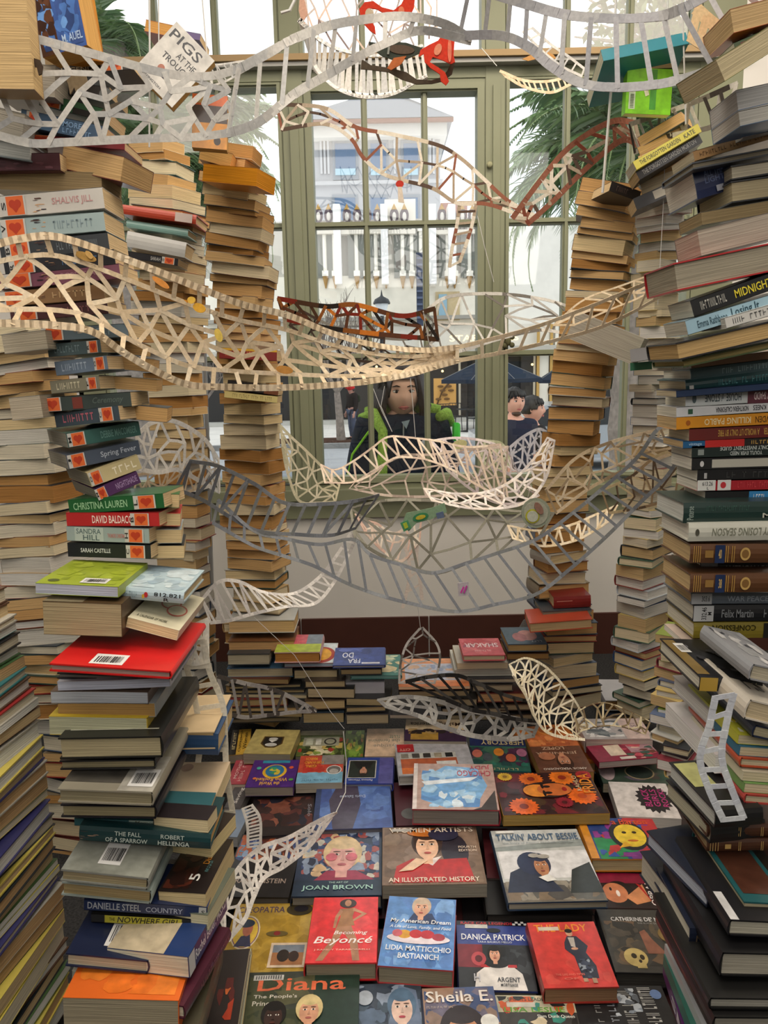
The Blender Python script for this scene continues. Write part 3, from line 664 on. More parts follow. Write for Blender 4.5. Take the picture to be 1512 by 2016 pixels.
def tower(desc, ctrl, seed, pal=TAN, hardp=lambda y: .2, thick=(15, 30), yawf=lambda y: 0, pair=0, faces=('fore', 'fore', 'headL', 'spine'), cvp=CV, vis=1.0, jx=7, dpf=.72, group=None):
    """ctrl rows: py, px centre, px width, distance, tilt degrees (up to the right positive); from top to bottom"""
    r = random.Random(seed); y = ctrl[-1][0]; n = 0
    def at(y):
        if y <= ctrl[0][0]: return ctrl[0][1:]
        for a, b_ in zip(ctrl, ctrl[1:]):
            if a[0] <= y <= b_[0]:
                t_ = (y-a[0])/(b_[0]-a[0]); return [p+(q-p)*t_ for p, q in zip(a[1:], b_[1:])]
        return ctrl[-1][1:]
    while y > ctrl[0][0]:
        n += 1; cx, wd, Y, tl = at(y); s = scale_at(cx, y, Y); h = r.uniform(*thick)*(1.25 if r.random() < .12 else 1); hd = r.random() < hardp(y)
        yw = math.radians(yawf(y)+r.uniform(-11, 11)); w_ = wd*s*r.uniform(.93, 1.05); fl = w_/(math.cos(yw)+dpf*abs(math.sin(yw)))
        fc = r.choice(faces); nm, pcl = r.choice(pal); ccl = r.choice(cvp)
        if fc == 'spine' and not hd and r.random() < .6: fc = 'fore'
        c_ = P(cx+r.uniform(-jx, jx), y-h/2, Y+r.uniform(-.008, .008)); dp = fl*dpf*r.uniform(.9, 1.1)
        # keep the column's axis: shift front centre so that the rotated box stays centred
        off = Vector((math.sin(yw)*dp/2, 0, 0)); c_ = c_+off
        jt = r.uniform(-2.2, 2.2)
        kind = ('hardback' if hd else 'paperback'); side = {'fore': 'page edges out', 'headL': 'end pages out', 'headR': 'end pages out', 'spine': 'dark spine out'}[fc]
        raw_book(c_, yw, math.radians(tl+jt)-ROLL*.0, fl, dp, h*s*.985, fc, hard=hd, cc=ccl, pc=pcl, bend=r.uniform(-.12, .12) if not hd else 0,
                 fan=r.uniform(0, .08) if not hd else 0, px=wd*h*vis, group=group or ('books of the '+desc),
                 label='%s %s, %s book up %s' % (nm, kind, ordn(n), desc))
        if pair and r.random() < pair:
            w2 = fl*.55; raw_book(c_+Vector((fl*.5*math.cos(yw)+.02, .07+dp*.2, r.uniform(-.004, .004))), yw+math.radians(38+r.uniform(-8, 8)), math.radians(tl*.6), fl*.62, dp*.8, h*s*.93, 'fore', hard=False, cc=r.choice(cvp), pc=r.choice(pal)[1],
                          px=wd*.3*h*vis, group=group or ('books of the '+desc), label='inner %s book beside the %s book up %s' % (r.choice(pal)[0], ordn(n), desc))
        y -= h*.985
    return n
def T1(s_, x0, x1, c, y0=.24, y1=.76, sh=0): return ('T', s_, x0, y0, x1, y1, c, sh)
# ---- rear and edge stacks
tower('the slender stack left of centre window', [(300,448,112,2.15,-13),(400,460,122,2.2,-12),(520,470,125,2.25,-9),(600,480,122,2.3,-5),(750,487,112,2.4,-2),(900,490,122,2.5,0),(1100,500,118,2.62,0),(1235,508,122,2.7,0),(1425,512,134,2.78,0)],
      21, thick=(13, 27), hardp=lambda y: .65 if y > 1140 else .06, yawf=lambda y: -20 if y > 600 else -12, faces=('fore', 'fore', 'headL'), vis=1.0)
tower('the leaning stack before the right palm', [(375,1205,125,2.3,-15),(480,1205,132,2.35,-12),(560,1196,135,2.4,-8),(620,1185,130,2.42,-5),(720,1165,135,2.48,-7),(800,1150,125,2.5,-4),(860,1135,115,2.55,-2),(950,1110,104,2.6,0),(1080,1103,104,2.65,0),(1200,1112,112,2.7,0),(1300,1122,118,2.72,0),(1395,1128,124,2.76,0)],
      22, thick=(13, 28), hardp=lambda y: .7 if y > 1040 or 740 < y < 850 else .08, yawf=lambda y: 14 if y > 860 else -24, faces=('fore', 'fore', 'headL'), vis=1.0)
tower('the pale column left of the right front stack', [(370,1325,125,2.2,8),(480,1305,95,2.3,4),(600,1300,92,2.35,3),(700,1298,92,2.4,0),(800,1295,88,2.45,0),(950,1290,96,2.5,0),(1100,1280,108,2.55,0),(1250,1272,112,2.6,0),(1410,1280,112,2.66,0)],
      23, pal=GREY, thick=(12, 26), hardp=lambda y: .6 if y > 1080 else .15, yawf=lambda y: 42, faces=('fore', 'fore', 'headR'), vis=.8, cvp=['#c8d0d8', '#3a5a8a', '#e0dccf', '#8a3a34', '#d8c070', '#30343a', '#4a6a58'])
tower('the paperback stack behind the left front stack', [(290,305,112,2.45,-6),(350,312,130,2.45,-8),(430,322,150,2.4,-10),(520,322,140,2.4,-8),(620,330,140,2.45,-4),(750,335,110,2.5,0),(900,352,100,2.55,0),(1050,358,95,2.6,0),(1250,362,95,2.65,0),(1440,372,110,2.72,0)],
      24, thick=(14, 27), hardp=lambda y: .45 if 430 < y < 520 or y > 900 else .08, yawf=lambda y: -20, faces=('fore', 'fore', 'headL'), vis=.7, pal=TAN+GREY)
tower('the far left column behind the front stack', [(640,10,170,1.95,6),(700,25,190,1.95,6),(830,40,165,2.0,4),(960,55,160,2.0,3),(1100,62,170,2.0,5),(1280,88,160,2.0,6),(1400,120,150,2.0,4),(1500,135,130,2.02,3),(1700,145,120,2.05,3),(1900,160,110,2.1,3)],
      25, pal=TAN+GREY+GREY, thick=(17, 36), hardp=lambda y: .5 if y > 1230 else .05, yawf=lambda y: -16, faces=('fore', 'fore', 'headL'), vis=.62)
tower('the low stack tucked left of the right front stack', [(1255,1345,90,1.85,6),(1350,1338,92,1.85,4),(1450,1338,92,1.82,4),(1530,1352,90,1.78,4)],
      26, pal=GREY, thick=(12, 22), hardp=lambda y: .5, yawf=lambda y: 48, faces=('fore', 'fore', 'headR'), vis=.9, cvp=['#7a8a3a', '#8a3a44', '#d8d8d0', '#30343a', '#5a6a8a', '#c8b070'])
tower('the small arch right of the green hanging book', [(262,1318,118,2.1,22),(330,1320,120,2.1,18),(385,1322,120,2.12,12)], 27, thick=(16, 26), yawf=lambda y: -25, faces=('fore', 'headR'), vis=1.0)
# bottom left stack seen along its side
def side_stack():
    r = random.Random(31); y = 2160; n = 0; pts = [(1150, 12), (1250, 36), (1350, 66), (1480, 88), (1600, 102), (1750, 122), (1900, 136), (2200, 150)]
    pal = [('tan', '#c8a678'), ('ivory', '#d6cdb4'), ('pale', '#dcdcd4'), ('buff', '#ceb68c')]
    while y > 1150:
        n += 1; x = pts[-1][1]
        for a, b_ in zip(pts, pts[1:]):
            if a[0] <= y <= b_[0]: x = a[1]+(b_[1]-a[1])*(y-a[0])/(b_[0]-a[0])
        h = r.uniform(12, 34); Y = 1.34; s = scale_at(x, y, Y); c0 = P(x+r.uniform(-6, 6), y, Y); hd = r.random() < .55
        L = r.uniform(.22, .27); yw = math.radians(84+r.uniform(-4, 4)); d = Vector((math.cos(yw), math.sin(yw), 0)); c_ = c0-d*L/2
        nm, pc_ = r.choice(pal); cc = r.choice(['#2e3438', '#2f7a80', '#a03030', '#d8c860', '#3a3a70', '#4a6a40', '#b8b4a8', '#5a4030', '#1e1e20'])
        raw_book(c_, yw, 0, L, .16, h*s, r.choice(('fore', 'fore', 'fore', 'headL')), hard=hd, cc=cc, pc=pc_, px=120*h*.8, bend=0, group='books of the bottom left stack',
                 label='%s-paged %s, %s book up the bottom left edge stack' % (nm, 'hardback' if hd else 'paperback', ordn(n)))
        y -= h*.95
side_stack()
# ---- left front stack
YA = 1.45; GA = 'books of the left front stack'
L_ = 'in the left front stack'
def A(x0, y0, x1, y1, h, label, Y=YA, **k): bk(x0, y0, x1, y1, h, Y, label, group=GA, **k)
A(105,140,262,128,17, 'black paperback topmost of the left front stack', Y=1.6, cc='#2a2826', spine=[T1('LEGEND', .1, .5, '#b0a68c')]+heart_sticker(.66, .85, ch='G'))
A(-20,148,108,160,60, 'thick grey-edged book at the frame edge, left of the topmost black spine', Y=1.52, face='fore', cc='#9a948a', pc='#a8a194')
A(82,172,215,180,20, 'dark slim book under the black spine with an orange sticker', Y=1.58, cc='#33302e', spine=heart_sticker(.1, .28))
A(80,196,208,226,24, 'green and black paperback tilting down to the right near the top', Y=1.56, cc='#2f5d3c', spine=[('R', .5, 0, 1, .5, '#1c1c1c')]+heart_sticker(.08, .3, ch='D'))
A(42,232,205,264,32, 'steel blue paperback with pale blue capitals near the top left', Y=1.54, cc='#4a6684', spine=[T1('MORE', .5, .72, '#8db4dc', .5, .85), T1((8,), .5, .85, '#8db4dc', .12, .42)]+heart_sticker(.1, .2, ch='R'))
A(-30,232,45,250,52, 'grey-edged thick paperback left of the steel blue spine', Y=1.5, face='fore', cc='#8a8880', pc='#b9b4a8')
A(-40,285,60,300,34, 'pale blue-grey hardback page edges at the left frame edge', Y=1.47, face='fore', hard=True, cc='#7a8488', pc='#b5b8b4')
A(58,272,245,287,16, 'thin red-spined paperback with an orange sticker under the blue one', Y=1.55, cc='#8e2d34', spine=heart_sticker(.03, .22, ch='L'))
A(118,305,244,335,44, 'thick tan paperback page edges tilting down right', Y=1.5, face='fore', yaw=-12, cc='#6a2a30', pc='#c2a070', fan=.1)
A(-30,320,118,318,34, 'dark maroon paperback beside the thick tan page edges', Y=1.48, cc='#4a2028', spine=[('S', 4, 14, .1, .1, .9, .9, .06, ['#5c3038', '#3a1820', '#6a4048'])])
A(-20,352,200,360,40, 'olive-brown thick page edges above the white wedding spine', Y=1.5, face='fore', cc='#8a7a58', pc='#8d7a5a')
def romance(x0, y0, x1, y1, h, cc, tc_, t, label, ch='S', sx=(.1, .26), pic='#5a4038', **k):
    A(x0, y0, x1, y1, h, label, cc=cc, spine=[('S', h+len(t), 9, .32, .1, .46, .9, .03, [pic, '#caa27c', '#2a2228']), T1(t, .52, .9, tc_, .3, .72)]+heart_sticker(*sx, ch=ch), bend=.02, **k)
romance(-8,408,204,390,42, '#c8c4bc', '#b98a88', 'SHALVIS JILL', 'white paperback with two small figures on the spine, upper left stack')
romance(-8,452,206,436,38, '#9db0b0', '#7d9096', (9,), 'pale blue-green paperback just under the white one with figures', 'V')
romance(0,496,214,476,36, '#33383c', '#6f787c', (3, 7, 5,), 'charcoal paperback with grey capitals, third below the olive page edges', 'B')
romance(8,528,226,506,30, '#26282e', '#4c6a90', (8,), 'black paperback with faint blue letters, partly behind the cream lattice', 'R')
romance(-5,556,236,534,30, '#7a4a5c', '#a77a8a', 'ROBERT JAMES', 'mauve paperback behind the cream lattice at the left', 'W')
romance(-10,590,205,574,30, '#8a6a48', '#b89a70', (6,), 'brown paperback behind the white ladder strip at the left', 'K')
romance(20,620,212,604,28, '#4a2a2e', '#8a5a5a', (6,), 'dark maroon paperback below the cream lattice at the left', 'D')
A(85,659,252,650,27, 'blue-grey paperback with a small rider picture, just below the lattice', cc='#5c6c74', spine=[('S', 8, 9, .3, .1, .5, .9, .03, ['#8a7a60', '#c8b090', '#3a3a3a']), T1((5,), .55, .9, '#8aa0a8')]+heart_sticker(.04, .22, ch='D'))
A(5,678,92,668,38, 'cream-edged paperback left of the small rider spine', Y=1.42, face='fore', cc='#8a8a84', pc='#b9b09c')
def stk(x0, y0, x1, y1, h, xe, cc, t, tc_, label, hs=(.8, .94), ch='B', pc='#b89564'):
    A(x0, y0, x1, y1, h, label, cc=cc, yaw=-14, spine=[T1(t, .12, .62, tc_)]+heart_sticker(*hs, ch=ch))
    A(x1-2, y1+(y1-y0)*.2, xe, y1+6, h*.95, 'page edges right of the '+label, Y=YA+.04, face='fore', cc=cc, pc=pc, yaw=10, fan=.06)
stk(88,690,203,682,26, 282, '#4c5e62', (9,), '#7d9296', 'teal-grey paperback with sticker above two blue ones', ch='R')
stk(103,726,216,714,28, 300, '#6c7d90', (7,), '#a9b8c8', 'blue-grey paperback with a dark portrait', ch='G')
stk(94,763,200,753,26, 306, '#8a8672', (7,), '#d9d2b4', 'khaki paperback with sticker at mid height', ch='F')
A(78,798,258,786,30, 'dark green-grey paperback with cursive title and red band', cc='#3c4744', spine=[T1('Ceremony', .58, .92, '#5d6b64', .25, .8, .3), ('R', .36, .1, .47, .9, '#7c3a30')]+heart_sticker(.06, .22, ch='S'))
A(20,806,82,800,46, 'dull cream page edges left of the cursive dark paperback', Y=1.42, face='fore', cc='#8a8a84', pc='#b5aa96')
stk(101,828,240,812,30, 327, '#3e4c56', (7,), '#c06a78', 'slate paperback with red portrait next to the sticker', hs=(.75, .9), ch='C', pc='#c49d68')
def twist(x0, y0, x1, y1, h, xl, cc, t, tc_, label, ch='M', sticks=(.06, .22), pc='#a39e90'):
    s_ = scale_at(x0, y0, YA-.02); w1 = (x1-x0); a = 34
    fl = w1*s_/math.cos(math.radians(a)); dp = (x0-xl)*s_/math.sin(math.radians(a))*.95
    cpt = P((x0+x1)/2, (y0+y1)/2, YA+.02)
    raw_book(cpt, math.radians(a), math.atan2(y0-y1, x1-x0)*.75-ROLL, fl, dp, h*s_, 'spine', hard=False, cc=cc, pc=pc, px=(x1-xl)*h, group=GA, label=label,
             spine=[T1(t, .45, .95, tc_)]+heart_sticker(*sticks, ch=ch))
twist(145,866,266,844,29, 42, '#38625c', 'DEBBIE MACOMBER', '#6f9a92', 'teal paperback twisted to show grey end pages at its left')
twist(145,908,266,882,29, 48, '#4a5464', 'Spring Fever', '#b7c0cc', 'slate paperback with pink tip twisted below the teal one', 'J')
twist(182,945,270,908,30, 70, '#c9b98c', (4,), '#f0e6cc', 'cream paperback twisted below the pink-tipped one', 'G')
twist(195,975,270,938,25, 80, '#54305e', 'NIGHTSHADE', '#a88ab4', 'purple paperback, lowest of the twisted ones', 'M', (.04, .2))
def bold(x0, y0, x1, y1, h, xe, cc, ops, label, ch, hs):
    A(x0, y0, x1, y1, h, label, cc=cc, yaw=-6, Y=YA, spine=ops+heart_sticker(*hs, ch=ch))
    A(x1-2, y1+1, xe, y1+3, h*.96, 'cream page edges right of the '+label, Y=YA+.03, face='fore', cc=cc, pc='#cfb689', yaw=12)
bold(131,1000,325,984,30, 352, '#1f5c30', [T1('CHRISTINA LAUREN', .05, .62, '#9ac49a')], 'green paperback with pale capitals above the red one', 'L', (.74, .9))
bold(127,1024,316,1021,28, 354, '#b5282a', [T1('DAVID BALDACCI', .28, .72, '#f0dcd4', .2, .8)], 'red paperback with white serif capitals', 'B', (.74, .88))
bold(128,1052,296,1054,30, 356, '#9aa9a8', [('R', .1, 0, .45, 1, '#b3bfba'), T1('SANDRA', .12, .42, '#55696a', .52, .9), T1('HILL', .2, .4, '#55696a', .08, .46), T1('THE MORE CHRISTMAS', .5, .72, '#c07a74', .3, .6)], 'grey-green paperback just under the red one', 'H', (.76, .92))
bold(130,1084,299,1085,29, 361, '#1c2226', [T1('SARAH CASTILLE', .16, .52, '#d8dcdc', .34, .66)], 'black paperback with small white capitals', 'C', (.76, .92))
A(70,1158,233,1166,23, 'lime green paperback with a barcode on its cover', Y=1.30, face='headR', cc='#93a42c', pc='#b8bcca', dp=.17, hard=False,
  top=[('S', 3, 30, .05, .05, .95, .95, .08, ['#9bac30', '#8a9c28', '#a5b53a']), ('E', .16, .12, .07, .05, '#4c5a20')]+barcode(.5, .06, .82, .24, 2))
A(233,1165,362,1178,24, 'pale blue hardback with library number label beside the lime green book', Y=1.34, cc='#a9bfc8', dp=.16, hard=True, pc='#d6c096',
  spine=[T1('812.821', .55, .95, '#222222', .5, .85), T1('R', .7, .78, '#222222', .1, .4), T1((2, 3, 5,), .0, .3, '#7a9098'), ('E', .43, .55, .03, .25, '#b83238'), ('E', .39, .4, .02, .2, '#c8a040')],
  top=[('S', 5, 30, .05, .05, .95, .95, .12, ['#b4c8d0', '#9ab2c0', '#c4d4da'])])
A(85,1216,240,1222,70, 'thick brown-covered paperback with splayed grey page edges', Y=1.29, face='headR', cc='#4e3c26', pc='#a89a78', dp=.19, fan=.0, bend=0, top=[('R', 0, 0, .5, 1, '#8a8068')])
A(250,1224,350,1252,22, 'cream paperback with faint red circles beside the thick brown one', Y=1.31, face='headR', cc='#cfc9ae', pc='#d8c79a', dp=.2,
  top=[('E', .5, .6, .2, .16, '#b8584a'), ('E', .5, .6, .17, .13, '#cfc9ae'), ('E', .7, .45, .2, .16, '#b8584a'), ('E', .7, .45, .17, .13, '#cfc9ae'), T1('A CALENDAR OF WORK', .1, .7, '#555544', .08, .14)])
A(98,1313,335,1330,17, 'bright red hardback with a white barcode label', Y=1.22, face='headR', hard=True, cc='#c41a1a', pc='#a08a80', dp=.25, top=barcode(.3, .04, .58, .22, 5))
A(113,1330,335,1338,13, 'slim black hardback directly under the red one', Y=1.27, face='headR', hard=True, cc='#232126', pc='#8a8480', dp=.16)
A(113,1352,335,1344,19, 'white-edged paperback under the slim black one', Y=1.26, face='headR', cc='#a8a8b0', pc='#b9bfd0', dp=.19, bend=.15)
A(100,1372,292,1374,26, 'grey glossy-edged paperback curling at its right end', Y=1.26, face='headR', cc='#5a4a40', pc='#aeb4bc', dp=.18, bend=-.1)
A(114,1398,306,1398,30, 'brown-edged thick paperback below the curling grey one', Y=1.26, face='headR', cc='#8a9090', pc='#a3824f', dp=.18)
A(97,1428,290,1432,40, 'thick pale green-edged paperback with yellow spine end', Y=1.25, face='headR', cc='#b8a030', pc='#adae92', dp=.18)
A(116,1474,318,1470,46, 'large black leather hardback with white gilt line', Y=1.22, face='headR', hard=True, cc='#1c1c1a', pc='#a79c7c', dp=.26, top=[('R', .06, .1, .94, .115, '#a8a898'), ('R', .06, .1, .07, .9, '#a8a898')])
A(118,1507,305,1504,20, 'thin black hardback under the large leather one', Y=1.24, face='headR', hard=True, cc='#202022', pc='#8d8468', dp=.19)
A(114,1566,300,1574,30, 'grey-brown hardback with a barcode corner label', Y=1.19, face='headR', hard=True, cc='#8d8878', pc='#8e866c', dp=.24, top=[('R', 0, .1, .8, .9, '#4f4c46'), ('R', .62, .0, 1, .5, '#a5a298')]+barcode(.7, .06, .97, .3, 7))
A(120,1596,306,1600,28, 'black-boarded hardback with purple spine below the barcoded one', Y=1.22, face='headR', hard=True, cc='#1d1c24', pc='#9a9070', dp=.2)
A(147,1617,402,1628,17, 'teal paperback with italic title on a cream band', Y=1.26, cc='#2f5f66', spine=[('R', .42, .45, .95, 1, '#9fb2a8'), T1('Memoirs of a Geisha', .46, .9, '#5c5a48', .55, .92, .3), T1('ARTHUR GOLDEN', .45, .78, '#1f6b7c', .05, .4)], dp=.1)
A(158,1638,415,1658,33, 'dark teal hardback with white two-line title capitals', Y=1.24, cc='#173b3e', hard=True, dp=.12, pc='#d8b070', spine=[('S', 2, 8, .01, .1, .15, .9, .03, ['#b09078', '#7a6a5c', '#3a3a3a']), T1('THE FALL', .27, .47, '#c8d4cc', .56, .86), T1('OF A SPARROW', .2, .52, '#c8d4cc', .12, .42), T1('ROBERT', .62, .8, '#c8d4cc', .56, .86), T1('HELLENGA', .6, .84, '#c8d4cc', .12, .42)])
A(120,1722,290,1742,26, 'grey jacketed hardback with a barcode, below the dark teal book', Y=1.17, face='headR', hard=True, cc='#7f827c', pc='#9c9172', dp=.23, top=[('R', 0, 0, 1, 1, '#85887f')]+[('R', .3, .55+.06*i, .95, .57+.06*i, '#6c6f68') for i in range(5)]+barcode(.36, .1, .62, .36, 9))
A(122,1748,296,1768,30, 'cream-edged hardback under the grey jacketed one', Y=1.19, face='headR', hard=True, cc='#9aa8a4', pc='#a3926a', dp=.2)
A(166,1780,408,1798,24, 'navy paperback with silver serif capitals', Y=1.20, cc='#1f2c50', dp=.11, spine=[T1('DANIELLE STEEL', .03, .46, '#a9aeb4', .18, .84), T1('COUNTRY', .5, .8, '#9aa2b8', .2, .7), ('R', .93, .0, .99, 1, '#b8b8b4'), T1('S', .95, .98, '#222222', .3, .7)])
A(180,1806,402,1820,19, 'yellow and black paperback with brush lettering', Y=1.20, cc='#1e1e1c', dp=.16, spine=[('R', .12, .05, .8, .95, '#aaa432'), T1('THE', .16, .21, '#33301a', .3, .7), T1('NOWHERE GIRL', .23, .78, '#1a1a12', .14, .86, .2)])
A(130,1888,290,1906,30, 'navy hardback with orange bursts and a barcode on its cover', Y=1.13, face='headR', hard=True, cc='#1a2340', pc='#b9b29a', dp=.22, top=[('F', .4, .8, .12, '#c05a20', '#e08a30'), ('F', .84, .2, .09, '#c8782c', '#e8a850')]+barcode(.4, .1, .78, .4, 11))
A(142,1920,302,1936,24, 'white paperback with letters on its slanting spine', Y=1.14, face='headR', cc='#c4c2b4', pc='#a9aaa0', dp=.25)
A(125,1996,352,2004,78, 'very thick orange paperback at the foot of the left front stack', Y=1.08, face='headR', cc='#d8651f', pc='#9c937c', dp=.2, top=[('S', 9, 26, .05, .05, .95, .95, .14, ['#dd7024', '#d2601e', '#e07c2c']), T1((7, 2, 6,), .5, .85, '#a04818', .8, .84)])
A(120,2078,380,2086,70, 'olive hardback under the very thick orange one, cut by the frame', Y=1.06, face='headR', hard=True, cc='#4a4636', pc='#8a7f66', dp=.22)
# companion column to its right
quad((345,1366),(444,1372),(430,1442),(332,1440), 0, .035, 'cream covered hardback with blue spine right of the left front stack', Y=1.5, cc='#d6bd94', hard=True, pc='#ceb07c', face='headL', group=GA)
A(325,1462,430,1466,46, 'blue cloth hardback spine under the cream cover', Y=1.42, cc='#2c4a70', hard=True, dp=.16, pc='#d8c090')
quad((350,1498),(446,1502),(425,1582),(318,1580), 0, .03, 'pale pink-cream paperback with torn brown print beside the white ladder', Y=1.42, cc='#cbb596', pc='#dccba0', face='headL', group=GA, top=[('E', .2, .85, .12, .1, '#8a6a5a'), ('S', 2, 10, .1, .05, .8, .2, .04, ['#b39a7c', '#a48c70'])])
quad((322,1576),(424,1590),(408,1616),(306,1606), 0, .025, 'dark-covered book lying just above the two-line title hardback', Y=1.27, cc='#241d20', pc='#d8c8a0', group=GA)
quad((365,1590),(462,1600),(412,1668),(330,1640), 0, .03, 'dark orange-lined paperback sticking out below the pale pink one', Y=1.36, cc='#2a211c', pc='#e0cf9c', group=GA)
quad((366,1648),(462,1652),(400,1762),(322,1752), 0, .045, 'black paperback with gold script and a white 5 on its cover', Y=1.28, cc='#1f1715', pc='#cbb88c', group=GA, hard=False,
     top=[('S', 6, 24, .05, .05, .6, .95, .12, ['#3a2018', '#54281c', '#2a1814']), ('TV', '5', .5, .2, .72, .32, '#e8e8e0'), ('TV', 'Discovery', .62, .5, .8, .92, '#c8862c'), ('TV', (5, 2, 3, 4,), .75, .36, .82, .56, '#6fb0b4')])
quad((395,1700),(462,1712),(408,1800),(350,1796), 0, .03, 'grey-green magazine edge under the black script paperback', Y=1.26, cc='#5c6458', pc='#c9c2a0', group=GA)
def dspine(x0, y0, x1, y1, Y0, Y1, th, dp, label, cc, ops=None, pc='#d8d0b8', left=False, **k):
    """book whose outward spine runs from a near pixel back into the scene to a far pixel"""
    a = P(x0, y0, Y0); b_ = PZ(x1, y1, a.z)
    if (b_-a).length > .27: b_ = a+(b_-a).normalized()*.27
    if left: a, b_ = b_, a
    d = b_-a; yw = math.atan2(d.y, d.x)
    raw_book((a+b_)/2, yw, 0, d.length, dp, th, 'spine', cc=cc, pc=pc, label=label, px=3000, spine=ops, **k)
dspine(372,1905,446,1772, 1.12, 1.34, .038, .14, 'navy-spined paperback with large white lettering pointing away from the camera', '#1c3464', [T1('Rachel Beller, MS,RD', .16, .98, '#dfe4ea', .22, .78), ('R', 0, 0, .14, 1, '#c4c8c8')], group=GA, top=[('R', 0, .3, .8, 1, '#b8ab90')])
dspine(362,1994,452,1838, 1.08, 1.34, .024, .15, 'maroon glossy hardback with faint script under the navy spine', '#4a1c2c', [T1((6, 3, 5,), .3, .95, '#8a4a5a', .25, .75, .3)], hard=True, group=GA)
for i, (c_, lb) in enumerate((('#241a18', 'dark brown magazine with orange print'), ('#6a1a1c', 'thin red-edged book'), ('#3a8a84', 'thin teal-edged book'), ('#d8d4c0', 'thin white book'), ('#c8a848', 'thin mustard book'), ('#1d1b1b', 'black bottom book'))):
    quad((424,1872),(478,1868),(474+i*3,2080),(372,2080), .215-i*.016, .015, lb+' in the low pile right of the orange book', cc=c_, pc=['#d8d0b0', '#c9c2a8'][i % 2], group=GA,
         top=[('S', 3, 8, .3, .3, .8, .7, .1, ['#a8381c', '#c8642c', '#5a1c18'])] if i == 0 else None)
# ---- right front stack
YH = 1.52; GH = 'books of the right front stack'
def H(x0, y0, x1, y1, h, label, Y=YH, **k):
    k.setdefault('pc', rb.choice(['#cfcbbb', '#d8d4c8', '#c4b89c', '#c9c4b4', '#bfa67c']))
    bk(x0, y0, x1, y1, h, Y, label, group=GH, px=k.pop('px', (1512-x0)*h), **k)
H(1415,140,1560,50,46, 'thick pale-edged book leaning in at the top right corner', Y=1.35, face='fore', cc='#6c6f3a', pc='#bdb08e', yaw=12)
H(1442,40,1580,5,46, 'tan-edged book right at the top right corner', Y=1.4, face='fore', cc='#a0562c', pc='#b59a72')
H(1450,95,1560,50,26, 'dark green covered book in the top right corner', Y=1.36, cc='#3a4a30', spine=[('R', .1, .2, .5, .8, '#7a2c40')])
H(1452,198,1580,172,42, 'grey-white-edged thick paperback below the top right corner', Y=1.42, face='fore', cc='#2a2a2e', pc='#bcbcba')
H(1456,232,1580,205,32, 'white-edged paperback with blue cover near the top right', Y=1.42, face='fore', cc='#3a6a9a', pc='#c6c4bc')
H(1462,262,1580,232,20, 'blue and red labelled paperback spine near the top right', cc='#c8c8c4', spine=[('R', .0, .1, .12, .9, '#b03038'), ('R', .18, .1, .3, .9, '#c84048'), ('R', .5, 0, 1, 1, '#4a6e94')])
H(1368,306,1580,246,20, 'tan paperback with small brown capitals slanting up right', Y=1.55, cc='#b08a5c', spine=[T1((9, 7, 9,), .05, .8, '#5a4028', .3, .7)])
H(1254,322,1372,256,18, 'yellow-spined paperback slanting up above the right stacks', Y=2.0, cc='#dcd04a', yaw=-8, spine=[T1('THE FORGOTTEN GARDEN', .08, .7, '#4a4a20'), T1('KATE', .76, .92, '#4a4a20')])
H(1260,342,1374,276,19, 'black paperback with white capitals right under the yellow one', Y=2.02, cc='#1e1e20', yaw=-8, spine=[T1('THE FORGOTTEN GARDEN MORTON', .08, .92, '#c8c8c4')])
H(1364,326,1540,294,14, 'grey-boarded hardback edge above the navy block', cc='#40454c', hard=True, face='fore', pc='#8a8270')
H(1368,362,1442,340,62, 'navy hardback with faint pale lettering and white label', Y=1.56, cc='#1d2a52', hard=True, spine=[T1('ALL THE', .25, .75, '#5a6a94', .6, .85), T1('LIGHT', .25, .75, '#5a6a94', .4, .58), ('R', .5, .05, .85, .25, '#a8aab4')])
H(1440,340,1560,322,28, 'cream-edged hardback to the right of the navy block', face='fore', hard=True, cc='#26282c', pc='#bdb5a0')
H(1440,378,1560,362,42, 'thick buff-edged hardback under the cream-edged one', face='fore', hard=True, cc='#2a2c30', pc='#b5a888')
H(1382,430,1560,400,26, 'olive paperback page edges above the big grey-edged book', face='fore', cc='#4a4a40', pc='#8d7c5c')
H(1378,478,1560,434,52, 'very thick grey-edged hardback above the red boards', Y=1.45, face='fore', cc='#5a5450', pc='#a8a092')
H(1330,545,1560,498,56, 'red-boarded thick hardback with grey page edges', Y=1.42, face='fore', hard=True, cc='#a81e22', pc='#98917f')
H(1365,607,1560,540,34, 'black paperback spine with yellow capitals, slanting up right', Y=1.42, cc='#17191b', spine=[T1((11,), .08, .34, '#b8b8b0'), T1('MIDNIGHT', .42, .78, '#d8c838')], flip=False)
H(1354,645,1560,582,30, 'pale blue paperback with a blue handwritten title', Y=1.42, cc='#93b4c4', spine=[T1('Emma Rathbone', .1, .38, '#34505c'), T1('Losing It', .42, .68, '#20404e', .12, .9)])
H(1430,636,1560,598,22, 'white paperback spine overlapping the pale blue one', Y=1.40, cc='#c9c9c4', spine=[T1((3, 7,), .1, .8, '#555555')])
H(1334,692,1560,640,36, 'cream-edged black-boarded hardback below the pale blue spine', Y=1.4, face='fore', hard=True, cc='#1e1e22', pc='#b79a6a')
H(1345,716,1560,670,16, 'olive thin hardback under the cream-edged one', Y=1.42, face='fore', hard=True, cc='#4a5a34', pc='#9a8c5c')
H(1323,722,1560,694,16, 'brown paperback with white library label end', Y=1.5, cc='#7a5434', spine=[('R', 0, 0, .16, 1, '#d2d2cc'), T1('613.26 K', .01, .1, '#333333'), ('E', .13, .5, .012, .3, '#b83238')])
H(1360,738,1560,712,22, 'blue-grey hardback spine with embossed pale title', cc='#5a7278', hard=True, spine=[T1((3, 9,), .3, .8, '#86a0a4')])
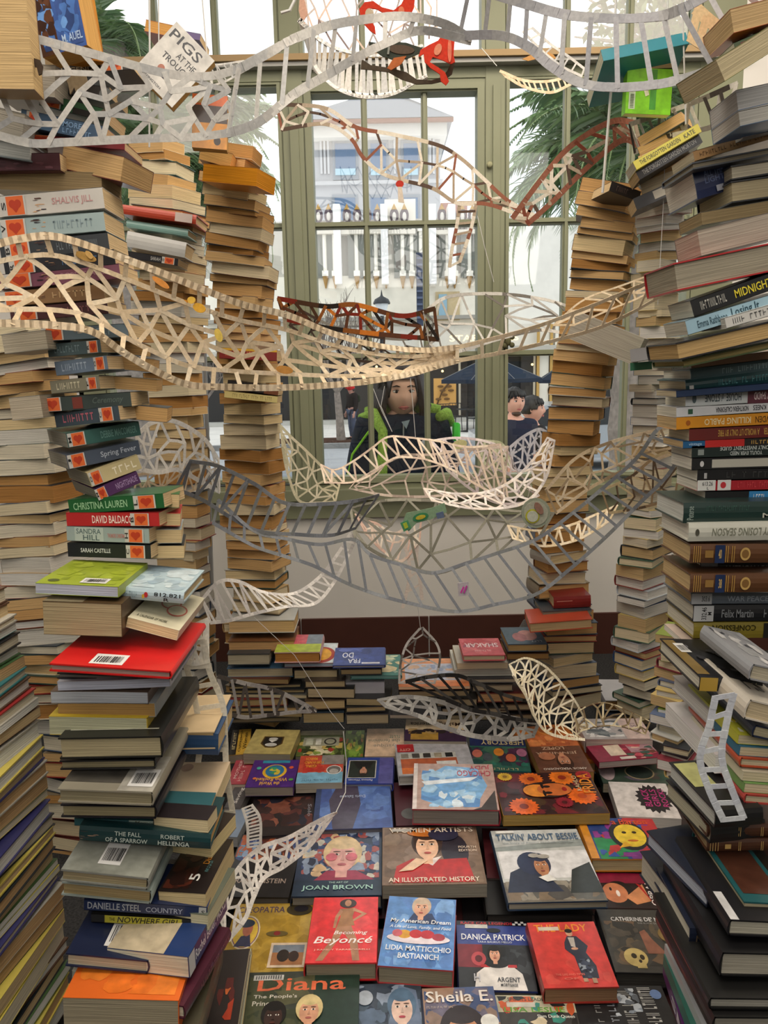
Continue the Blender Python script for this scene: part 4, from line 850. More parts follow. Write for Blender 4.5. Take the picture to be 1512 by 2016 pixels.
H(1350,760,1560,736,24, 'deep teal hardback spine below the blue-grey one', cc='#1d4448', hard=True, spine=[('R', .03, .1, .07, .5, '#c8c8c4'), T1((6, 2, 11,), .3, .95, '#4a8488')])
H(1332,776,1560,757,14, 'thin navy glossy paperback sticking out left', Y=1.5, cc='#22385c')
H(1350,786,1560,776,31, 'white and maroon paperback with upside-down title and arch mark', cc='#c2c8c8', flip=True, spine=[('R', .0, 0, .42, 1, '#5c2a38'), T1('ANTHONY SHADID', .08, .36, '#d8c8c8'), T1('HOUSE', .48, .62, '#39454c'), T1('of', .645, .665, '#39454c'), T1('STONE', .68, .82, '#39454c'), ('E', .92, .5, .02, .3, '#4a5a60')])
H(1332,812,1560,798,21, 'white paperback with thin black title under the white and maroon one', cc='#d4d6d8', flip=True, spine=[T1('WEAK KNEES', .1, .34, '#3a3a40'), T1('NORTHERN CALIFORNIA', .38, .66, '#26262c'), ('R', .86, .25, .9, .75, '#2e5a40')])
H(1332,834,1560,822,26, 'orange-yellow paperback with cream capitals', cc='#dc9422', flip=True, spine=[T1('BOWDEN', .12, .32, '#5c3c10'), T1('KILLING PABLO', .36, .76, '#f2e2b0'), ('E', .9, .5, .02, .22, '#a85c18')])
H(1357,856,1560,846,27, 'dark red paperback with gold capitals', cc='#6a2420', flip=True, spine=[T1('MANCHESTER', .1, .28, '#c8a050'), T1('A WORLD LIT ONLY BY FIRE', .32, .72, '#c8a050')])
H(1345,876,1560,867,15, 'thin blue and red paperback', cc='#1d5c8c', spine=[('R', .2, 0, .56, 1, '#c02a28'), ('R', .56, 0, 1, 1, '#22201e'), T1((5,), .62, .8, '#c8a050'), T1('vintage', .05, .17, '#a8c8e0')])
H(1362,890,1560,884,24, 'dark green-black paperback with two-line white title', cc='#1c2a28', flip=True, spine=[T1('THE ONLY INVESTMENT GUIDE', .15, .72, '#c4ccc8', .1, .45), T1("YOU'LL EVER NEED", .3, .62, '#c4ccc8', .55, .9), ('R', .88, .3, .94, .8, '#8a9490')])
H(1362,914,1560,908,25, 'black paperback with a torn white band', cc='#1b1c1e', spine=[('R', .2, .15, 1, .85, '#b4b2a6'), ('E', .1, .5, .02, .25, '#c8c8c8')])
H(1373,936,1560,932,24, 'plain black paperback with small white emblem', cc='#16171a', spine=[('R', .07, .2, .1, .7, '#a8a8a8'), T1((2, 1, 4,), .3, .8, '#3a3a3a')])
H(1373,956,1560,952,23, 'red hardback with white library label 613.26', cc='#a01f2a', spine=[('R', 0, .02, .19, .98, '#cfd0cc'), T1('613.26', .05, .16, '#222222', .45, .85), T1('L', .1, .12, '#222222', .1, .35), ('R', .21, .02, .35, .98, '#cfd0cc'), ('E', .27, .5, .03, .3, '#b83238'), T1((3, 4, 7, 4,), .42, .95, '#c04048')])
H(1388,980,1560,978,26, 'black and bright blue paperback under the red one', cc='#15181a', spine=[('R', .5, 0, 1, 1, '#2f7ab0'), T1((5, 8,), .55, .95, '#e0e0e0')], yaw=0)
H(1345,1010,1560,1006,42, 'thick dark green cloth hardback sticking out left', Y=1.47, cc='#1c3430', hard=True, pc='#c4c6c0', spine=[('TV', 'Peterse', .03, .15, .09, .85, '#8a9a92'), T1((5, 9, 5,), .2, .6, '#3a5a50', .6, .85), T1('Mind', .72, .95, '#b4b8ac', .2, .45)])
H(1355,1048,1560,1044,38, 'ivory hardback with grey italic capitals', Y=1.46, cc='#c3c4b8', hard=True, flip=True, spine=[T1('MY LOSING SEASON', .2, .78, '#767868', .28, .72, .15), ('E', .92, .5, .02, .2, '#4a4a40')])
def ency(y, num, label): H(1358,y,1560,y-1,39, label, Y=1.46, cc='#5a3a22', hard=True, flip=False, spine=[('R', a, .05, a+.006, .95, '#b8924a') for a in (.03, .05, .07, .09, .34, .36, .4, .42)]+[('R', .14, .3, .22, .7, '#8a6a38'), ('R', .235, 0, .33, 1, '#1c2c50'), T1(num, .27, .3, '#c8a860'), ('E', .53, .5, .05, .36, '#b8985a'), ('E', .53, .5, .035, .24, '#7a5a30')])
ency(1090, '40', 'brown encyclopaedia volume with blue band numbered 40')
H(1378,1118,1560,1117,23, 'grey-labelled black hardback between the two encyclopaedia volumes', cc='#2c2d30', hard=True, spine=[('R', 0, 0, .18, 1, '#85868a'), T1('AMERICAN FAMILY', .25, .9, '#9a9a9a')])
ency(1148, '38', 'brown encyclopaedia volume with blue band numbered 38')
H(1360,1178,1560,1177,23, 'blue-grey hardback with white call number label', cc='#6a7480', hard=True, spine=[('R', 0, 0, .2, 1, '#b4b8bc'), T1('303.6', .1, .18, '#333333'), T1('WAR PEACE WAR', .35, .95, '#9aa4b0')])
H(1364,1207,1560,1206,34, 'black hardback with white label 332.46 M', cc='#202226', hard=True, spine=[('R', 0, 0, .2, 1, '#c0c3c4'), ('TV', '332.46', .08, .1, .13, .9, '#222222'), ('TV', 'M', .14, .4, .18, .6, '#222222'), T1('Felix Martin', .28, .6, '#8c9094'), T1((5,), .7, .9, '#8c9094')])
H(1365,1241,1560,1240,33, 'olive-yellow hardback with dark capitals', cc='#8a7c2a', hard=True, flip=True, spine=[('R', 0, 0, .3, 1, '#24241f'), T1('THE', .55, .62, '#2c280e', .55, .9), T1('CONFESSION', .38, .82, '#2c280e', .12, .5)])
H(1345,1267,1425,1268,12, 'thin pinkish-white paperback with brown letters', cc='#cbb8ac', spine=[T1('THE NO COMPLEX', .05, .9, '#7a3c34')])
bk(1376,1345,1500,1350,30, 1.3, 'black and gold hardback with silver capitals jutting out of the right stack', group=GH, cc='#15161c', hard=True, dp=.2, px=9000, pc='#cfcbbb', flip=True, spine=[('R', .72, 0, 1, 1, '#a88a3a'), T1('A. DAVIES', .1, .55, '#a9a282')], top=[('R', 0, .05, .2, .95, '#7a6434')]+barcode(.12, .6, .3, .85, 4)+[('S', 7, 10, .3, .1, .9, .9, .06, ['#26262c', '#34343c', '#5c5c64'])])
bk(1478,1322,1560,1340,34, 1.22, 'silver-jacketed hardback overlapping the black and gold one', group=GH, face='headL', cc='#8a8c90', hard=True, dp=.2, px=4000, pc='#b8b09a', top=[('S', 8, 18, .05, .05, .95, .95, .12, ['#c0c0c0', '#45474c', '#9a9c9e'])])
bk(1470,1395,1560,1418,42, 1.2, 'white hardback with large black curly initials at the right edge', group=GH, face='headL', cc='#c4bdb0', hard=True, dp=.19, px=5500, pc='#c2b292', top=[T1('P.s', .35, .75, '#26221e', .3, .75)])
bk(1484,1438,1560,1456,26, 1.22, 'navy-boarded hardback under the curly initials', group=GH, face='headL', cc='#26304a', hard=True, dp=.19, px=2600, pc='#b8ae90')
for i, (y, c_, lb) in enumerate(((1455, '#b8b83c', 'yellow flower-print paperback'), (1478, '#2f6a86', 'blue paperback with a green tab'), (1500, '#b04a2c', 'orange-red hardback'), (1527, '#c7c0a8', 'cream children\'s book'), (1550, '#6a9050', 'green-spotted paperback'), (1572, '#a03a34', 'red-edged paperback'))):
    bk(1452+i*3, y, 1560, y+8, 20, 1.24-.006*i, lb+' in the fanned pile at the right edge', group=GH, face='headL', cc=c_, hard=i in (2, 5), dp=.22, px=1700, pc='#c8bc9c',
       top=[('S', 20+i, 22, .05, .05, .95, .95, .09, [c_, '#d8d8c8', '#7ac048', '#c8b838'])])
quad((1330,1330),(1400,1326),(1470,1400),(1400,1406), 0, .03, 'grey-jacketed book lying open-edged behind the paper ladder', Y=1.42, face='headR', cc='#b4b0b0', pc='#dcdcd8', group=GH, hard=True)
quad((1328,1385),(1400,1378),(1465,1480),(1395,1490), 0, .035, 'white paperback lying behind the hanging paper ladder', Y=1.4, face='headR', cc='#ccc9c9', pc='#e4e4e2', group=GH)
quad((1325,1500),(1392,1494),(1512,1590),(1398,1596), 0, .03, 'black hardback with a yellow-green paper on its cover', Y=1.27, face='spine', cc='#19191a', pc='#c9cbc6', group=GH, hard=True, top=[('R', .05, .45, .55, .95, '#a5a66c'), T1((6,), .7, .95, '#8a8a84', .2, .24)])
quad((1312,1532),(1392,1530),(1530,1614),(1392,1620), 0, .034, 'black-spined hardback with round white emblem under the yellow-green paper', Y=1.29, face='spine', cc='#1e1e1f', pc='#b9b59f', group=GH, hard=True)
for j, (y, lb) in enumerate(((1624, 'upper'), (1652, 'lower'))):
    H(1391,y+12,1560,y+9,26, lb+' of two brown gilt-banded volumes in the right stack foot', Y=1.22, cc='#4a2c1c', hard=True, dp=.15, pc='#a08a6a', spine=[('R', a, .1, a+.006, .9, '#c8a868') for a in (.03, .06, .09, .12, .36, .38, .62, .64, .85)]+[('R', .2, .3, .27, .7, '#b8985c')])
quad((1282,1636),(1368,1618),(1490,1736),(1386,1760), 0, .028, 'navy cloth hardback with white spine label pointing at the camera', Y=1.24, face='spine', cc='#141b2c', pc='#b5bccb', group=GH, hard=True, top=[('R', .8, .0, 1, .12, '#c8c8c6'), T1('7', .5, .54, '#8a6a3a', .7, .78)])
quad((1282,1680),(1372,1660),(1470,1810),(1356,1832), 0, .05, 'thick navy hardback with faint gold capitals, second in the foot pile', Y=1.25, face='spine', cc='#10182c', pc='#c3bfb0', group=GH, hard=True)
H(1356,1844,1440,1848,40, 'navy hardback front end lettered in brown-gold capitals', Y=1.14, cc='#121a2e', hard=True, dp=.16, flip=True, spine=[T1('RYAN', .2, .85, '#5a4c3c', .3, .75)])
dspine(1463,1775,1372,1630, 1.14, 1.42, .03, .16, 'teal hardback with pale lettering running away from the camera', '#155055', [T1('Life Landscaping', .25, .95, '#9cc4bc', .25, .78)], hard=True, top=[base('#c9c4a4'), ('R', .0, .25, .92, 1, '#241f18'), ('R', .1, .5, .8, 1, '#4a2a1c')], group=GH, left=True)
H(1462,1792,1560,1798,40, 'cream-edged teal-boarded hardback end at the right frame edge', Y=1.1, face='fore', cc='#1c5458', hard=True, pc='#b8ae90', dp=.2, top=[('R', .1, .1, .9, .9, '#4a2a1e')])
H(1436,1826,1560,1832,36, 'black hardback with white library label at its corner', Y=1.07, face='headL', cc='#16161a', hard=True, pc='#b5b2a2', dp=.22, top=[('R', .0, .0, .14, .3, '#c9c9c9')])
H(1420,1898,1560,1902,54, 'large black hardback with pale page block near the lower right', Y=1.05, face='headL', cc='#121214', hard=True, pc='#a6a294', dp=.24)
H(1398,1975,1560,1978,26, 'white-edged black hardback near the lower right corner', Y=1.02, face='headL', cc='#141414', hard=True, pc='#a09e94', dp=.24)
H(1405,2020,1560,2022,44, 'lowest black hardback in the lower right corner', Y=1.01, face='headL', cc='#161616', hard=True, pc='#8e8b80', dp=.24)
for i, (xa, ya, xb, yb, c_, ops, lb) in enumerate((
    (1416,1955,1312,1786,'#8aa0a6', [T1((5, 4,), .3, .7, '#3a4c54'), ('R', .85, 0, 1, 1, '#c8a030')], 'pale blue paperback spine running back beside the dark stack'),
    (1400,1998,1312,1838,'#25222a', [T1((3, 4,), .2, .9, '#8a8288', .1, .9)], 'dark bound book with large grey spine capitals in the lower right pile'),
    (1385,2040,1308,1870,'#c8ccd0', [], 'white glossy book in the lower right pile'),
    (1370,2060,1306,1890,'#3a7a6c', [], 'green thin book in the lower right pile'),
    (1360,2090,1305,1905,'#5a2468', [T1('SM', .35, .8, '#e8e0ec', .15, .85)], 'purple paperback with white capitals in the lower right pile'))):
    dspine(xa, ya, xb, yb, 1.12, 1.3, .026, .14, lb, c_, ops, group=GH, left=True)
# ---- low piles at the back of the book floor
GP = 'low piles between the rear stacks'
def LP(x0, x1, y0, y1, Y, label, **k):
    bk(x0, (y0+y1)/2, x1, (y0+y1)/2-(x1-x0)*.012, y1-y0, Y, label, group=GP, px=(x1-x0)*(y1-y0)+k.pop('ex', 600), **k)
B_ = '#b9a27a'
LP(449,580,1221,1248,2.62,'buff-edged hardback at the top of the low left pile, its shiny cover showing', face='fore', hard=True, cc='#a8a8a4', pc='#c9a877', dp=.14)
LP(449,580,1262,1284,2.6,'brown worn hardback second from the top of the low left pile', face='fore', hard=True, cc='#6a4428', pc='#bd9566', dp=.16, yaw=0)
LP(447,531,1287,1311,2.56,'small cream-edged hardback at the left of the low pile', face='fore', hard=True, cc='#2a3238', pc='#aba38c')
LP(540,630,1284,1306,2.52,'thick orange-edged hardback with a green and pink cover', face='headR', hard=True, cc='#caa0a0', pc='#a8763c', dp=.18, top=[('R', 0, 0, 1, .45, '#a9b84a'), ('R', 0, .45, .65, 1, '#c8606c'), ('R', .65, .45, 1, 1, '#7a8490'), T1((4,), .2, .6, '#c8485a', .5, .62)])
LP(560,660,1306,1314,2.56,'thin paperback with a yellow and red circle cover', face='headR', cc='#b04a3c', pc='#98a8b4', dp=.2, top=[('R', 0, 0, 1, 1, '#c8d4d8'), ('E', .7, .4, .28, .4, '#a83a30'), ('E', .7, .42, .2, .3, '#e0a838')])
LP(655,758,1310,1316,2.5,'blue-purple hardback with white block letters upside down', face='headR', hard=True, cc='#32407a', pc='#a9a290', dp=.17, topflip=True, top=[('R', 0, 0, 1, 1, '#3f4f8c'), ('S', 12, 20, .05, .05, .95, .95, .12, ['#44569a', '#39467c', '#5a6ab0']), T1('DO', .62, .84, '#dfe4f0', .3, .6), T1('FRA', .48, .72, '#dfe4f0', .66, .9), ('R', .1, .86, .45, .94, '#d8d8e0')])
LP(670,752,1317,1330,2.52,'buff-edged book under the blue-purple cover', face='fore', hard=True, cc='#26262a', pc='#a08c66')
LP(690,790,1330,1338,2.54,'teal-edged thin hardback with a pale watercolour cover', face='headR', hard=True, cc='#4a8078', pc='#7aa09a', dp=.2, top=[('S', 14, 20, .4, .05, .98, .95, .12, ['#c9cfae', '#d8c8a0', '#9ab0a0'])])
LP(447,577,1315,1335,2.58,'cream-edged hardback spanning the left pile, blue lower board', face='fore', hard=True, cc='#4a7090', pc='#b4a98c')
LP(578,665,1318,1338,2.56,'cream-edged hardback tilting right in the second row', face='fore', hard=True, cc='#30302e', pc='#b3a380')
LP(680,757,1342,1372,2.56,'white-jacketed book under the teal-edged one', face='spine', cc='#b4b2b8', dp=.15)
for i, (x0, x1, y0, y1, pc_, c_) in enumerate(((450,568,1337,1347,'#8a7450','#5a2a20'), (452,592,1349,1357,'#9a8a66','#1c1c1c'), (452,600,1358,1367,'#8c7c5a','#202428'), (452,604,1368,1375,'#b4a888','#6a6a62'), (452,566,1376,1392,'#a08a62','#6a2420'),
        (450,596,1393,1403,'#b89c6c','#33302c'), (455,595,1404,1412,'#8a7a58','#202224'), (456,590,1413,1424,'#6c6250','#161616'),
        (600,680,1340,1355,'#a39270','#3a302a'), (606,697,1356,1375,'#a9997a','#1e1e1e'), (600,680,1378,1398,'#b39c72','#4a3a2a'), (596,678,1402,1426,'#a08e6a','#2a3844'),
        (682,768,1376,1390,'#9a8a68','#1c1c1e'), (681,760,1391,1403,'#a4906a','#282828'), (681,766,1405,1428,'#a3967c','#26262a'), (768,860,1408,1416,'#a0968a','#303036'))):
    LP(x0, x1, y0, y1, 2.56-.004*i, '%s-boarded book with dull page edges, %s in the packed low row' % ({0: 'brown', 1: 'black', 2: 'slate', 3: 'grey', 4: 'dark red', 5: 'umber'}.get(i, 'dark'), ['topmost left', 'second left', 'third left', 'fourth left', 'fifth left', 'sixth left', 'seventh left', 'lowest left', 'topmost middle', 'second middle', 'third middle', 'lowest middle', 'topmost centre', 'second centre', 'third centre', 'lowest centre'][i]), face='fore', hard=i % 3 != 0, cc=c_, pc=pc_, yaw=(-4, 3, 0)[i % 3])
LP(785,925,1352,1358,2.5,'orange-edged magazine with blue sketch cover in the middle of the low row', face='headR', cc='#d8946a', pc='#c8a888', dp=.26, top=[('R', 0, 0, 1, .15, '#d07a4a'), ('R', 0, .85, 1, 1, '#dc9a70'), ('R', .1, .2, .9, .8, '#b9bccc'), ('S', 15, 24, .15, .25, .85, .75, .07, ['#8f9cba', '#c9a890', '#a4b0c4'])])
LP(785,925,1360,1374,2.52,'dark thin book directly under the orange-edged magazine', face='fore', hard=True, cc='#1f1f20', pc='#9c8a6a')
LP(900,1000,1305,1318,2.56,'cream paperback under the pink-red cover', face='fore', cc='#b8b4a8', pc='#bcae92', dp=.18)
LP(912,995,1290,1302,2.52,'pink-red hardback with white block letters upside down', face='headR', hard=True, cc='#c2545c', pc='#b9a98c', dp=.17, topflip=True, top=[('R', 0, 0, 1, 1, '#c65a64'), ('S', 16, 16, .05, .05, .95, .95, .12, ['#cf6a70', '#b8444e', '#9a4a60']), T1('SHAKAR', .08, .9, '#ecd8d8', .3, .55), T1((7,), .3, .7, '#ecc8c8', .7, .8)])
LP(895,1010,1318,1332,2.58,'wide grey-white book under the cream paperback', face='fore', hard=True, cc='#c4c2b8', pc='#a9a69c', dp=.2)
LP(1000,1078,1268,1284,2.56,'blue-black hardback with a pink face print, upper right low pile', face='headR', hard=True, cc='#3c4c5c', pc='#a88c5c', dp=.18, topflip=True, top=[('R', 0, 0, 1, 1, '#4c6070'), ('E', .4, .5, .25, .3, '#c48a84'), ('E', .62, .6, .18, .25, '#a86c70'), T1((4,), .1, .4, '#c8d0d8', .8, .9)])
LP(998,1082,1286,1300,2.58,'brown-edged book under the blue-black hardback', face='fore', hard=True, cc='#4a3020', pc='#a07c4c')
for i, (x0, x1, y0, y1, pc_, c_) in enumerate(((925,1060,1336,1346,'#a59a86','#3c3c40'), (930,1010,1348,1362,'#9d9078','#504a44'), (940,1055,1364,1384,'#b08a62','#5a1c1c'), (860,940,1376,1392,'#a8987c','#3a3630'), (870,1000,1394,1406,'#a3937a','#2a2a2a'), (985,1060,1386,1400,'#9a8a70','#3a2a22'), (880,1060,1407,1420,'#8c8068','#1d1d1f'))):
    LP(x0, x1, y0, y1, 2.56, 'dark-boarded book with dull edges, %s of the right low row' % ['topmost', 'second', 'third', 'fourth', 'fifth', 'sixth', 'lowest'][i], face='fore', hard=True, cc=c_, pc=pc_)
quad((1180,1340),(1258,1336),(1262,1376),(1186,1382), .1, .04, 'grey-white hardback lying between the leaning stack and the tall column', cc='#a9a9ae', pc='#8a6a44', hard=True, group=GP)
quad((1186,1386),(1262,1378),(1268,1405),(1192,1412), .05, .04, 'dark blue book below the grey-white one beside the leaning stack', cc='#20283a', pc='#a08a6a', hard=True, group=GP)
# ---- the floor of biography covers
GF = 'books laid face up on the floor'
def Q(tl, tr_, br, bl_, z, th, label, up=True, **k): quad(tl, tr_, br, bl_, z, th, label, up, group=GF, **k)
lib = [('R', .05, .9, .32, .96, '#c8c8c4')]+[('R', .07+i*.022, .91, .08+i*.022, .95, '#55555a') for i in range(11)]
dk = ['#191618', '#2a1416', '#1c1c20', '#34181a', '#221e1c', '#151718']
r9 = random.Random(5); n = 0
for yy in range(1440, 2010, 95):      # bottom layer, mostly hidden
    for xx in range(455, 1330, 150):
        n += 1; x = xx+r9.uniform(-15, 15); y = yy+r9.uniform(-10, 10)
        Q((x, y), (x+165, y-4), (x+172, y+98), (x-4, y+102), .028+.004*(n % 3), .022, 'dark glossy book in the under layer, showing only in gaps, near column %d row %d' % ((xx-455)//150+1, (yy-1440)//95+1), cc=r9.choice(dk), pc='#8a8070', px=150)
Q((600,1640),(754,1633),(749,1762),(568,1768), .095, .035, 'dark blue art book with a painted blond portrait and pink cheeks', hard=True, cc='#1b2a40', pc='#8f897c',
  top=[base('#2c3a54'), ('S', 1, 150, .05, .25, .97, .98, .06, ['#3a4a78', '#8a9ab4', '#c8c4b8', '#a85a58', '#2a3048', '#50648a', '#d8b890'])]+[('R', 0, 0, 1, .22, '#22344a'), ('G', [(.22, .22), (.36, .36), (.7, .36), (.92, .22)], '#9a3450')]+face_ops(.53, .58, .24, '#e0a8a0', '#d9bf94', '#b8606a', 1.0, False)+[('E', .4, .56, .07, .06, '#cf6a78'), ('E', .64, .56, .07, .06, '#cf6a78'), T1('THE ART OF', .4, .62, '#a8c8c0', .165, .19), T1('JOAN BROWN', .1, .9, '#a4cfc4', .06, .14)])
Q((470,1640),(600,1645),(566,1768),(440,1766), .08, .03, 'black hardback with an orange and blue picture left of the blond portrait', hard=True, cc='#1d1a1a', pc='#777066',
  top=[base('#1f1d1f'), ('S', 2, 60, .02, .55, .98, .98, .09, ['#3a4a7c', '#a85a3a', '#5a3028', '#8aa0c0', '#2a2a3c']), T1('FRANKENSTEIN', .1, .9, '#a8988c', .2, .27), ('TV', 'EN', .05, .6, .12, .8, '#4a90b8')])
Q((462,1776),(622,1782),(606,1922),(430,1925), .07, .03, 'large gold hardback with a cameo, an eye and a small framed scene', hard=True, cc='#a8842a', pc='#8a8070',
  top=[base('#b08e32'), ('S', 3, 40, .02, .02, .98, .98, .12, ['#b8963a', '#a5842a', '#bc9c44']), T1('CLEOPATRA', .05, .62, '#4a3a5c', .86, .95), ('E', .2, .58, .17, .24, '#e4d8b4'), ('E', .2, .58, .155, .22, '#7a4a7c'), ('E', .2, .58, .145, .21, '#e8c44c'), ('G', [(.1, .38), (.3, .38), (.26, .55), (.16, .52)], '#3a3c5c'), ('E', .22, .62, .06, .1, '#c8785c'), ('E', .19, .7, .1, .06, '#2c3c54'),
       ('E', .58, .55, .13, .04, '#6a5a2c'), ('E', .58, .555, .04, .03, '#8a2c2c'), ('E', .8, .9, .16, .09, '#3c3420'), ('E', .82, .91, .09, .05, '#1c1a24'), ('R', .54, .1, .96, .42, '#dcc8b0'), ('R', .57, .13, .93, .39, '#a8744c'), ('R', .57, .29, .93, .39, '#7a8490'), ('E', .7, .25, .07, .08, '#2c2420'), ('E', .82, .24, .06, .07, '#3a2c28'), T1('LIFE OF', .1, .35, '#d8c480', .2, .25)])
Q((622,1768),(746,1765),(740,1894),(596,1899), .13, .042, 'bright red hardback with a standing woman in a bodysuit and white script', hard=True, cc='#b81f24', pc='#8f8672',
  top=[base('#e0383c'), ('S', 4, 12, .1, .3, .95, .95, .14, ['#e84a4c', '#dd3034', '#e23c40'])]+[('G', [(.42, .6), (.58, .6), (.72, .3), (.76, .03), (.66, .03), (.6, .3), (.5, .45), (.42, .3), (.24, .03), (.14, .03), (.34, .34)], '#b08060'), ('G', [(.42, .8), (.66, .82), (.62, .68), (.66, .54), (.4, .52), (.44, .68)], '#a87850'), ('G', [(.63, .82), (.84, .72), (.64, .6), (.63, .63), (.76, .72), (.62, .77)], '#c08c6c'), ('G', [(.43, .8), (.36, .68), (.34, .5), (.38, .5), (.41, .66), (.47, .76)], '#b88464'), ('E', .54, .89, .13, .075, '#3a2824'), ('E', .54, .895, .05, .055, '#b88464')]+
       [T1('Becoming', .36, .86, '#f6e8e6', .385, .455, .3), T1('Beyoncé', .08, .94, '#faf0ee', .24, .37, .3), T1('J RANDY TARABORRELLI', .1, .9, '#f4b8a8', .16, .19)])
Q((495,1913),(701,1911),(712,2105),(446,2110), .1, .045, 'large dark green hardback with two seated people and an orange title', hard=True, cc='#25302a', pc='#7a7468',
  top=[base('#3a4038'), ('R', .6, 0, 1, 1, '#24382e'), ('S', 5, 40, .02, .3, .6, .95, .1, ['#4c5038', '#3c4430', '#5a5a40']), T1('Diana', .1, .88, '#e0704c', .78, .93), T1("The People's", .08, .46, '#d8d4c8', .69, .74), T1('Princess', .08, .32, '#d8d4c8', .62, .67)]+lib+
       [('G', [(.12, 0), (.16, .3), (.3, .38), (.44, .3), (.5, 0)], '#c9c4c0')]+face_ops(.28, .5, .12, '#3a2620', '#151210', '#5a3028', 1.1, False)+[('G', [(.36, 0), (.4, .32), (.56, .4), (.76, .32), (.82, 0)], '#4a9aa8')]+face_ops(.58, .54, .13, '#d8a080', '#d8c48c', '#b06058', 1.1, False))
Q((703,1940),(829,1933),(838,2095),(690,2098), .09, .035, 'blue-grey magazine with a woman wrapped in a headscarf', cc='#2c3444', pc='#777066',
  top=[base('#3c4654'), ('S', 6, 60, .02, .02, .98, .98, .1, ['#5a6c84', '#2c3648', '#8a98ac', '#445464']), ('G', [(.45, 0), (.5, .5), (.66, .97), (.92, .9), (.98, .5), (.95, 0)], '#6a7a94')]+face_ops(.7, .66, .2, '#e0c0b0', '#56708a', '#b03c4c', .9, False)+[('G', [(.45, .0), (.5, .38), (.9, .42), (.95, 0)], '#4c6078'), ('E', .15, .8, .12, .1, '#aab4c0')])
Q((832,1948),(972,1940),(1000,2092),(842,2098), .105, .038, 'brown-blue hardback with a dark-haired woman and serif name', hard=True, cc='#3a3c54', pc='#8a8070',
  top=[base('#9a7c68'), ('R', .45, .5, 1, 1, '#4a5a84'), ('S', 7, 30, .02, .5, .98, .98, .1, ['#6a6478', '#8a7468', '#3c4c74']), ]+face_ops(.5, .36, .28, '#c88e68', '#2a2024', '#a04848', .9)+[T1('Sheila E.', .04, .96, '#e4dcd4', .78, .94), T1((3, 4, 2, 2, 3, 4,), .04, .4, '#c8b8a8', .7, .73), ('E', .86, .5, .12, .1, '#dcdcd8')])
Q((757,1632),(939,1624),(955,1738),(748,1746), .125, .035, 'thick brown paperback with a painted woman in a red shawl and orange cap', cc='#7c6a5c', pc='#8b867a',
  top=[base('#7c6452'), ('S', 8, 30, .02, .02, .98, .98, .12, ['#86705c', '#6c5646', '#8a7464']), ('E', .74, .55, .14, .3, '#2a2430'), ('G', [(.1, .03), (.14, .3), (.3, .42), (.5, .4), (.85, .42), (.9, .03)], '#b82c2c'), ('G', [(.4, .38), (.6, .46), (.5, .3)], '#e8dcd8')]+face_ops(.46, .64, .23, '#eec0a0', '#3c2a24', '#b84840', 1.4, False)+[('E', .46, .88, .2, .08, '#c8742c'), ('E', .64, .84, .16, .12, '#2c2c44'), ('G', [(.16, .2), (.34, .42), (.46, .38), (.3, .22)], '#ecc8a8'), T1('WOMEN ARTISTS', .07, .96, '#ecdcc8', .88, .97), T1('FOURTH', .78, .96, '#e8d4c0', .58, .62), T1('EDITION', .78, .96, '#e8d4c0', .52, .56), T1('AN ILLUSTRATED HISTORY', .06, .94, '#ecdcc8', .03, .1)]+[('R', .1, .9, .3, .95, '#b9b4ac')])
Q((760,1760),(891,1775),(900,1916),(752,1898), .13, .042, 'sky blue hardback with a smiling grey-haired woman and a plate of fruit', hard=True, cc='#a03438', pc='#8c8470',
  top=[base('#5a8ac8'), ('S', 9, 40, .02, .02, .98, .98, .14, ['#6a9ad4', '#4c78b8', '#7aa6dc', '#5a84c4']), ('G', [(.3, .6), (.4, .76), (.66, .76), (.76, .6)], '#2c3c64')]+face_ops(.5, .83, .13, '#e0aa8c', '#cbb49c', '#b85850', .9, False)+[('E', .5, .38, .44, .075, '#e8dce4'), ('E', .3, .43, .1, .06, '#dca030'), ('E', .46, .44, .09, .06, '#c42c34'), ('E', .62, .44, .1, .06, '#c0303c'), ('E', .78, .41, .09, .05, '#a83848'), ('E', .2, .44, .07, .05, '#d0606c'),
       T1('My American Dream', .08, .94, '#f2f4f8', .575, .65, .1), T1('A Life of Love, Family, and Food', .08, .95, '#e4ecf8', .5, .555, .25), T1('LIDIA MATTICCHIO', .07, .96, '#eef2f8', .2, .27), T1('BASTIANICH', .25, .8, '#eef2f8', .1, .17)])
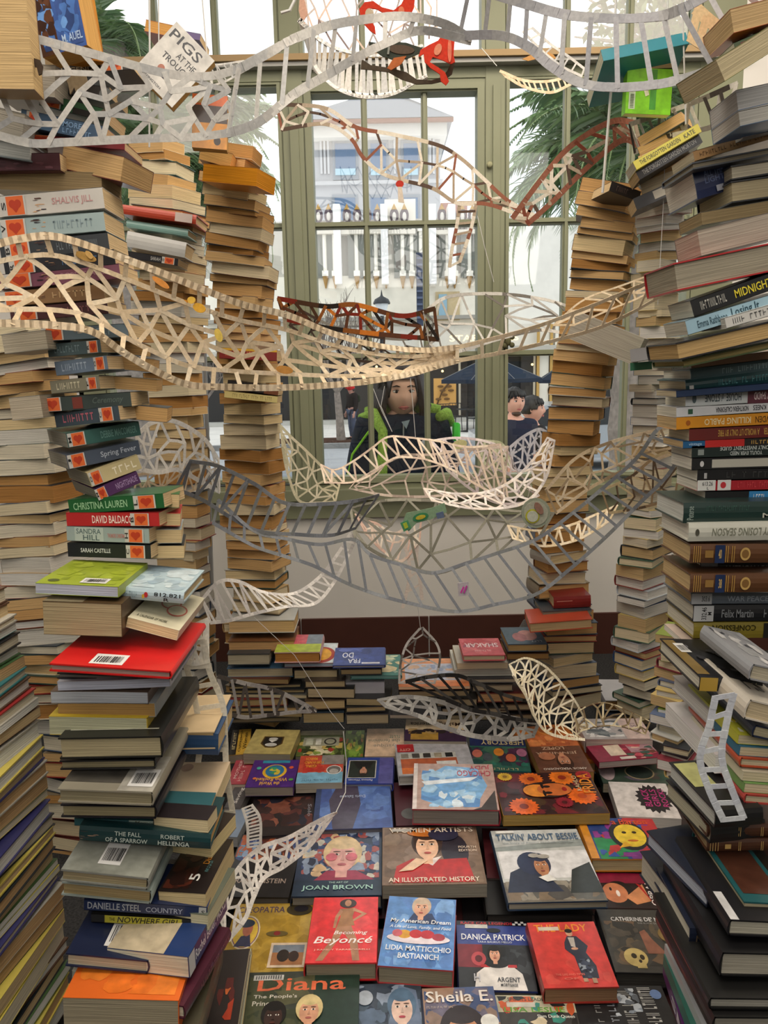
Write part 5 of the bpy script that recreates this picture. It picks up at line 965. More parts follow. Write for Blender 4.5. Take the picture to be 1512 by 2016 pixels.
Q((899,1817),(1037,1811),(1057,1958),(903,1946), .085, .028, 'blue and dark hardback with a race driver in a white suit', hard=True, cc='#2a3460', pc='#7a7468',
  top=[base('#3c4a8c'), ('R', 0, .93, 1, 1, '#1c1c28'), T1('RACE CAR LEGENDS', .06, .8, '#c83438', .945, .985)]+[('R', .8+i*.04, .94+(i % 2)*.03, .84+i*.04, .97+(i % 2)*.03, '#e8e8e8') for i in range(5)]+[('R', .12, .88, .44, .94, '#c8c8c4'), ('E', .52, .85, .1, .035, '#20242c'), T1('DANICA PATRICK', .06, .95, '#eef0f4', .7, .79), T1('TARA BAUKUS MELLO', .28, .76, '#c8d0e0', .655, .685), ('R', 0, 0, 1, .63, '#26282c'), ('R', 0, .3, .34, .63, '#7c2430'), ('S', 10, 20, .55, .1, .98, .6, .08, ['#1a1c20', '#34383c', '#101214']), ('E', .28, .42, .1, .1, '#b84850'), ('E', .28, .42, .05, .05, '#5a1c24'),
       ('G', [(.2, 0), (.24, .22), (.4, .34), (.7, .34), (.84, .22), (.88, 0)], '#dcd8d4'), ('R', .3, .3, .42, .34, '#b02c30'), ('R', .66, .3, .78, .34, '#b02c30'), ('E', .52, .36, .16, .07, '#1c1c20')]+face_ops(.5, .48, .1, '#d8a084', '#1c1614', '#a85850', 1.0, False)+[T1('ARGENT', .5, .8, '#3a4048', .1, .16), T1('MORTGAGE', .54, .76, '#3a4048', .04, .08), T1('H', .2, .28, '#c8c8d0', .1, .2)])
Q((816,1504),(969,1504),(984,1596),(810,1593), .185, .045, 'glossy pale hardback with blue and white abstract painting, topmost in the middle', up=False, hard=True, cc='#8a2430', pc='#77726c',
  top=[base('#b99c92'), ('G', [(.2, .1), (.1, .5), (.25, .9), (.6, .97), (.9, .8), (.85, .3), (.6, .05)], '#7fb4e4'), ('S', 11, 40, .15, .1, .9, .95, .1, ['#a8d0f0', '#6aa4dc', '#d8e8f4', '#5c90cc']), ('G', [(.02, .6), (.2, .95), (.3, 1), (.02, 1)], '#3c3434'), ('G', [(.2, .3), (.9, .42), (.85, .5), (.3, .4)], '#e8f0f8'), ('R', .95, 0, 1, 1, '#e0d4d0'), T1('JUDY', .04, .3, '#b83c50', .02, .13), T1('CHICAGO', .04, .46, '#b83c50', .16, .29)], px=20000)
Q((975,1525),(1160,1518),(1196,1597),(985,1611), .16, .03, 'paperback covered in orange daisies around a sideways painted face', face='fore', cc='#b8861c', pc='#a88c50',
  top=[base('#3c1c1c'), ('S', 12, 60, .02, .02, .98, .98, .09, ['#5a1c24', '#7a2430', '#2c1416', '#44301c', '#6a1c24']), ('F', .38, .84, .13, '#e8701c', '#8a2c14'), ('F', .7, .86, .14, '#ec7a20', '#a03014'), ('F', .82, .4, .15, '#e86a1c', '#b84818'), ('F', .22, .18, .15, '#e4641a', '#7a2810'), ('F', .12, .9, .08, '#d8b02c', '#8a6414'), ('F', .62, .25, .09, '#8a1c2c', '#4a1018'), ('F', .93, .9, .09, '#b82c30', '#6a1418'), ('E', .5, .55, .24, .19, '#2a1a16'), ('E', .4, .53, .14, .15, '#e08c34'), ('E', .57, .55, .17, .15, '#c86c34'), ('E', .5, .62, .04, .03, '#1c1412'), ('E', .5, .47, .04, .03, '#1c1412'), ('E', .46, .64, .015, .07, '#1c1412'), ('E', .46, .46, .015, .07, '#1c1412'), ('E', .67, .55, .025, .05, '#a02820'), ('TV', 'FRIDA', .85, .45, .97, .92, '#e88c24'), ('TV', 'KAHLO', .79, .5, .84, .88, '#c8b890')], spine=None, px=20000)
Q((1041,1451),(1133,1443),(1163,1519),(1058,1523), .15, .03, 'brown celebrity paperback with a sleeping face, title upside down', up=False, cc='#7c4a2c', pc='#a8844c',
  top=[base('#6a4434'), ('R', 0, 0, 1, .32, '#c87040'), ('S', 13, 20, .02, .02, .98, .3, .1, ['#c86c3c', '#b05c38', '#d88850']), T1('JENNIFER', .12, .94, '#c8a890', .46, .54), T1('LOPEZ', .34, .78, '#c8a890', .34, .42)]+face_ops(.45, .72, .16, '#c88c6c', '#3c241c', '#a8504c', 1.0, False)+[('E', .75, .6, .16, .1, '#b87858'), T1('AMOR VERDADERO', .1, .92, '#e0d0c4', .9, .95)])
Q((1010,1432),(1110,1426),(1175,1500),(1060,1512), .1, .03, 'orange-covered book under the sleeping face paperback', cc='#d07828', pc='#b89060', hard=True, top=[base('#c8702c'), ('S', 14, 30, .05, .05, .95, .95, .1, ['#d88838', '#b05c24', '#8a4420'])])
Q((923,1452),(1029,1455),(1050,1521),(929,1516), .13, .03, 'teal hardback with five small portraits and gold capitals upside down', up=False, hard=True, cc='#1c5a60', pc='#8a8478',
  top=[base('#2c6458'), ('R', 0, .3, 1, .75, '#3a2a3c'), ('R', 0, 0, 1, .26, '#1f2c5c'), ('S', 15, 40, .02, .3, .98, .85, .1, ['#2f7a68', '#502c4c', '#1f4c4c', '#3c6a58']), ('E', .88, .5, .09, .12, '#c87060'), ('E', .7, .6, .09, .12, '#4c545c'), ('E', .5, .45, .09, .12, '#d88830'), ('E', .3, .62, .09, .12, '#c86848'), ('E', .1, .46, .09, .12, '#b07090'), T1('HERSTORY', .04, .8, '#c8b888', .06, .22), T1((9,), .2, .9, '#c8b888', .92, .98)])
Q((965,1636),(1136,1632),(1196,1773),(1001,1779), .14, .02, 'pale hardback picture book of a pilot in cap and goggles', hard=True, cc='#22344a', pc='#9a9484',
  top=[base('#b9bcba'), ('R', .02, .3, 1, .68, '#d8d8da'), ('G', [(0, .68), (0, .74), (1, .84), (1, .74)], '#8a9290'), ('R', 0, 0, 1, .25, '#6c665c'), ('S', 16, 40, .02, .02, .98, .26, .09, ['#7a6a58', '#5c5c58', '#8a8478', '#4c4a48']), ('G', [(.02, .12), (.1, .38), (.34, .5), (.5, .3), (.6, .12)], '#2c3448'), ('G', [(.66, .1), (.76, .4), (.98, .5), (1, .1)], '#2e3434'), ('E', .36, .5, .16, .16, '#2a3450')]+face_ops(.45, .46, .13, '#b07a58', '#2a3048', '#8a4840', 1.2, False)+[('E', .5, .585, .07, .03, '#a8a49c'), ('E', .4, .6, .06, .03, '#a8a49c'), ('G', [(.38, .3), (.5, .34), (.56, .26), (.46, .24)], '#e4e4e0'), T1("TALKIN' ABOUT BESSIE", .04, .97, '#3c5c7c', .83, .93), T1('the Story of Aviator Elizabeth Coleman', .1, .9, '#8a9498', .77, .8), ('R', .05, .94, .26, .98, '#d8d8d4')], px=25000)
Q((950,1722),(1140,1722),(1170,1798),(955,1803), .075, .03, 'plain black box-like book under the pilot picture book', cc='#1c1a1a', pc='#3a3634', hard=True)
Q((951,1630),(1000,1632),(1012,1728),(957,1730), .08, .025, 'maroon book edge between the red shawl cover and the pilot book', cc='#4a1a20', pc='#554844')
Q((1139,1616),(1290,1606),(1314,1688),(1164,1695), .125, .035, 'multicoloured hardback with a yellow painted face and red title', hard=True, cc='#c07a24', pc='#b8ae88',
  top=[base('#2c4484'), ('R', .12, 0, .45, .5, '#2c8a54'), ('R', .5, 0, 1, .4, '#7a3c84'), ('R', .6, .5, 1, 1, '#b83438'), ('S', 17, 30, .14, .05, .98, .95, .08, ['#3454a0', '#2f8a58', '#8a3c8c', '#c03c3c']), ('E', .58, .55, .24, .36, '#26262c'), ('E', .6, .55, .2, .28, '#e8c83c'), ('G', [(.4, .25), (.5, .4), (.58, .3)], '#e8b030'), ('E', .54, .62, .03, .03, '#3a2c14'), ('E', .67, .62, .03, .03, '#3a2c14'), ('E', .61, .42, .07, .025, '#c8702c'), ('R', 0, 0, .1, 1, '#cf8a2c'), ('R', .14, .86, .4, .97, '#c4c4cc'), T1('Clara Barton', .2, .9, '#d8542c', .82, .96)])
Q((1197,1541),(1316,1541),(1335,1612),(1221,1607), .13, .03, 'white paperback with a black burst and pink capitals', cc='#cbc6c4', pc='#cfcac4', top=[base('#d2ccca'), ('F', .68, .53, .31, '#262226', '#262226'), ('TV', 'BLACK', .5, .3, .62, .8, '#b8347c'), ('TV', 'GIRLS', .65, .3, .76, .8, '#b8347c'), ('TV', 'ROCK!', .79, .3, .9, .8, '#b8347c')])
Q((1165,1486),(1312,1490),(1330,1543),(1190,1545), .1, .03, 'dark green cover with a brown oval emblem', cc='#26382f', pc='#998f7c', top=[base('#39493f'), ('S', 19, 20, .3, .1, .98, .9, .1, ['#2f4a40', '#4a4440', '#56505c']), ('E', .55, .4, .2, .25, '#8a7c60'), ('E', .55, .4, .18, .22, '#2a3430'), ('E', .1, .5, .12, .4, '#a8989c')])
Q((1152,1467),(1271,1463),(1315,1494),(1177,1497), .15, .02, 'crimson magazine with pale photos near the right low row', cc='#7c1c34', pc='#b8a8a4', top=[base('#8a2440'), ('R', .25, .3, .5, .95, '#d8c8b4'), ('R', .6, .4, 1, .95, '#a8848c'), ('S', 20, 20, .5, .05, .98, .95, .08, ['#c05060', '#6a3c34', '#d8b8a8', '#3c5c54']), ('R', .36, .05, .6, .2, '#d8d0c8')])
Q((1138,1418),(1262,1412),(1282,1452),(1150,1458), .17, .045, 'thick pink-white hardback with a grey photo cover, back right of the covers', hard=True, cc='#b8a8a4', pc='#c9b8b0', top=[base('#a9a4a6'), ('R', .62, 0, 1, 1, '#c9b4b0'), ('S', 21, 30, .05, .1, .6, .9, .1, ['#7a8084', '#d8d8d8', '#505860']), ('TV', 'WEST', .78, .2, .86, .8, '#8a7a80')])
Q((1041,1817),(1169,1814),(1218,1941),(1068,1949), .125, .036, 'red hardback with a small full-length figure in a dark kimono', hard=True, cc='#8f2c24', pc='#8a6a50',
  top=[base('#c83a34'), ('S', 22, 14, .05, .05, .95, .6, .1, ['#d24a40', '#c03430', '#cf443c']), T1('THE LADY', .08, .86, '#e08c28', .84, .96), ('R', .14, .86, .44, .92, '#d0c4b4'), ('G', [(.46, .66), (.52, .76), (.66, .76), (.78, .6), (.72, .5), (.8, .3), (.78, .12), (.56, .12), (.54, .45), (.44, .56)], '#2c3040'), ('G', [(.53, .74), (.62, .74), (.6, .58), (.54, .6)], '#b4aca4'), ('E', .57, .81, .05, .055, '#c49478'), ('E', .57, .845, .055, .035, '#1c1614'), ('E', .58, .56, .05, .02, '#c49478'), ('S', 23, 20, .56, .12, .76, .4, .03, ['#8a94a0', '#3c4458', '#1c2028']), ('R', .56, .07, .62, .12, '#b89478'), ('R', .68, .05, .74, .12, '#b89478'), T1('THE LIFE AND TIMES', .2, .6, '#d87060', .16, .19), T1('OF', .3, .5, '#d87060', .1, .13)])
Q((1167,1793),(1332,1790),(1350,1914),(1221,1918), .085, .035, 'grey-black hardback with a skull and a robed figure', hard=True, cc='#26262a', pc='#4a4844',
  top=[base('#3c3a36'), ('S', 24, 50, .05, .1, .95, .8, .09, ['#4a443c', '#5c5040', '#2f2d2a', '#6a5440']), T1('CATHERINE DE\' MEDICI', .16, 1.0, '#d8d8d8', .8, .87), T1('THE BLACK QUEEN', .5, .84, '#8a8a86', .75, .78), ('G', [(.5, .28), (.48, .62), (.56, .66), (.62, .5), (.74, .28)], '#8a5a48'), ('E', .32, .22, .15, .14, '#b9a468'), ('R', .3, .06, .42, .18, '#b9a468'), ('E', .3, .24, .035, .04, '#33291a'), ('E', .4, .22, .03, .04, '#33291a'), ('E', .36, .16, .02, .025, '#33291a'), ('E', .84, .58, .12, .12, '#8a7040')])
Q((1177,1721),(1292,1718),(1318,1788),(1190,1790), .085, .03, 'dark red magazine with a sideways smiling face and white capitals', cc='#3c1c20', pc='#8a8078',
  top=[base('#2a1a1a'), ('R', 0, .7, 1, 1, '#8a1c3c'), ('E', .3, .4, .24, .36, '#1c1412'), ('E', .22, .42, .2, .28, '#c87c54'), ('G', [(.36, .3), (.7, .68), (.74, .2), (.5, .1)], '#d08a5c'), ('G', [(.6, .7), (.72, .3), (.78, .1), (.66, .66)], '#b82424'), ('E', .26, .4, .03, .09, '#f0e4dc'), ('E', .16, .52, .02, .05, '#1c1412'), ('TV', 'OPRAH', .74, .08, .84, .8, '#e4dcd8'), ('TV', 'WINFREY', .88, .1, .98, .98, '#e4dcd8')])
Q((978,1963),(1130,1957),(1155,2085),(985,2092), .09, .03, 'multicoloured sports book with green title and basketball', cc='#2c2c2c', pc='#8a8478', hard=True,
  top=[base('#3c3a38'), ('R', 0, .72, 1, 1, '#b9b49a'), ('S', 25, 50, .02, .1, .98, .98, .08, ['#c85c34', '#3c8a7c', '#26282a', '#d8c8a8', '#b03c34', '#1e1c1c']), T1('SPORTS LEADERS', .16, .7, '#3c4440', .9, .96), ('R', .14, .8, .5, .88, '#c4c0b4'), T1('LISA LESLIE', .1, .86, '#5c9c3c', .72, .8), T1('Slam Dunk Queen', .5, .96, '#e0e0d8', .62, .68), ('E', .5, .4, .1, .09, '#d8704c'), ('E', .5, .28, .16, .12, '#b02c28')])
Q((1130,1946),(1305,1936),(1345,2060),(1150,2075), .085, .03, 'black magazine with silvery cursive lettering at the bottom right', cc='#1c1c1e', pc='#4a4844', hard=True,
  top=[base('#222224'), ('TV', (5, 7,), .72, .3, .86, .98, '#c4c4c0'), ('TV', (6, 5,), .5, .25, .62, .95, '#a8a8a4'), ('TV', (6,), .34, .4, .42, .9, '#8a9098'), ('TV', (1, 5,), .2, .4, .26, .9, '#8a8a88'), ('S', 26, 20, .4, .5, .7, .95, .05, ['#8a94a0', '#5a6068', '#b4bcc4']), ('E', .9, .85, .06, .08, '#6a84b4')])
Q((623,1544),(770,1537),(771,1630),(616,1634), .11, .04, 'blue glossy hardback with brown shadow shape, small name upside down', up=False, hard=True, cc='#3a3f66', pc='#6c6a70',
  top=[base('#4a66a8'), ('S', 27, 30, .02, .02, .98, .98, .14, ['#5474b8', '#42589a', '#6080c0']), ('G', [(.45, 0), (.4, .5), (.5, 1), (.75, 1), (.82, .4), (.7, 0)], '#4a4054'), ('R', .93, 0, 1, 1, '#35456e'), T1('Doris Salcedo', .34, .68, '#b8c4dc', .3, .36)])
Q((501,1566),(622,1560),(614,1640),(486,1650), .09, .03, 'dark brown book with a blurred reddish face', up=False, hard=True, cc='#201c20', pc='#5c5652', top=[base('#2a2426'), ('S', 28, 40, .02, .1, .98, .8, .12, ['#5c3430', '#7c4a3c', '#3a2828', '#2c2c38', '#8a5444']), ('TV', 'Solo', .04, .3, .1, .6, '#8a8a94')])
Q((500,1497),(589,1496),(578,1551),(484,1549), .135, .028, 'purple children\'s paperback with a blue globe and yellow letters', up=False, cc='#4a2470', pc='#8f867c',
  top=[base('#4c2678'), ('R', .2, .02, .8, .12, '#2f8aa8'), ('E', .48, .44, .26, .26, '#e0b02c'), ('E', .48, .42, .2, .22, '#2c74a0'), ('S', 29, 10, .36, .28, .6, .56, .06, ['#3c9a6c', '#d8c040']), T1('Who Rocked', .16, .82, '#e8b43c', .68, .8), T1('the World', .3, .72, '#e8b43c', .82, .94), ('E', .14, .3, .05, .05, '#d85c3c'), ('E', .84, .32, .05, .05, '#4ab0a0'), ('E', .86, .7, .04, .04, '#d8743c'), ('E', .08, .75, .05, .04, '#5aa04c')])
Q((591,1488),(677,1487),(674,1541),(583,1543), .13, .03, 'red and light blue paperback with a grey cut-out head', up=False, cc='#b8b0a0', pc='#a8a090',
  top=[base('#c8503c'), ('R', 0, .62, 1, 1, '#7ab0cc'), ('S', 30, 30, .1, .2, .9, .64, .09, ['#c03c30', '#d0583c', '#b83028']), ('E', .2, .55, .17, .16, '#e4e0dc'), ('E', .2, .55, .15, .14, '#6a6664'), ('E', .2, .6, .1, .09, '#a8a4a0'), ('R', 0, 0, .5, .35, '#8a8684'), T1('MARCH', .6, .86, '#e8a83c', .08, .18), T1('FORWARD', .45, .88, '#e8a83c', .22, .32), T1('GIRL', .6, .86, '#e8a83c', .36, .45), T1((6, 5, 5,), .1, .9, '#3c5c74', .88, .94)])
Q((684,1492),(773,1491),(775,1545),(679,1541), .12, .025, 'blue hardback with an upside-down framed portrait', up=False, hard=True, cc='#2f3a8c', pc='#8a8a94', top=[base('#5a589c'), ('R', .3, 0, 1, 1, '#2c4494'), ('R', .36, .12, .96, .8, '#c8c4b8'), ('R', .38, .14, .94, .78, '#26302c'), ('G', [(.42, .14), (.5, .44), (.76, .44), (.9, .14)], '#191c1e')]+face_ops(.63, .56, .13, '#c89074', '#2c2420', '#a05048', 1.2, False)+[T1('Famous Women', .42, .92, '#c8c8d8', .86, .93)])
Q((501,1434),(586,1439),(575,1487),(484,1482), .14, .035, 'khaki hardback with a black and silver shield emblem', up=False, cc='#a8985c', pc='#9a9484', top=[base('#b3a468'), ('G', [(.28, .3), (.72, .3), (.74, .6), (.6, .76), (.4, .76), (.26, .6)], '#5a4420'), ('G', [(.31, .33), (.69, .33), (.71, .58), (.6, .72), (.4, .72), (.29, .58)], '#222020'), ('E', .5, .64, .13, .07, '#c8c8c4'), ('E', .5, .4, .1, .05, '#b8b8b4'), ('G', [(.4, .45), (.6, .45), (.5, .55)], '#d8d8d4')])
Q((462,1438),(500,1434),(484,1484),(446,1488), .12, .028, 'yellow-brown paperback with black bold title left of the shield emblem', cc='#b08a34', pc='#8a8070', top=[base('#c09a3c'), ('R', 0, .0, .35, 1, '#26221e'), ('TV', (7,), .1, .2, .26, .9, '#d8c890'), ('TV', 'Outrageous', .42, .1, .6, .95, '#2c2418'), ('TV', 'Women', .66, .2, .86, .85, '#2c2418')])
Q((591,1439),(676,1439),(677,1489),(585,1488), .1, .03, 'green collage paperback beside the shield emblem book', up=False, cc='#5c6a34', pc='#8a8474', top=[base('#5c6c38'), ('S', 31, 50, .02, .3, .98, .98, .08, ['#8aa04c', '#c8b060', '#a83c30', '#3a4424', '#d8d0b0']), ('R', .1, .28, .9, .62, '#a8a890'), ('E', .3, .45, .14, .14, '#3a3834'), ('E', .3, .45, .1, .1, '#a8a890'), ('R', .5, .34, .62, .58, '#d8d8cc'), ('R', .68, .34, .84, .58, '#c8ccb8'), ('R', 0, 0, 1, .2, '#7c7a58')])
Q((678,1438),(717,1438),(716,1491),(679,1491), .08, .03, 'green and yellow painted cover strip beside the cream title', up=False, cc='#5a7a34', pc='#8a8474', top=[base('#56782c'), ('S', 32, 30, .02, .02, .98, .98, .12, ['#7ca03c', '#b8b040', '#2c4420', '#a8743c'])])
Q((722,1434),(796,1435),(795,1488),(719,1490), .11, .03, 'cream paperback with large grey letters upside down', up=False, cc='#d8b89c', pc='#c0b09c', top=[base('#dcc0a4'), T1('the feminine', .1, .95, '#8c8c7c', .4, .52), T1('mystique', .1, .8, '#a0988c', .56, .7), T1((5,), .1, .4, '#5c8c74', .26, .36)])
Q((798,1414),(914,1419),(919,1459),(797,1459), .15, .03, 'purple and gold book with brown script reading upside down', up=False, cc='#3c2c4c', pc='#a8a090', top=[base('#d0bc9c'), ('R', 0, .5, 1, 1, '#3c2844'), ('R', .45, .62, .9, .95, '#b08a3c'), ('S', 33, 20, .05, .45, .95, .7, .07, ['#8a6c3c', '#2c2424', '#a88c5c']), T1('Making America', .08, .92, '#3a2418', .1, .32)])
Q((784,1463),(923,1463),(931,1512),(779,1538), .14, .03, 'grey-white paperback with orange band and black and white photo strip', up=False, cc='#b8b8bc', pc='#a8a49c', hard=True, top=[base('#b4b4ba'), ('R', .2, .5, .95, .96, '#d8702c'), ('R', .2, .5, .95, .78, '#b85c34'), ('R', .22, .6, .48, .86, '#d8d8d4'), ('R', .2, .32, .95, .5, '#c8c8c0')]+[('R', .24+i*.15, .34, .34+i*.15, .48, ['#1c1c1c', '#a89c84', '#3a3430', '#4c4844', '#8a8478'][i]) for i in range(5)]+[('R', .75, .02, .98, .28, '#b82c30'), T1('CITY', .8, .95, '#e8b8a8', .16, .24)])
Q((776,1540),(830,1540),(834,1622),(778,1628), .09, .03, 'maroon cloth book with small grey oval left of the glossy pale hardback', up=False, hard=True, cc='#4c1c26', pc='#5c5250', top=[('E', .5, .75, .3, .12, '#5c5c5a')])
Q((463,1491),(499,1492),(487,1545),(450,1543), .1, .03, 'red-pink paperback with pale serif capitals left of the purple one', cc='#9c3a44', pc='#c8b8a8', top=[base('#a84450'), ('TV', (5, 4,), .5, .1, .7, .95, '#d8b4b0'), ('TV', 'MOTHERS', .25, .2, .42, .95, '#d8b4b0')])
Q((458,1546),(486,1548),(480,1594),(449,1588), .09, .03, 'charcoal paperback with pale script left of the blurred face', cc='#4a4648', pc='#9a9490', top=[base('#4e4a4c'), ('TV', 'Saving', .4, .2, .7, .9, '#d0ccc8')])
Q((450,1590),(490,1594),(470,1650),(440,1645), .085, .03, 'blue-grey paperback sliver below the charcoal script one', cc='#7a8aa0', pc='#a8a8a8')
# books hung in the air on strings
GHG = 'books hung on strings'
raw_book(P(-24,60,1.36), .1, 0, .125, .05, .17, 'fore', cc='#a0845a', pc='#c2a678', label='large tan book page block hanging at the top left corner', px=20000, group=GHG)
def hung(px_, py_, Y, w_, h_, rot, yaw, cc, ops, label, pc='#c89a58', th=.03, **k):
    """cover facing the camera: build as a top cover then pitch it upright"""
    s = scale_at(px_, py_, Y); fl, dp = w_*s, h_*s
    raw_book(P(px_, py_, Y), 0, 0, fl, dp, th, 'headL', cc=cc, pc=pc, top=ops, label=label, px=20000, group=GHG, **k)
    BOOKS[-1]['hung'] = (math.radians(rot), math.radians(yaw))
_mw = mw_of
def mw_of(bk):
    if 'hung' not in bk: return _mw(bk)
    rot, yaw = bk['hung']
    return Matrix.Translation(bk['cp']) @ Matrix.Rotation(yaw, 4, 'Z') @ Matrix.Rotation(rot, 4, 'Y') @ Matrix.Rotation(math.radians(90), 4, 'X') @ Matrix.Translation((0, -bk['dp']/2, -bk['th']/2))
hung(112, 22, 1.5, 100, 150, -8, -12, '#c8862c', [base('#3a5a9c'), ('R', 0, 0, .4, 1, '#4a2c1c'), ('S', 40, 50, .05, .05, .95, .95, .12, ['#4a74b8', '#3a5490', '#5a8acc', '#6a9ad8', '#2c4478']), ('S', 41, 14, .02, .05, .38, .95, .1, ['#5c3824', '#3a2014']), T1('M. AUEL', .5, .95, '#b8d0ec', .1, .2)], 'blue and brown covered paperback hanging in the top left', th=.05)
hung(158, 30, 1.56, 70, 160, -6, 40, '#c88830', [base('#c88a34')], 'orange-yellow page block of the book hanging in the top left', pc='#c48434', th=.04)
hung(343, 128, 1.85, 98, 125, 45, 8, '#c8c6be', [base('#cbc8c0'), T1('PIGS', .06, .8, '#2c2c2c', .76, .92), T1('AT THE', .42, .86, '#2c2c2c', .6, .7), T1('TROUGH', .2, .86, '#2c2c2c', .46, .56), ('E', .5, .3, .1, .08, '#2c2434'), ('E', .36, .32, .07, .06, '#a05a3c'), T1('HUFFINGTON', .1, .6, '#5a5a5a', .06, .1)], 'white-covered paperback hung diagonally with small black capitals', pc='#e0b874', th=.03)
hung(413, 240, 1.95, 68, 100, 4, 6, '#3c2c24', [('R', 0, .8, 1, 1, '#e06c2c'), ('R', 0, .48, 1, .8, '#4a3a30'), ('R', 0, 0, 1, .48, '#e0962c'), ('E', .72, .15, .1, .08, '#3a2c1c'), ('R', .1, .84, .5, .97, '#c8a060')], 'orange, brown and amber banded book hanging above the orange book', th=.03)
hung(1278, 180, 2.05, 92, 84, 2, 4, '#7cc828', [base('#84cf2c'), ('R', .52, .1, .66, .98, '#4c9a3c'), ('R', .06, .1, .2, .5, '#c8d8b8')]+[('R', .09, .13+i*.035, .17, .145+i*.035, '#4a5a3c') for i in range(9)]+[('G', [(.32, .68), (.42, .72), (.5, .42), (.42, .38)], '#d8d8b4')], 'bright lime green hanging book at the upper right', pc='#d8dcc8', th=.025)
bk(1186, 108, 1352, 76, 26, 2.0, 'teal book lying flat on the hanging pair at the upper right', group=GHG, cc='#1f7c8c', dp=.17, px=20000, pitch=math.radians(-18), pc='#c8c8b0')
bk(1212, 128, 1330, 124, 18, 2.05, 'buff-edged book between the teal and the lime green hanging books', group=GHG, face='fore', cc='#6a6448', pc='#a8946a', px=20000)
bk(286, 50, 346, 62, 22, 2.3, 'small orange-edged paperback hanging high behind the white-covered one', group=GHG, face='fore', cc='#a8562c', pc='#cf9a58', px=20000)
bk(352, 66, 394, 73, 13, 2.3, 'little purple and red spine hanging beside the small orange-edged paperback', group=GHG, cc='#5c4a7c', px=20000, spine=[('R', 0, 0, .25, 1, '#c8503c')])
bk(395, 300, 455, 316, 28, 2.1, 'tan paperback on top of the amber one', group=GHG, face='fore', cc='#6a4a2c', pc='#c49a5c', px=20000)
bk(396, 336, 508, 352, 34, 2.08, 'amber-orange edged paperback bulging from the slender stack top', group=GHG, face='fore', cc='#c87c1c', pc='#c88420', px=20000, yaw=-16)
# readable books inside the rear stacks
bk(240, 412, 386, 432, 18, 2.32, 'red-spined hardback with white label, mid way down the stack behind the left front stack', cc='#b5452f', hard=True, px=20000, spine=[('R', .72, 0, .95, 1, '#c8b8b0')])
bk(250, 470, 365, 492, 30, 2.33, 'white-jacketed thick hardback in the stack behind the left front stack', cc='#c4c4c0', hard=True, px=20000, face='spine')
bk(250, 440, 370, 458, 14, 2.34, 'aqua and white thin hardback above the white-jacketed one', cc='#8cb4ac', hard=True, px=20000)
bk(243, 500, 350, 516, 14, 2.2, 'black paperback with name label and orange sticker poking out of the same stack', cc='#1c1c22', px=20000, spine=[T1('SARAH', .5, .68, '#b8b8b4')]+heart_sticker(.76, .92, ch='G'))
bk(448, 757, 548, 770, 18, 2.3, 'black paperback with white title capitals in the slender left stack', cc='#1c1614', px=20000, spine=[T1('THE BOOK THIEF', .3, .7, '#c8c4bc'), ('R', .72, 0, 1, 1, '#6a3c20')])
bk(442, 776, 546, 787, 14, 2.3, 'pale yellow thin paperback under the black title capitals', cc='#c8b878', px=20000, spine=[T1((3, 6, 4, 2, 4,), .15, .9, '#8a7c48')])
bk(432, 695, 545, 700, 22, 2.28, 'red paperback with yellow band seen through the cream web', cc='#7c201c', px=20000, spine=[('R', 0, .8, 1, 1, '#d0a02c'), T1((4, 6,), .1, .6, '#c8603c')])
bk(1200, 368, 1262, 385, 20, 2.2, 'black-spined paperback lying on the leaning stack top', cc='#201c1c', px=20000, yaw=10, spine=[T1((5,), .2, .6, '#5a4a44')])
bk(1253, 400, 1330, 368, 24, 2.08, 'black paperback with a white name patch under the slanting yellow spine', cc='#1f1e20', px=20000, yaw=-10, spine=[('R', .45, .2, .72, .9, '#c8c0ac')])
bk(1090, 1187, 1163, 1183, 24, 2.6, 'dark red cloth hardback low in the leaning right stack', cc='#7c1e1a', hard=True, px=20000, spine=[('R', .08, .6, .5, .66, '#c88a7c')])
bk(1068, 1210, 1165, 1206, 14, 2.58, 'slate-boarded hardback below the dark red cloth one', cc='#3a424a', hard=True, face='fore', pc='#8a8474', px=20000)
bk(1044, 1238, 1165, 1226, 20, 2.5, 'orange and red covered hardback sticking out of the right stack base', cc='#b0442a', hard=True, face='fore', pc='#b9a078', px=20000, yaw=-4)
bk(1246, 700, 1330, 688, 26, 2.0, 'silver-covered book jutting from the tall column above a green one', cc='#9a9a9c', px=20000, yaw=-20)
bk(1245, 722, 1320, 716, 16, 2.1, 'green-covered thin book under the silver one', cc='#3c7c5c', px=20000, yaw=-20)
bk(1130, 640, 1250, 690, 56, 2.25, 'large white-paged open paperback sagging out of the leaning stack', cc='#b8b4ac', pc='#a9a294', face='fore', px=20000, yaw=-24)
emit_books(345)

# ------------------------------------------------------------ hanging cut-paper lattices
def crv(pts, n):
    """smooth resample of (x,y,Y) control points into n+1 world points"""
    W_ = [P(*p) for p in pts]; out = []
    E = [W_[0]*2-W_[1]]+W_+[W_[-1]*2-W_[-2]]; fine = []
    for i in range(len(W_)-1):
        p0, p1, p2, p3 = E[i:i+4]
        for k in range(12):
            t_ = k/12; fine.append(.5*((2*p1)+(p2-p0)*t_+(2*p0-5*p1+4*p2-p3)*t_*t_+(3*p1-p0-3*p2+p3)*t_**3))
    fine.append(W_[-1]); L = [0]
    for a, b_ in zip(fine, fine[1:]): L.append(L[-1]+(b_-a).length)
    j = 0
    for i in range(n+1):
        d = L[-1]*i/n
        while j < len(L)-2 and L[j+1] < d: j += 1
        q = (d-L[j])/max(1e-9, L[j+1]-L[j]); out.append(fine[j].lerp(fine[j+1], min(1, q)))
    return out
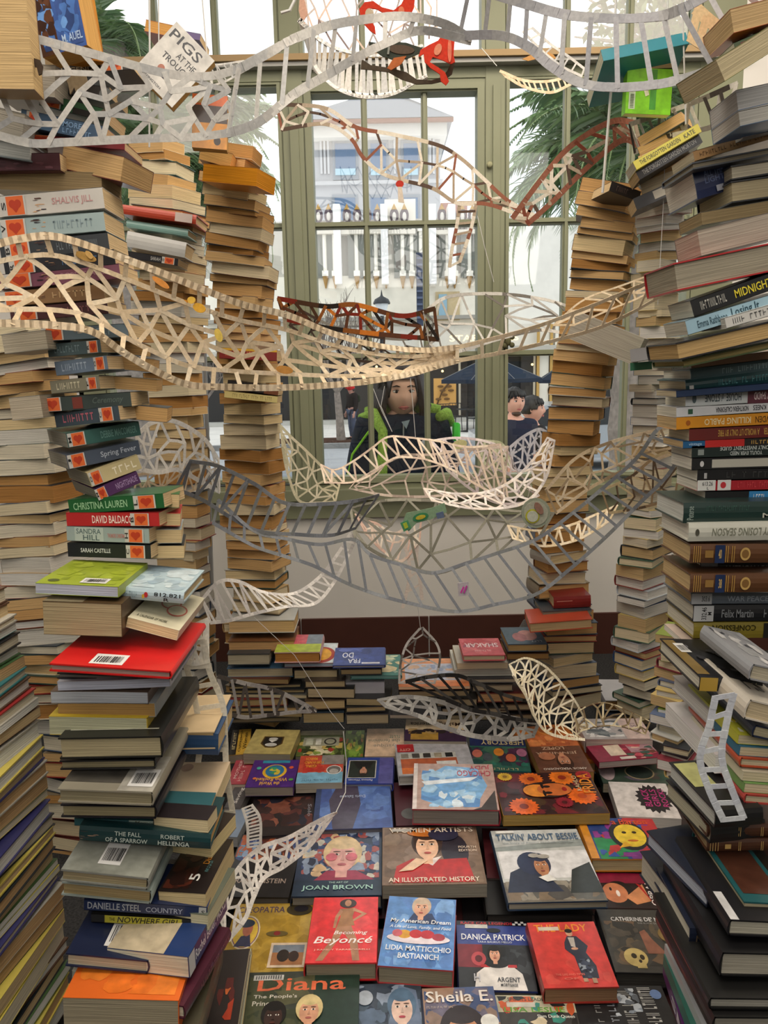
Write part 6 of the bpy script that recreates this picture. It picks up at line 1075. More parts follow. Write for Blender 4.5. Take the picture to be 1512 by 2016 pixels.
def lattice(label, top, bot, n, rows=0, w_=.006, cols=('#d8d4c8',), seed=1, band=.0, edge=1.5, bulge=0, jit=.3, drop=.18, diag=.25, name='paper_lattice', cat='paper lattice', ends=True, group='hanging cut-paper lattices'):
    r = random.Random(seed); N = n*4; A_ = crv(top, N); B_ = crv(bot, N); b = MB()
    nrm = []
    for i in range(N+1):
        t_ = A_[min(N, i+1)]-A_[max(0, i-1)]; a_ = B_[i]-A_[i]; v = t_.cross(a_)
        nrm.append(v.normalized() if v.length > 1e-9 else Vector((0, -1, 0)))
    def S(u, v):
        f = max(0, min(1, u))*N; i = min(N-1, int(f)); q = f-i; a_ = A_[i].lerp(A_[i+1], q); c_ = B_[i].lerp(B_[i+1], q)
        return a_.lerp(c_, v)+nrm[i]*bulge*math.sin(v*math.pi)
    def Nn(u): return nrm[int(max(0, min(1, u))*N)]
    def st(u0, v0, u1, v1, ww, c=None):
        c = srgb(c or cols[int(r.random()*len(cols)*.999)]); k = 2 if abs(u1-u0)*n > .8 or bulge else 1; z = Nn(u0)*r.uniform(-.0006, .0006)
        for j in range(k):
            b.strip(S(u0+(u1-u0)*j/k, v0+(v1-v0)*j/k)+z, S(u0+(u1-u0)*(j+1)/k, v0+(v1-v0)*(j+1)/k)+z, Nn((u0+u1)/2), ww, .0009, c)
    for i in range(N):
        for v in ((0, 1) if edge else ()): st(i/N, v, (i+1)/N, v, w_*edge, cols[(i//5*7+seed) % len(cols)])
    if ends: st(0, 0, 0, 1, w_); st(1, 0, 1, 1, w_)
    if rows == 0:
        for i in range(1, n): st(i/n+r.uniform(-.1, .1)/n, 0, i/n+r.uniform(-.15, .15)/n, 1, w_)
    else:
        lo, hi = 0, 1
        if band > 0:
            lo, hi = band, 1-band
            for i in range(N):
                st(i/N, lo, (i+1)/N, lo, w_); st(i/N, hi, (i+1)/N, hi, w_)
            for i in range(1, int(n*1.25)):
                q_ = i/n/1.25; st(q_, 0, q_+r.uniform(-.2, .2)/n, lo, w_); st(q_, hi, q_+r.uniform(-.2, .2)/n, 1, w_)
        nd = {}
        for j in range(rows+1):
            for i in range(n+1):
                v = lo+(hi-lo)*j/rows; u = (i+(.5 if j % 2 else 0))/n
                if 0 < j < rows: u += r.uniform(-jit, jit)/n; v += r.uniform(-jit, jit)*(hi-lo)/rows
                nd[i, j] = (u, v)
        for (i, j), (u, v) in nd.items():
            if u > 1.02: continue
            if (i+1, j) in nd and 0 < j < rows and r.random() > drop: st(u, v, *nd[i+1, j], w_)
            if j < rows:
                st(u, v, *nd[i, j+1], w_)
                o2 = (i+1 if j % 2 else i-1, j+1)
                if o2 in nd and r.random() < diag+.35: st(u, v, *nd[o2], w_)
    o = b.build(name, 'paper'); tag(o, label, cat, group); return o
WH = ('#cfccc6', '#d8d6d0', '#c4c4c2'); CR = ('#dcc8a8', '#e4d3b6', '#d4bf9e', '#e0ccae'); GRY = ('#a9aaa8', '#9c9e9e', '#b4b4b0'); NEWS = ('#80848a', '#74787e', '#8c9094', '#7c7f80')
BR = ('#4a3222', '#2a2420', '#8a5428', '#c8762c', '#5c3a28', '#7c2c20'); MIX = ('#d8d0c0', '#c8bca8', '#5a4a40', '#a89884', '#d8cfc0', '#8c5a48')
lattice('wide pale grey web of cut paper across the upper left', [(-20,55,1.4),(70,76,1.42),(190,108,1.45),(330,145,1.5),(410,150,1.52),(470,136,1.55)], [(-20,262,1.4),(60,282,1.42),(130,280,1.45),(280,273,1.5),(380,270,1.52),(450,262,1.55)], 9, 4, .009, WH, 1, jit=.34, diag=.2)
lattice('pale ladder strip rising from the upper left web to top centre', [(470,136,1.55),(540,98,1.6),(575,78,1.6),(650,50,1.65),(720,38,1.7),(790,32,1.7),(870,45,1.72),(925,75,1.75)], [(450,262,1.55),(510,240,1.58),(580,185,1.6),(640,150,1.65),(700,115,1.7),(760,85,1.7),(830,60,1.72),(925,80,1.75)], 9, 0, .009, WH, 2, edge=1.8)
lattice('large grey ladder strip sweeping over the upper right', [(925,-25,1.7),(1030,6,1.65),(1110,28,1.6),(1200,36,1.58),(1290,33,1.55),(1340,18,1.5),(1400,-14,1.48),(1440,-40,1.45)], [(905,70,1.75),(985,70,1.7),(1040,92,1.65),(1085,130,1.6),(1140,162,1.58),(1210,172,1.55),(1300,165,1.52),(1390,142,1.48),(1450,105,1.45),(1530,45,1.42)], 12, 0, .009, ('#a4a4a8', '#adadae', '#9b9ca0'), 3, edge=1.9)
lattice('big cream web sweeping from the left edge to the centre muntins', [(-20,485,1.35),(40,470,1.36),(110,466,1.38),(200,493,1.42),(300,530,1.46),(400,570,1.5),(480,600,1.54),(570,622,1.6),(650,655,1.65),(740,680,1.7),(830,690,1.75),(900,684,1.78)],
        [(-20,636,1.33),(100,640,1.35),(180,652,1.38),(240,692,1.42),(300,727,1.46),(370,757,1.5),(450,762,1.54),(560,763,1.6),(700,754,1.65),(800,738,1.7),(850,724,1.75),(900,710,1.78)], 17, 3, .0085, CR, 4, band=.19, bulge=.02, jit=.34, diag=.35)
lattice('cream ladder strip continuing the big web to the right stacks', [(900,684,1.78),(950,672,1.8),(1050,645,1.85),(1150,608,1.9),(1230,575,1.95),(1300,545,2.0),(1345,520,2.05)],
        [(900,710,1.78),(1000,692,1.84),(1100,668,1.9),(1180,645,1.95),(1250,612,2.0),(1320,572,2.05)], 11, 0, .0085, CR, 4, edge=1.1)
lattice('thin cream strands gathered above the right end of the ladder strip', [(1090,640,1.98),(1150,590,2.0),(1230,560,2.05),(1310,530,2.1)], [(1130,640,1.98),(1200,610,2.0),(1260,585,2.05),(1330,545,2.1)], 7, 2, .0055, CR, 48, jit=.5, edge=.8)
lattice('brown, black and orange branching strip over the centre window', [(548,588,2.6),(640,603,2.6),(700,600,2.6),(790,622,2.6),(855,608,2.6)], [(560,628,2.6),(640,645,2.6),(720,655,2.6),(790,662,2.6),(862,668,2.6)], 10, 2, .010, BR, 5, jit=.45, drop=.3)
lattice('thin grey web arching beside the right window post', [(835,615,2.6),(880,585,2.65),(960,578,2.7),(1040,584,2.7),(1110,600,2.7),(1180,630,2.7)], [(850,700,2.6),(910,690,2.6),(980,668,2.65),(1060,650,2.65),(1120,655,2.65),(1200,640,2.65)], 8, 3, .0075, ('#b4b2ac', '#a3a19c', '#c4c2bc', '#6c6862'), 6, jit=.45)
lattice('dark thorny web of thin black strips left of the centre muntins', [(590,610,2.8),(650,640,2.8),(720,660,2.8),(800,668,2.8),(860,650,2.8)], [(570,640,2.8),(640,690,2.8),(720,712,2.8),(800,708,2.8),(870,690,2.8)], 8, 2, .006, ('#2c2826', '#4a3c34', '#8c8880'), 7, jit=.5, drop=.4)
lattice('brown and white web slanting down across the upper centre panes', [(545,205,2.9),(640,213,2.9),(700,250,2.9),(770,264,2.9),(860,285,2.9),(905,310,2.9),(950,350,2.9),(1000,395,2.9),(1060,428,2.9)], [(555,255,2.9),(640,244,2.9),(690,272,2.9),(715,310,2.9),(760,345,2.9),(850,370,2.9),(900,400,2.9),(960,402,2.9),(1040,430,2.9)], 14, 2, .0085, MIX, 8, jit=.4)
lattice('small ladder strip dangling below the slanting brown and white web', [(905,398,2.9),(900,440,2.9),(890,490,2.9),(885,525,2.9)], [(938,398,2.9),(930,440,2.9),(918,480,2.9),(905,515,2.9)], 6, 0, .008, MIX, 9)
lattice('white fringed dome of hanging paper loops at top centre', [(590,40,2.3),(640,85,2.3),(700,105,2.3),(760,108,2.3),(830,90,2.3)], [(625,140,2.3),(660,172,2.2),(710,190,2.2),(770,186,2.2),(838,150,2.2)], 20, 1, .009, WH, 10, bulge=.05, jit=.2)
lattice('tangle of thin white twigs of paper at the top of the centre panes', [(600,-20,2.6),(680,-20,2.6),(760,-20,2.6),(860,-20,2.6)], [(610,75,2.6),(700,100,2.6),(790,95,2.6),(860,70,2.6)], 8, 3, .005, ('#a8a09c', '#c8bcb4', '#8c7c78', '#d8c0b0'), 11, jit=.5, drop=.45, edge=0)
lattice('red-brown and white arching ladder in front of the right-hand palm', [(1010,428,2.4),(1060,360,2.4),(1110,300,2.4),(1160,262,2.35),(1210,238,2.3),(1250,242,2.3)], [(1040,440,2.4),(1090,395,2.4),(1140,345,2.4),(1190,300,2.35),(1230,275,2.3),(1262,290,2.3)], 10, 2, .010, MIX+('#7c4434',), 12, jit=.35)
lattice('thin speckled arm of paper reaching to the top right stack', [(1240,245,2.2),(1300,225,2.1),(1370,200,2.05),(1450,165,2.0)], [(1250,300,2.2),(1310,270,2.1),(1400,250,2.05),(1440,215,2.0)], 8, 1, .008, ('#4a443e', '#c8c4ba', '#8a8478'), 13, jit=.4)
lattice('little pale ladder crossing the upper right transom', [(1048,55,2.6),(1085,88,2.6),(1120,112,2.6),(1150,135,2.6)], [(1030,62,2.6),(1065,98,2.6),(1105,130,2.6),(1145,150,2.6)], 7, 0, .005, WH, 14)
lattice('short orange-cream ladder piece in the top right corner', [(1374,20,1.9),(1402,45,1.9),(1430,62,1.9),(1468,58,1.9)], [(1362,72,1.9),(1395,92,1.9),(1420,98,1.9),(1450,90,1.9)], 5, 0, .018, ('#dcb88c', '#e0c296'), 15)
lattice('cream twisted strip under the right end of the upper transom rail', [(985,140,2.9),(1030,158,2.9),(1080,160,2.9),(1120,150,2.9)], [(995,150,2.9),(1035,172,2.9),(1085,182,2.9),(1125,165,2.9)], 12, 0, .006, CR, 16)
lattice('fine white fringed strip along the left of the upper transom rail', [(290,118,2.8),(360,125,2.8),(420,128,2.8),(480,120,2.8)], [(300,150,2.8),(360,170,2.8),(430,165,2.8),(490,135,2.8)], 14, 1, .004, WH, 17)
lattice('white net bunched between the two left rear stacks', [(268,858,1.9),(300,832,1.95),(345,830,2.0),(400,862,2.05),(430,905,2.1)], [(268,922,1.9),(310,930,1.95),(350,925,2.0),(390,945,2.05),(432,968,2.1)], 7, 3, .0075, WH, 18, jit=.35)
lattice('thin cream strands fanning behind the left front stack', [(270,935,2.0),(330,925,2.05),(390,905,2.1),(430,915,2.1)], [(262,980,2.0),(320,985,2.05),(380,965,2.1),(420,950,2.1)], 8, 2, .005, CR, 19, jit=.5)
lattice('grey newsprint ladder drooping from the left centre stack', [(375,908,2.0),(430,918,2.05),(500,952,2.1),(560,990,2.1),(640,992,2.1),(700,986,2.1),(745,975,2.15)], [(345,962,2.0),(400,985,2.05),(460,1022,2.1),(510,1046,2.1),(580,1052,2.1),(650,1054,2.1),(700,1040,2.15)], 13, 1, .0085, NEWS, 20, jit=.2, edge=1.2, diag=-.2)
lattice('largest grey newsprint ladder garland hanging in a deep swag in front of the white wall', [(430,985,2.1),(500,1045,2.1),(560,1060,2.1),(630,1072,2.1),(695,1062,2.12),(730,1092,2.12),(790,1112,2.12),(850,1128,2.12),(915,1110,2.12),(976,1090,2.12),(1055,1062,2.1),(1130,1008,2.08),(1200,950,2.05),(1255,900,2.02),(1290,850,2.0),(1310,836,2.0)],
        [(420,1030,2.08),(500,1075,2.08),(560,1095,2.08),(620,1115,2.08),(678,1146,2.08),(735,1168,2.08),(800,1186,2.08),(897,1204,2.08),(975,1190,2.08),(1055,1170,2.08),(1120,1122,2.06),(1190,1060,2.04),(1255,995,2.02),(1315,935,2.0),(1345,880,1.98),(1358,845,1.98)], 30, 0, .0075, NEWS, 21, edge=1.25)
lattice('olive-grey net of zigzag strips filling the deep swag', [(690,1000,2.3),(760,985,2.3),(840,985,2.32),(920,992,2.32),(1000,1005,2.3),(1090,1010,2.28)], [(700,1062,2.14),(760,1098,2.14),(850,1128,2.14),(920,1108,2.14),(976,1090,2.14),(1060,1060,2.14)], 7, 3, .0075, ('#77756a', '#69675c', '#8b897c'), 22, jit=.4, drop=.1, diag=.5)
lattice('cream ladder crossing in front of the girl', [(632,915,2.4),(661,925,2.4),(700,905,2.4),(735,880,2.4),(765,860,2.4),(810,862,2.4),(860,868,2.4),(920,880,2.4),(985,875,2.4)], [(640,950,2.35),(690,950,2.35),(730,935,2.35),(770,905,2.35),(795,900,2.35),(840,905,2.35),(890,925,2.35),(940,955,2.35),(1000,985,2.35)], 16, 1, .006, ('#d8c4b0', '#e4d4c0', '#c8b4a4'), 23, jit=.2, edge=1.2)
lattice('second peach net crowded in front of the jacket hem', [(700,948,2.45),(785,900,2.45),(850,895,2.45),(920,885,2.45),(1000,880,2.45)], [(688,962,2.4),(760,975,2.4),(830,978,2.4),(900,975,2.4),(990,985,2.4)], 9, 3, .0055, ('#c4b4a8', '#d4c4b4', '#a8988c'), 24, jit=.45)
lattice('cream net curtain hanging beside the left window post', [(552,838,2.5),(575,862,2.5),(600,885,2.5),(640,925,2.5),(668,955,2.5)], [(556,880,2.48),(566,930,2.48),(588,985,2.48),(625,990,2.48),(660,988,2.48)], 7, 4, .0055, ('#d4ccae', '#c8c2a4', '#dcd4ba'), 25, jit=.35)
lattice('lilac-white net bunched at the lower right of the centre window', [(850,868,2.5),(900,862,2.5),(960,870,2.5),(1000,890,2.5),(1010,920,2.5)], [(880,925,2.4),(930,965,2.4),(980,990,2.4),(1030,990,2.4),(1060,975,2.4)], 8, 4, .006, ('#c8bcbc', '#b8acb0', '#d4cac6'), 26, jit=.4)
lattice('white strand bundle running from the swag up to the right of the window', [(835,962,2.2),(900,972,2.2),(960,968,2.2),(1010,945,2.2),(1050,905,2.2),(1078,862,2.2)], [(850,985,2.15),(920,1000,2.15),(990,1000,2.15),(1040,985,2.15),(1075,940,2.15),(1092,868,2.15)], 14, 3, .006, ('#dcd0c4', '#e8e0d8', '#c8c0bc'), 27, jit=.45)
lattice('dusty cream strands rising to the right stacks', [(1075,965,2.2),(1130,905,2.2),(1190,875,2.18),(1260,855,2.15),(1335,838,2.1)], [(1095,1010,2.2),(1160,962,2.2),(1230,925,2.18),(1290,905,2.15),(1345,885,2.1)], 9, 3, .006, CR+('#a89478',), 28, jit=.5)
lattice('brown twiggy tangle between the right leaning stack and the right front stack', [(1185,965,2.1),(1240,940,2.1),(1290,900,2.05),(1345,880,2.0)], [(1200,1010,2.1),(1260,1000,2.1),(1310,985,2.05),(1350,960,2.0)], 6, 2, .005, ('#6c5a48', '#a89070', '#d0bc94'), 29, jit=.5)
lattice('bright cream strands in front of the right leaning stack base', [(1000,1035,2.2),(1060,1045,2.2),(1120,1035,2.2),(1180,1010,2.2),(1215,995,2.2)], [(1010,1060,2.15),(1070,1075,2.15),(1130,1065,2.15),(1170,1045,2.15),(1200,1025,2.15)], 11, 1, .006, ('#ecdcc0', '#dcc8a4'), 30, jit=.4)
lattice('white rib-like fan in front of the left stack near the wall base', [(398,1180,2.0),(430,1146,2.0),(470,1145,2.02),(520,1166,2.05),(580,1168,2.1),(630,1135,2.15),(665,1090,2.18),(690,1050,2.2)], [(415,1226,2.0),(450,1222,2.0),(500,1208,2.02),(560,1195,2.05),(620,1188,2.1),(655,1150,2.15),(680,1105,2.18),(700,1062,2.2)], 22, 1, .006, ('#e0dcd6', '#ece8e2', '#d0ccc8'), 31, jit=.3, diag=.1)
lattice('narrow white paper ladder hanging straight down inside the swag', [(796,1072,2.3),(806,1110,2.3),(804,1150,2.3),(793,1196,2.3)], [(822,1068,2.3),(820,1105,2.3),(827,1145,2.3),(831,1180,2.3)], 4, 0, .007, ('#e8dcd0',), 32, ends=False)
lattice('pink-cream net funnel above the narrow white ladder', [(700,1012,2.35),(740,1030,2.35),(780,1050,2.35),(830,1010,2.35)], [(720,1050,2.3),(755,1085,2.3),(790,1105,2.3),(826,1065,2.3)], 7, 2, .006, ('#dcc8b8', '#d8b8a8', '#e8dccc'), 33, jit=.4)
lattice('cream-white paper ladder hanging down beside the left front stack', [(350,1272,1.5),(372,1330,1.5),(388,1400,1.5),(394,1460,1.5),(386,1540,1.5),(388,1602,1.5)], [(402,1262,1.5),(412,1320,1.5),(438,1385,1.5),(443,1450,1.5),(446,1520,1.5),(458,1600,1.5)], 8, 0, .010, ('#f0ead8', '#e4decb'), 34, edge=1.2)
lattice('crumpled white net on top of the ladder beside the left front stack', [(348,1248,1.52),(375,1236,1.52),(408,1222,1.52)], [(352,1290,1.5),(378,1305,1.5),(408,1300,1.5)], 5, 3, .008, ('#f0ead8', '#f0ece0'), 35, jit=.4)
lattice('short narrow-runged white ladder arm lying left on the floor books', [(478,1592,1.72),(487,1625,1.7),(488,1668,1.68)], [(496,1585,1.72),(512,1612,1.7),(513,1665,1.68)], 12, 0, .004, ('#dedad4',), 36, edge=1.6)
lattice('white branching net arm stretching over the portrait covers at left', [(662,1600,1.8),(620,1620,1.78),(570,1648,1.74),(515,1668,1.7),(475,1702,1.66),(440,1760,1.6),(425,1790,1.56)], [(655,1606,1.8),(610,1665,1.76),(560,1705,1.7),(520,1728,1.66),(500,1765,1.6),(482,1810,1.56),(450,1850,1.52)], 14, 3, .0065, ('#dedad4', '#e8e4de', '#ccc8c4'), 37, jit=.35)
lattice('black paper ladder arching over the middle of the low book piles', [(800,1342,2.25),(850,1332,2.25),(900,1330,2.25),(940,1345,2.25),(1000,1370,2.25),(1060,1385,2.25),(1135,1398,2.25)], [(880,1378,2.2),(905,1388,2.2),(930,1398,2.2),(970,1405,2.2),(1010,1415,2.2),(1070,1420,2.2),(1120,1418,2.2)], 11, 0, .008, ('#1d1b1a', '#3a3836'), 38)
lattice('grey paper web drooping under the black ladder', [(745,1378,2.25),(800,1372,2.25),(860,1380,2.25),(920,1398,2.25),(990,1410,2.25),(1060,1425,2.25)], [(760,1392,2.2),(820,1408,2.2),(870,1430,2.2),(930,1448,2.2),(1000,1455,2.2),(1050,1448,2.2)], 12, 2, .010, ('#908e8a', '#807e7c', '#a3a19c'), 39, jit=.35)
lattice('bright white conical net over the right side of the low piles', [(1003,1308,2.2),(1035,1296,2.2),(1070,1310,2.2),(1105,1345,2.2),(1135,1385,2.2),(1158,1428,2.2)], [(1010,1330,2.1),(1035,1370,2.1),(1052,1410,2.1),(1075,1440,2.1),(1110,1452,2.1),(1150,1456,2.1)], 11, 4, .0055, ('#f4ecd4', '#efe4c6'), 40, bulge=.03, jit=.3)
lattice('grey ladder strip in front of the left end of the low piles', [(430,1332,2.1),(480,1345,2.12),(540,1358,2.15),(590,1382,2.18),(620,1398,2.2)], [(436,1400,2.1),(480,1412,2.12),(530,1408,2.15),(580,1402,2.18),(622,1400,2.2)], 8, 1, .008, ('#b4b0aa', '#a4a09c', '#5c5650'), 41, jit=.3)
lattice('thin white curling strands hanging above the orange-edged magazine', [(826,1238,2.5),(800,1270,2.5),(788,1310,2.5),(786,1345,2.5)], [(832,1236,2.5),(860,1268,2.5),(866,1300,2.5),(855,1345,2.5)], 5, 3, .005, ('#c8c4be', '#d8d4ce', '#7c7872'), 42, jit=.5, drop=.5)
lattice('loose straw-coloured strands lying at the back right of the covers', [(1130,1405,2.2),(1170,1385,2.2),(1210,1388,2.2),(1280,1420,2.2)], [(1140,1440,2.15),(1180,1430,2.15),(1220,1430,2.15),(1270,1445,2.15)], 8, 2, .005, ('#8c7c60', '#d0c4a4', '#6c5c48'), 43, jit=.6, drop=.5, edge=.8)
lattice('bluish white paper ladder hanging over the right front stack', [(1408,1374,1.1),(1396,1430,1.1),(1378,1492,1.1),(1396,1555,1.1),(1424,1614,1.1)], [(1444,1368,1.1),(1430,1425,1.1),(1421,1492,1.1),(1440,1552,1.1),(1464,1610,1.1)], 7, 0, .008, ('#c8ccd4', '#d4d8dc'), 44, edge=1.3)
lattice('small white grey strand net in front of the paperback stack near the right window', [(1005,880,2.9),(1030,860,2.9),(1060,845,2.9),(1075,850,2.9)], [(1010,925,2.9),(1040,925,2.9),(1062,900,2.9),(1080,870,2.9)], 5, 3, .007, ('#c4c4cc', '#d4d4dc'), 45, jit=.4)
lattice('curled greenish-white loops right of the girl at the window sill', [(955,868,2.7),(985,872,2.7),(1000,890,2.7)], [(945,900,2.7),(970,925,2.7),(1005,915,2.7)], 4, 3, .006, ('#d8dcbc', '#c4c8a4'), 46, jit=.5)
# ---- flat cut-out ornaments (paper shapes with thickness)
def cutout(name, label, pts, Y, c, extra=(), cat='paper ornament', th=.003):
    b = MB(); s = []
    def add(pp, cc, dy, name_=None):
        w2 = [P(x, y, Y) for x, y in pp]; n = len(w2)
        v = [p+Vector((0, -dy, 0)) for p in w2]+[p+Vector((0, -dy+th, 0)) for p in w2]
        b.mesh(v, [tuple(range(n)), tuple(range(2*n-1, n-1, -1))]+[(i, n+i, n+(i+1) % n, (i+1) % n) for i in range(n)], srgb(cc))
    add(pts, c, 0)
    for i, (pp, cc) in enumerate(extra): add(pp, cc, .002*(i+1))
    return tag(b.build(name, 'paper'), label, cat)
def ell(cx, cy, rx, ry, a=0, n=16):
    a = math.radians(a); return [(cx+rx*math.cos(t)*math.cos(a)-ry*math.sin(t)*math.sin(a), cy+rx*math.cos(t)*math.sin(a)+ry*math.sin(t)*math.cos(a)) for t in [i*2*math.pi/n for i in range(n)]]
cutout('paper_bird', 'upper red paper bird with curved neck hanging at top centre', [(707,18),(718,4),(735,2),(752,14),(775,20),(790,8),(800,-12),(818,-10),(815,15),(808,30),(822,34),(815,39),(785,36),(762,30),(742,18),(728,16),(722,26),(730,40),(738,52),(740,68),(728,60),(712,42)], 1.9, '#c03a26', [(ell(727,27,8,10), '#b8a890'), (ell(790,24,6,10), '#cf7a5c')])
cutout('paper_bird', 'lower red paper bird with bent legs at top centre', [(888,46),(897,54),(895,82),(893,108),(896,122),(888,126),(870,118),(852,112),(846,122),(862,132),(876,142),(884,160),(878,168),(868,160),(866,146),(848,134),(836,122),(834,106),(824,112),(828,98),(845,88),(862,80),(872,66),(880,52)], 1.9, '#c83c2a', [(ell(862,98,7,12,20), '#d88a6c'), (ell(885,100,4,24), '#dc7a60')])
cutout('paper_bird', 'dark green-black paper mallard between the two red birds', [(726,82),(740,84),(762,92),(775,82),(800,84),(830,94),(836,100),(815,110),(800,116),(775,118),(752,110),(738,100),(727,98)], 1.92, '#3c423a', [(ell(790,98,26,9,5), '#5a4c40'), ([(764,92),(768,92),(766,108),(762,108)], '#8a8c84'), ([(775,116),(800,112),(790,128),(770,140),(762,136)], '#b0643a')])
cutout('paper_branch', 'brown leafy paper branch under the red paper birds', [(712,116),(730,128),(770,134),(800,142),(820,156),(850,158),(868,152),(880,140),(890,120),(896,122),(890,146),(872,160),(850,165),(820,166),(790,156),(765,142),(735,138),(710,136)], 1.93, '#4e4438')
cutout('paper_bird', 'yellow paper duckling on the cream web at the left', ell(392,606,13,9,25)+[], 1.44, '#dca63c', [(ell(377,591,8,7), '#e0b44c'), ([(370,592),(362,590),(370,597)], '#c8862c')])
cutout('paper_leaf', 'small orange paper leaf on the cream web above the duckling', ell(316,556,20,6,35), 1.44, '#d89048')
cutout('paper_leaf', 'small yellow paper flower on the cream web below the duckling', ell(430,660,7,14,-20), 1.48, '#d8bc5c')
cutout('paper_leaf', 'brown paper leaf on the lower edge of the cream web', ell(560,728,17,8,10), 1.56, '#b98444')
cutout('paper_leaf', 'tan twisted paper leaf at the left top edge of the cream web', ell(168,505,22,8,20), 1.4, '#b08a4c', [(ell(176,502,10,5,50), '#c8a060')])
cutout('paper_disc', 'round grey-green paper disc with a yellow outlined shape in the swag', ell(1055,1010,29,30), 2.12, '#8f9684', [(ell(1055,1010,24,24), '#a3a493'), (ell(1048,1016,14,14,30), '#a9a838'), (ell(1048,1016,11,11,30), '#b4b8a8'), (ell(1060,1000,7,13,-30), '#8a6a5c')])
cutout('paper_card', 'green paper cut-out with small windows and yellow trim in the swag', [(790,1035),(800,1010),(826,1005),(850,1000),(875,990),(880,1008),(850,1022),(820,1030),(805,1046)], 2.1, '#7f9a7c', [(ell(828,1018,16,8,-15), '#3c7c54'), (ell(828,1018,10,4,-15), '#b8a838'), ([(858,1010),(872,1006),(875,1018),(861,1021)], '#5c6a84')])
cutout('paper_card', 'small green framed paper square left of the green cut-out', [(788,1030),(803,1024),(810,1040),(795,1047)], 2.09, '#4c8c64', [([(793,1031),(800,1028),(804,1038),(797,1041)], '#a8b83c')])
cutout('paper_tag', 'small translucent tag with pink handwriting on the lower swag', [(901,1148),(922,1146),(924,1172),(903,1174)], 2.06, '#b0aab0', [([(906,1166),(912,1154),(914,1156),(908,1168)], '#c83c9c'), ([(912,1166),(918,1152),(920,1154),(914,1168)], '#b8409c')])
cutout('paper_animal', 'dark brown cut-paper animal on the upper left web', [(52,120),(60,112),(78,118),(84,130),(82,145),(76,148),(72,132),(62,130),(64,144),(46,144),(44,136),(54,134)], 1.38, '#463a30')
cutout('paper_animal', 'pale yellow-grey paper bird shape at the left edge of the upper web', [(-8,118),(20,128),(34,140),(50,146),(56,154),(44,157),(36,148),(14,146),(-8,140)], 1.37, '#b4ac98', [(ell(34,142,8,4,10), '#c8a840')])
cutout('paper_animal', 'grey mottled paper creatures hanging in the middle of the upper left web', ell(208,185,13,12), 1.52, '#6a6c6c', [(ell(246,196,15,12), '#565856'), (ell(222,216,28,9,-25), '#5c5448')])
cutout('paper_fringe', 'brown fringed paper leaf behind the upper left web', [(126,146),(168,144),(172,160),(166,178),(160,170),(152,190),(146,172),(138,186),(134,166)], 1.5, '#7c6c54')
cutout('paper_leaf', 'tan driftwood-like paper piece on the upper right transom rail', [(1028,116),(1045,108),(1062,106),(1075,100),(1090,108),(1096,116),(1075,114),(1055,116),(1040,120)], 3.515, '#c09058')
cutout('paper_leaf', 'pink-brown paper scraps at the top beside the left window post', [(590,-5),(600,0),(606,28),(598,40),(604,56),(596,52),(588,20)], 2.3, '#c49c88')
cutout('paper_leaf', 'small red and white paper mushroom in the slanting web', ell(787,362,8,7), 2.85, '#b83c30', [([(783,368),(791,368),(796,400),(784,398)], '#d8ccbc')])
cutout('paper_leaf', 'yellow-green folded paper scrap at the right edge of the girl', ell(905,875,15,9,-15), 2.45, '#c8c490')
cutout('clear_wrap', 'crumpled translucent plastic sheet behind the leaning stack foot', [(1020,1240),(1030,1222),(1050,1208),(1062,1195),(1070,1240),(1050,1262)], 2.82, '#7f7e7c')
# strings
def cord(label, pts, r_=.0009): 
    b = MB(); b.tube([P(*p) for p in pts], r_, W1, 5); tag(b.build('nylon_string', 'string'), label, 'string', 'nylon strings holding up the paper')
cord('clear string dropping from the top to the white-covered hanging book', [(294,-30,1.9),(295,120,1.9),(294,290,1.9)], .0022)
cord('second clear string just right of the one at the white-covered hanging book', [(312,-30,1.95),(313,120,1.95)], .0015)
cord('long string from above to the white paper ladder and orange book', [(396,-30,1.9),(405,80,1.9),(415,180,1.9)], .0014)
cord('clear thick string hanging in front of the palm by the green hanging book', [(1214,-30,2.1),(1205,150,2.1),(1186,380,2.1)], .0035)
cord('string carrying the teal book at the upper right', [(1315,-30,2.05),(1314,60,2.05)], .002)
cord('string running down past the green hanging book', [(1340,-30,2.0),(1345,60,2.0),(1350,245,2.0)], .002)
cord('thin long string hanging down in front of the right leaning stack', [(1312,230,2.1),(1305,420,2.1),(1295,600,2.1)])
cord('fine string slanting from the right ladder to the net over the transom', [(948,95,2.6),(978,130,2.6)], .0012)
cord('fine string slanting down right of the slanting web', [(940,425,2.9),(955,490,2.9),(972,555,2.9)], .0012)
cord('v-shaped string end left of the girl\'s face holding the cream ladder', [(735,765,2.4),(752,810,2.4),(772,850,2.4)], .001)
cord('v-shaped string end right side holding the cream ladder', [(757,760,2.4),(750,800,2.4),(772,850,2.4)], .001)
cord('string crossing the girl\'s face down to the cream ladder', [(808,745,2.4),(813,800,2.4),(818,862,2.4)], .001)
cord('string from the swag down to the curling strands above the magazine', [(822,1190,2.5),(828,1238,2.5)], .001)
cord('slanting string over the low left pile', [(500,1215,2.2),(580,1290,2.2),(650,1400,2.2),(678,1435,2.2)], .0009)
cord('string over the blue glossy hardback down to the net arm', [(676,1440,1.9),(682,1500,1.9),(680,1560,1.85),(660,1602,1.8)], .0013)
cord('diagonal pale twig-like string at the top left of the centre post', [(590,-20,2.2),(570,20,2.2),(553,25,2.2)], .004)
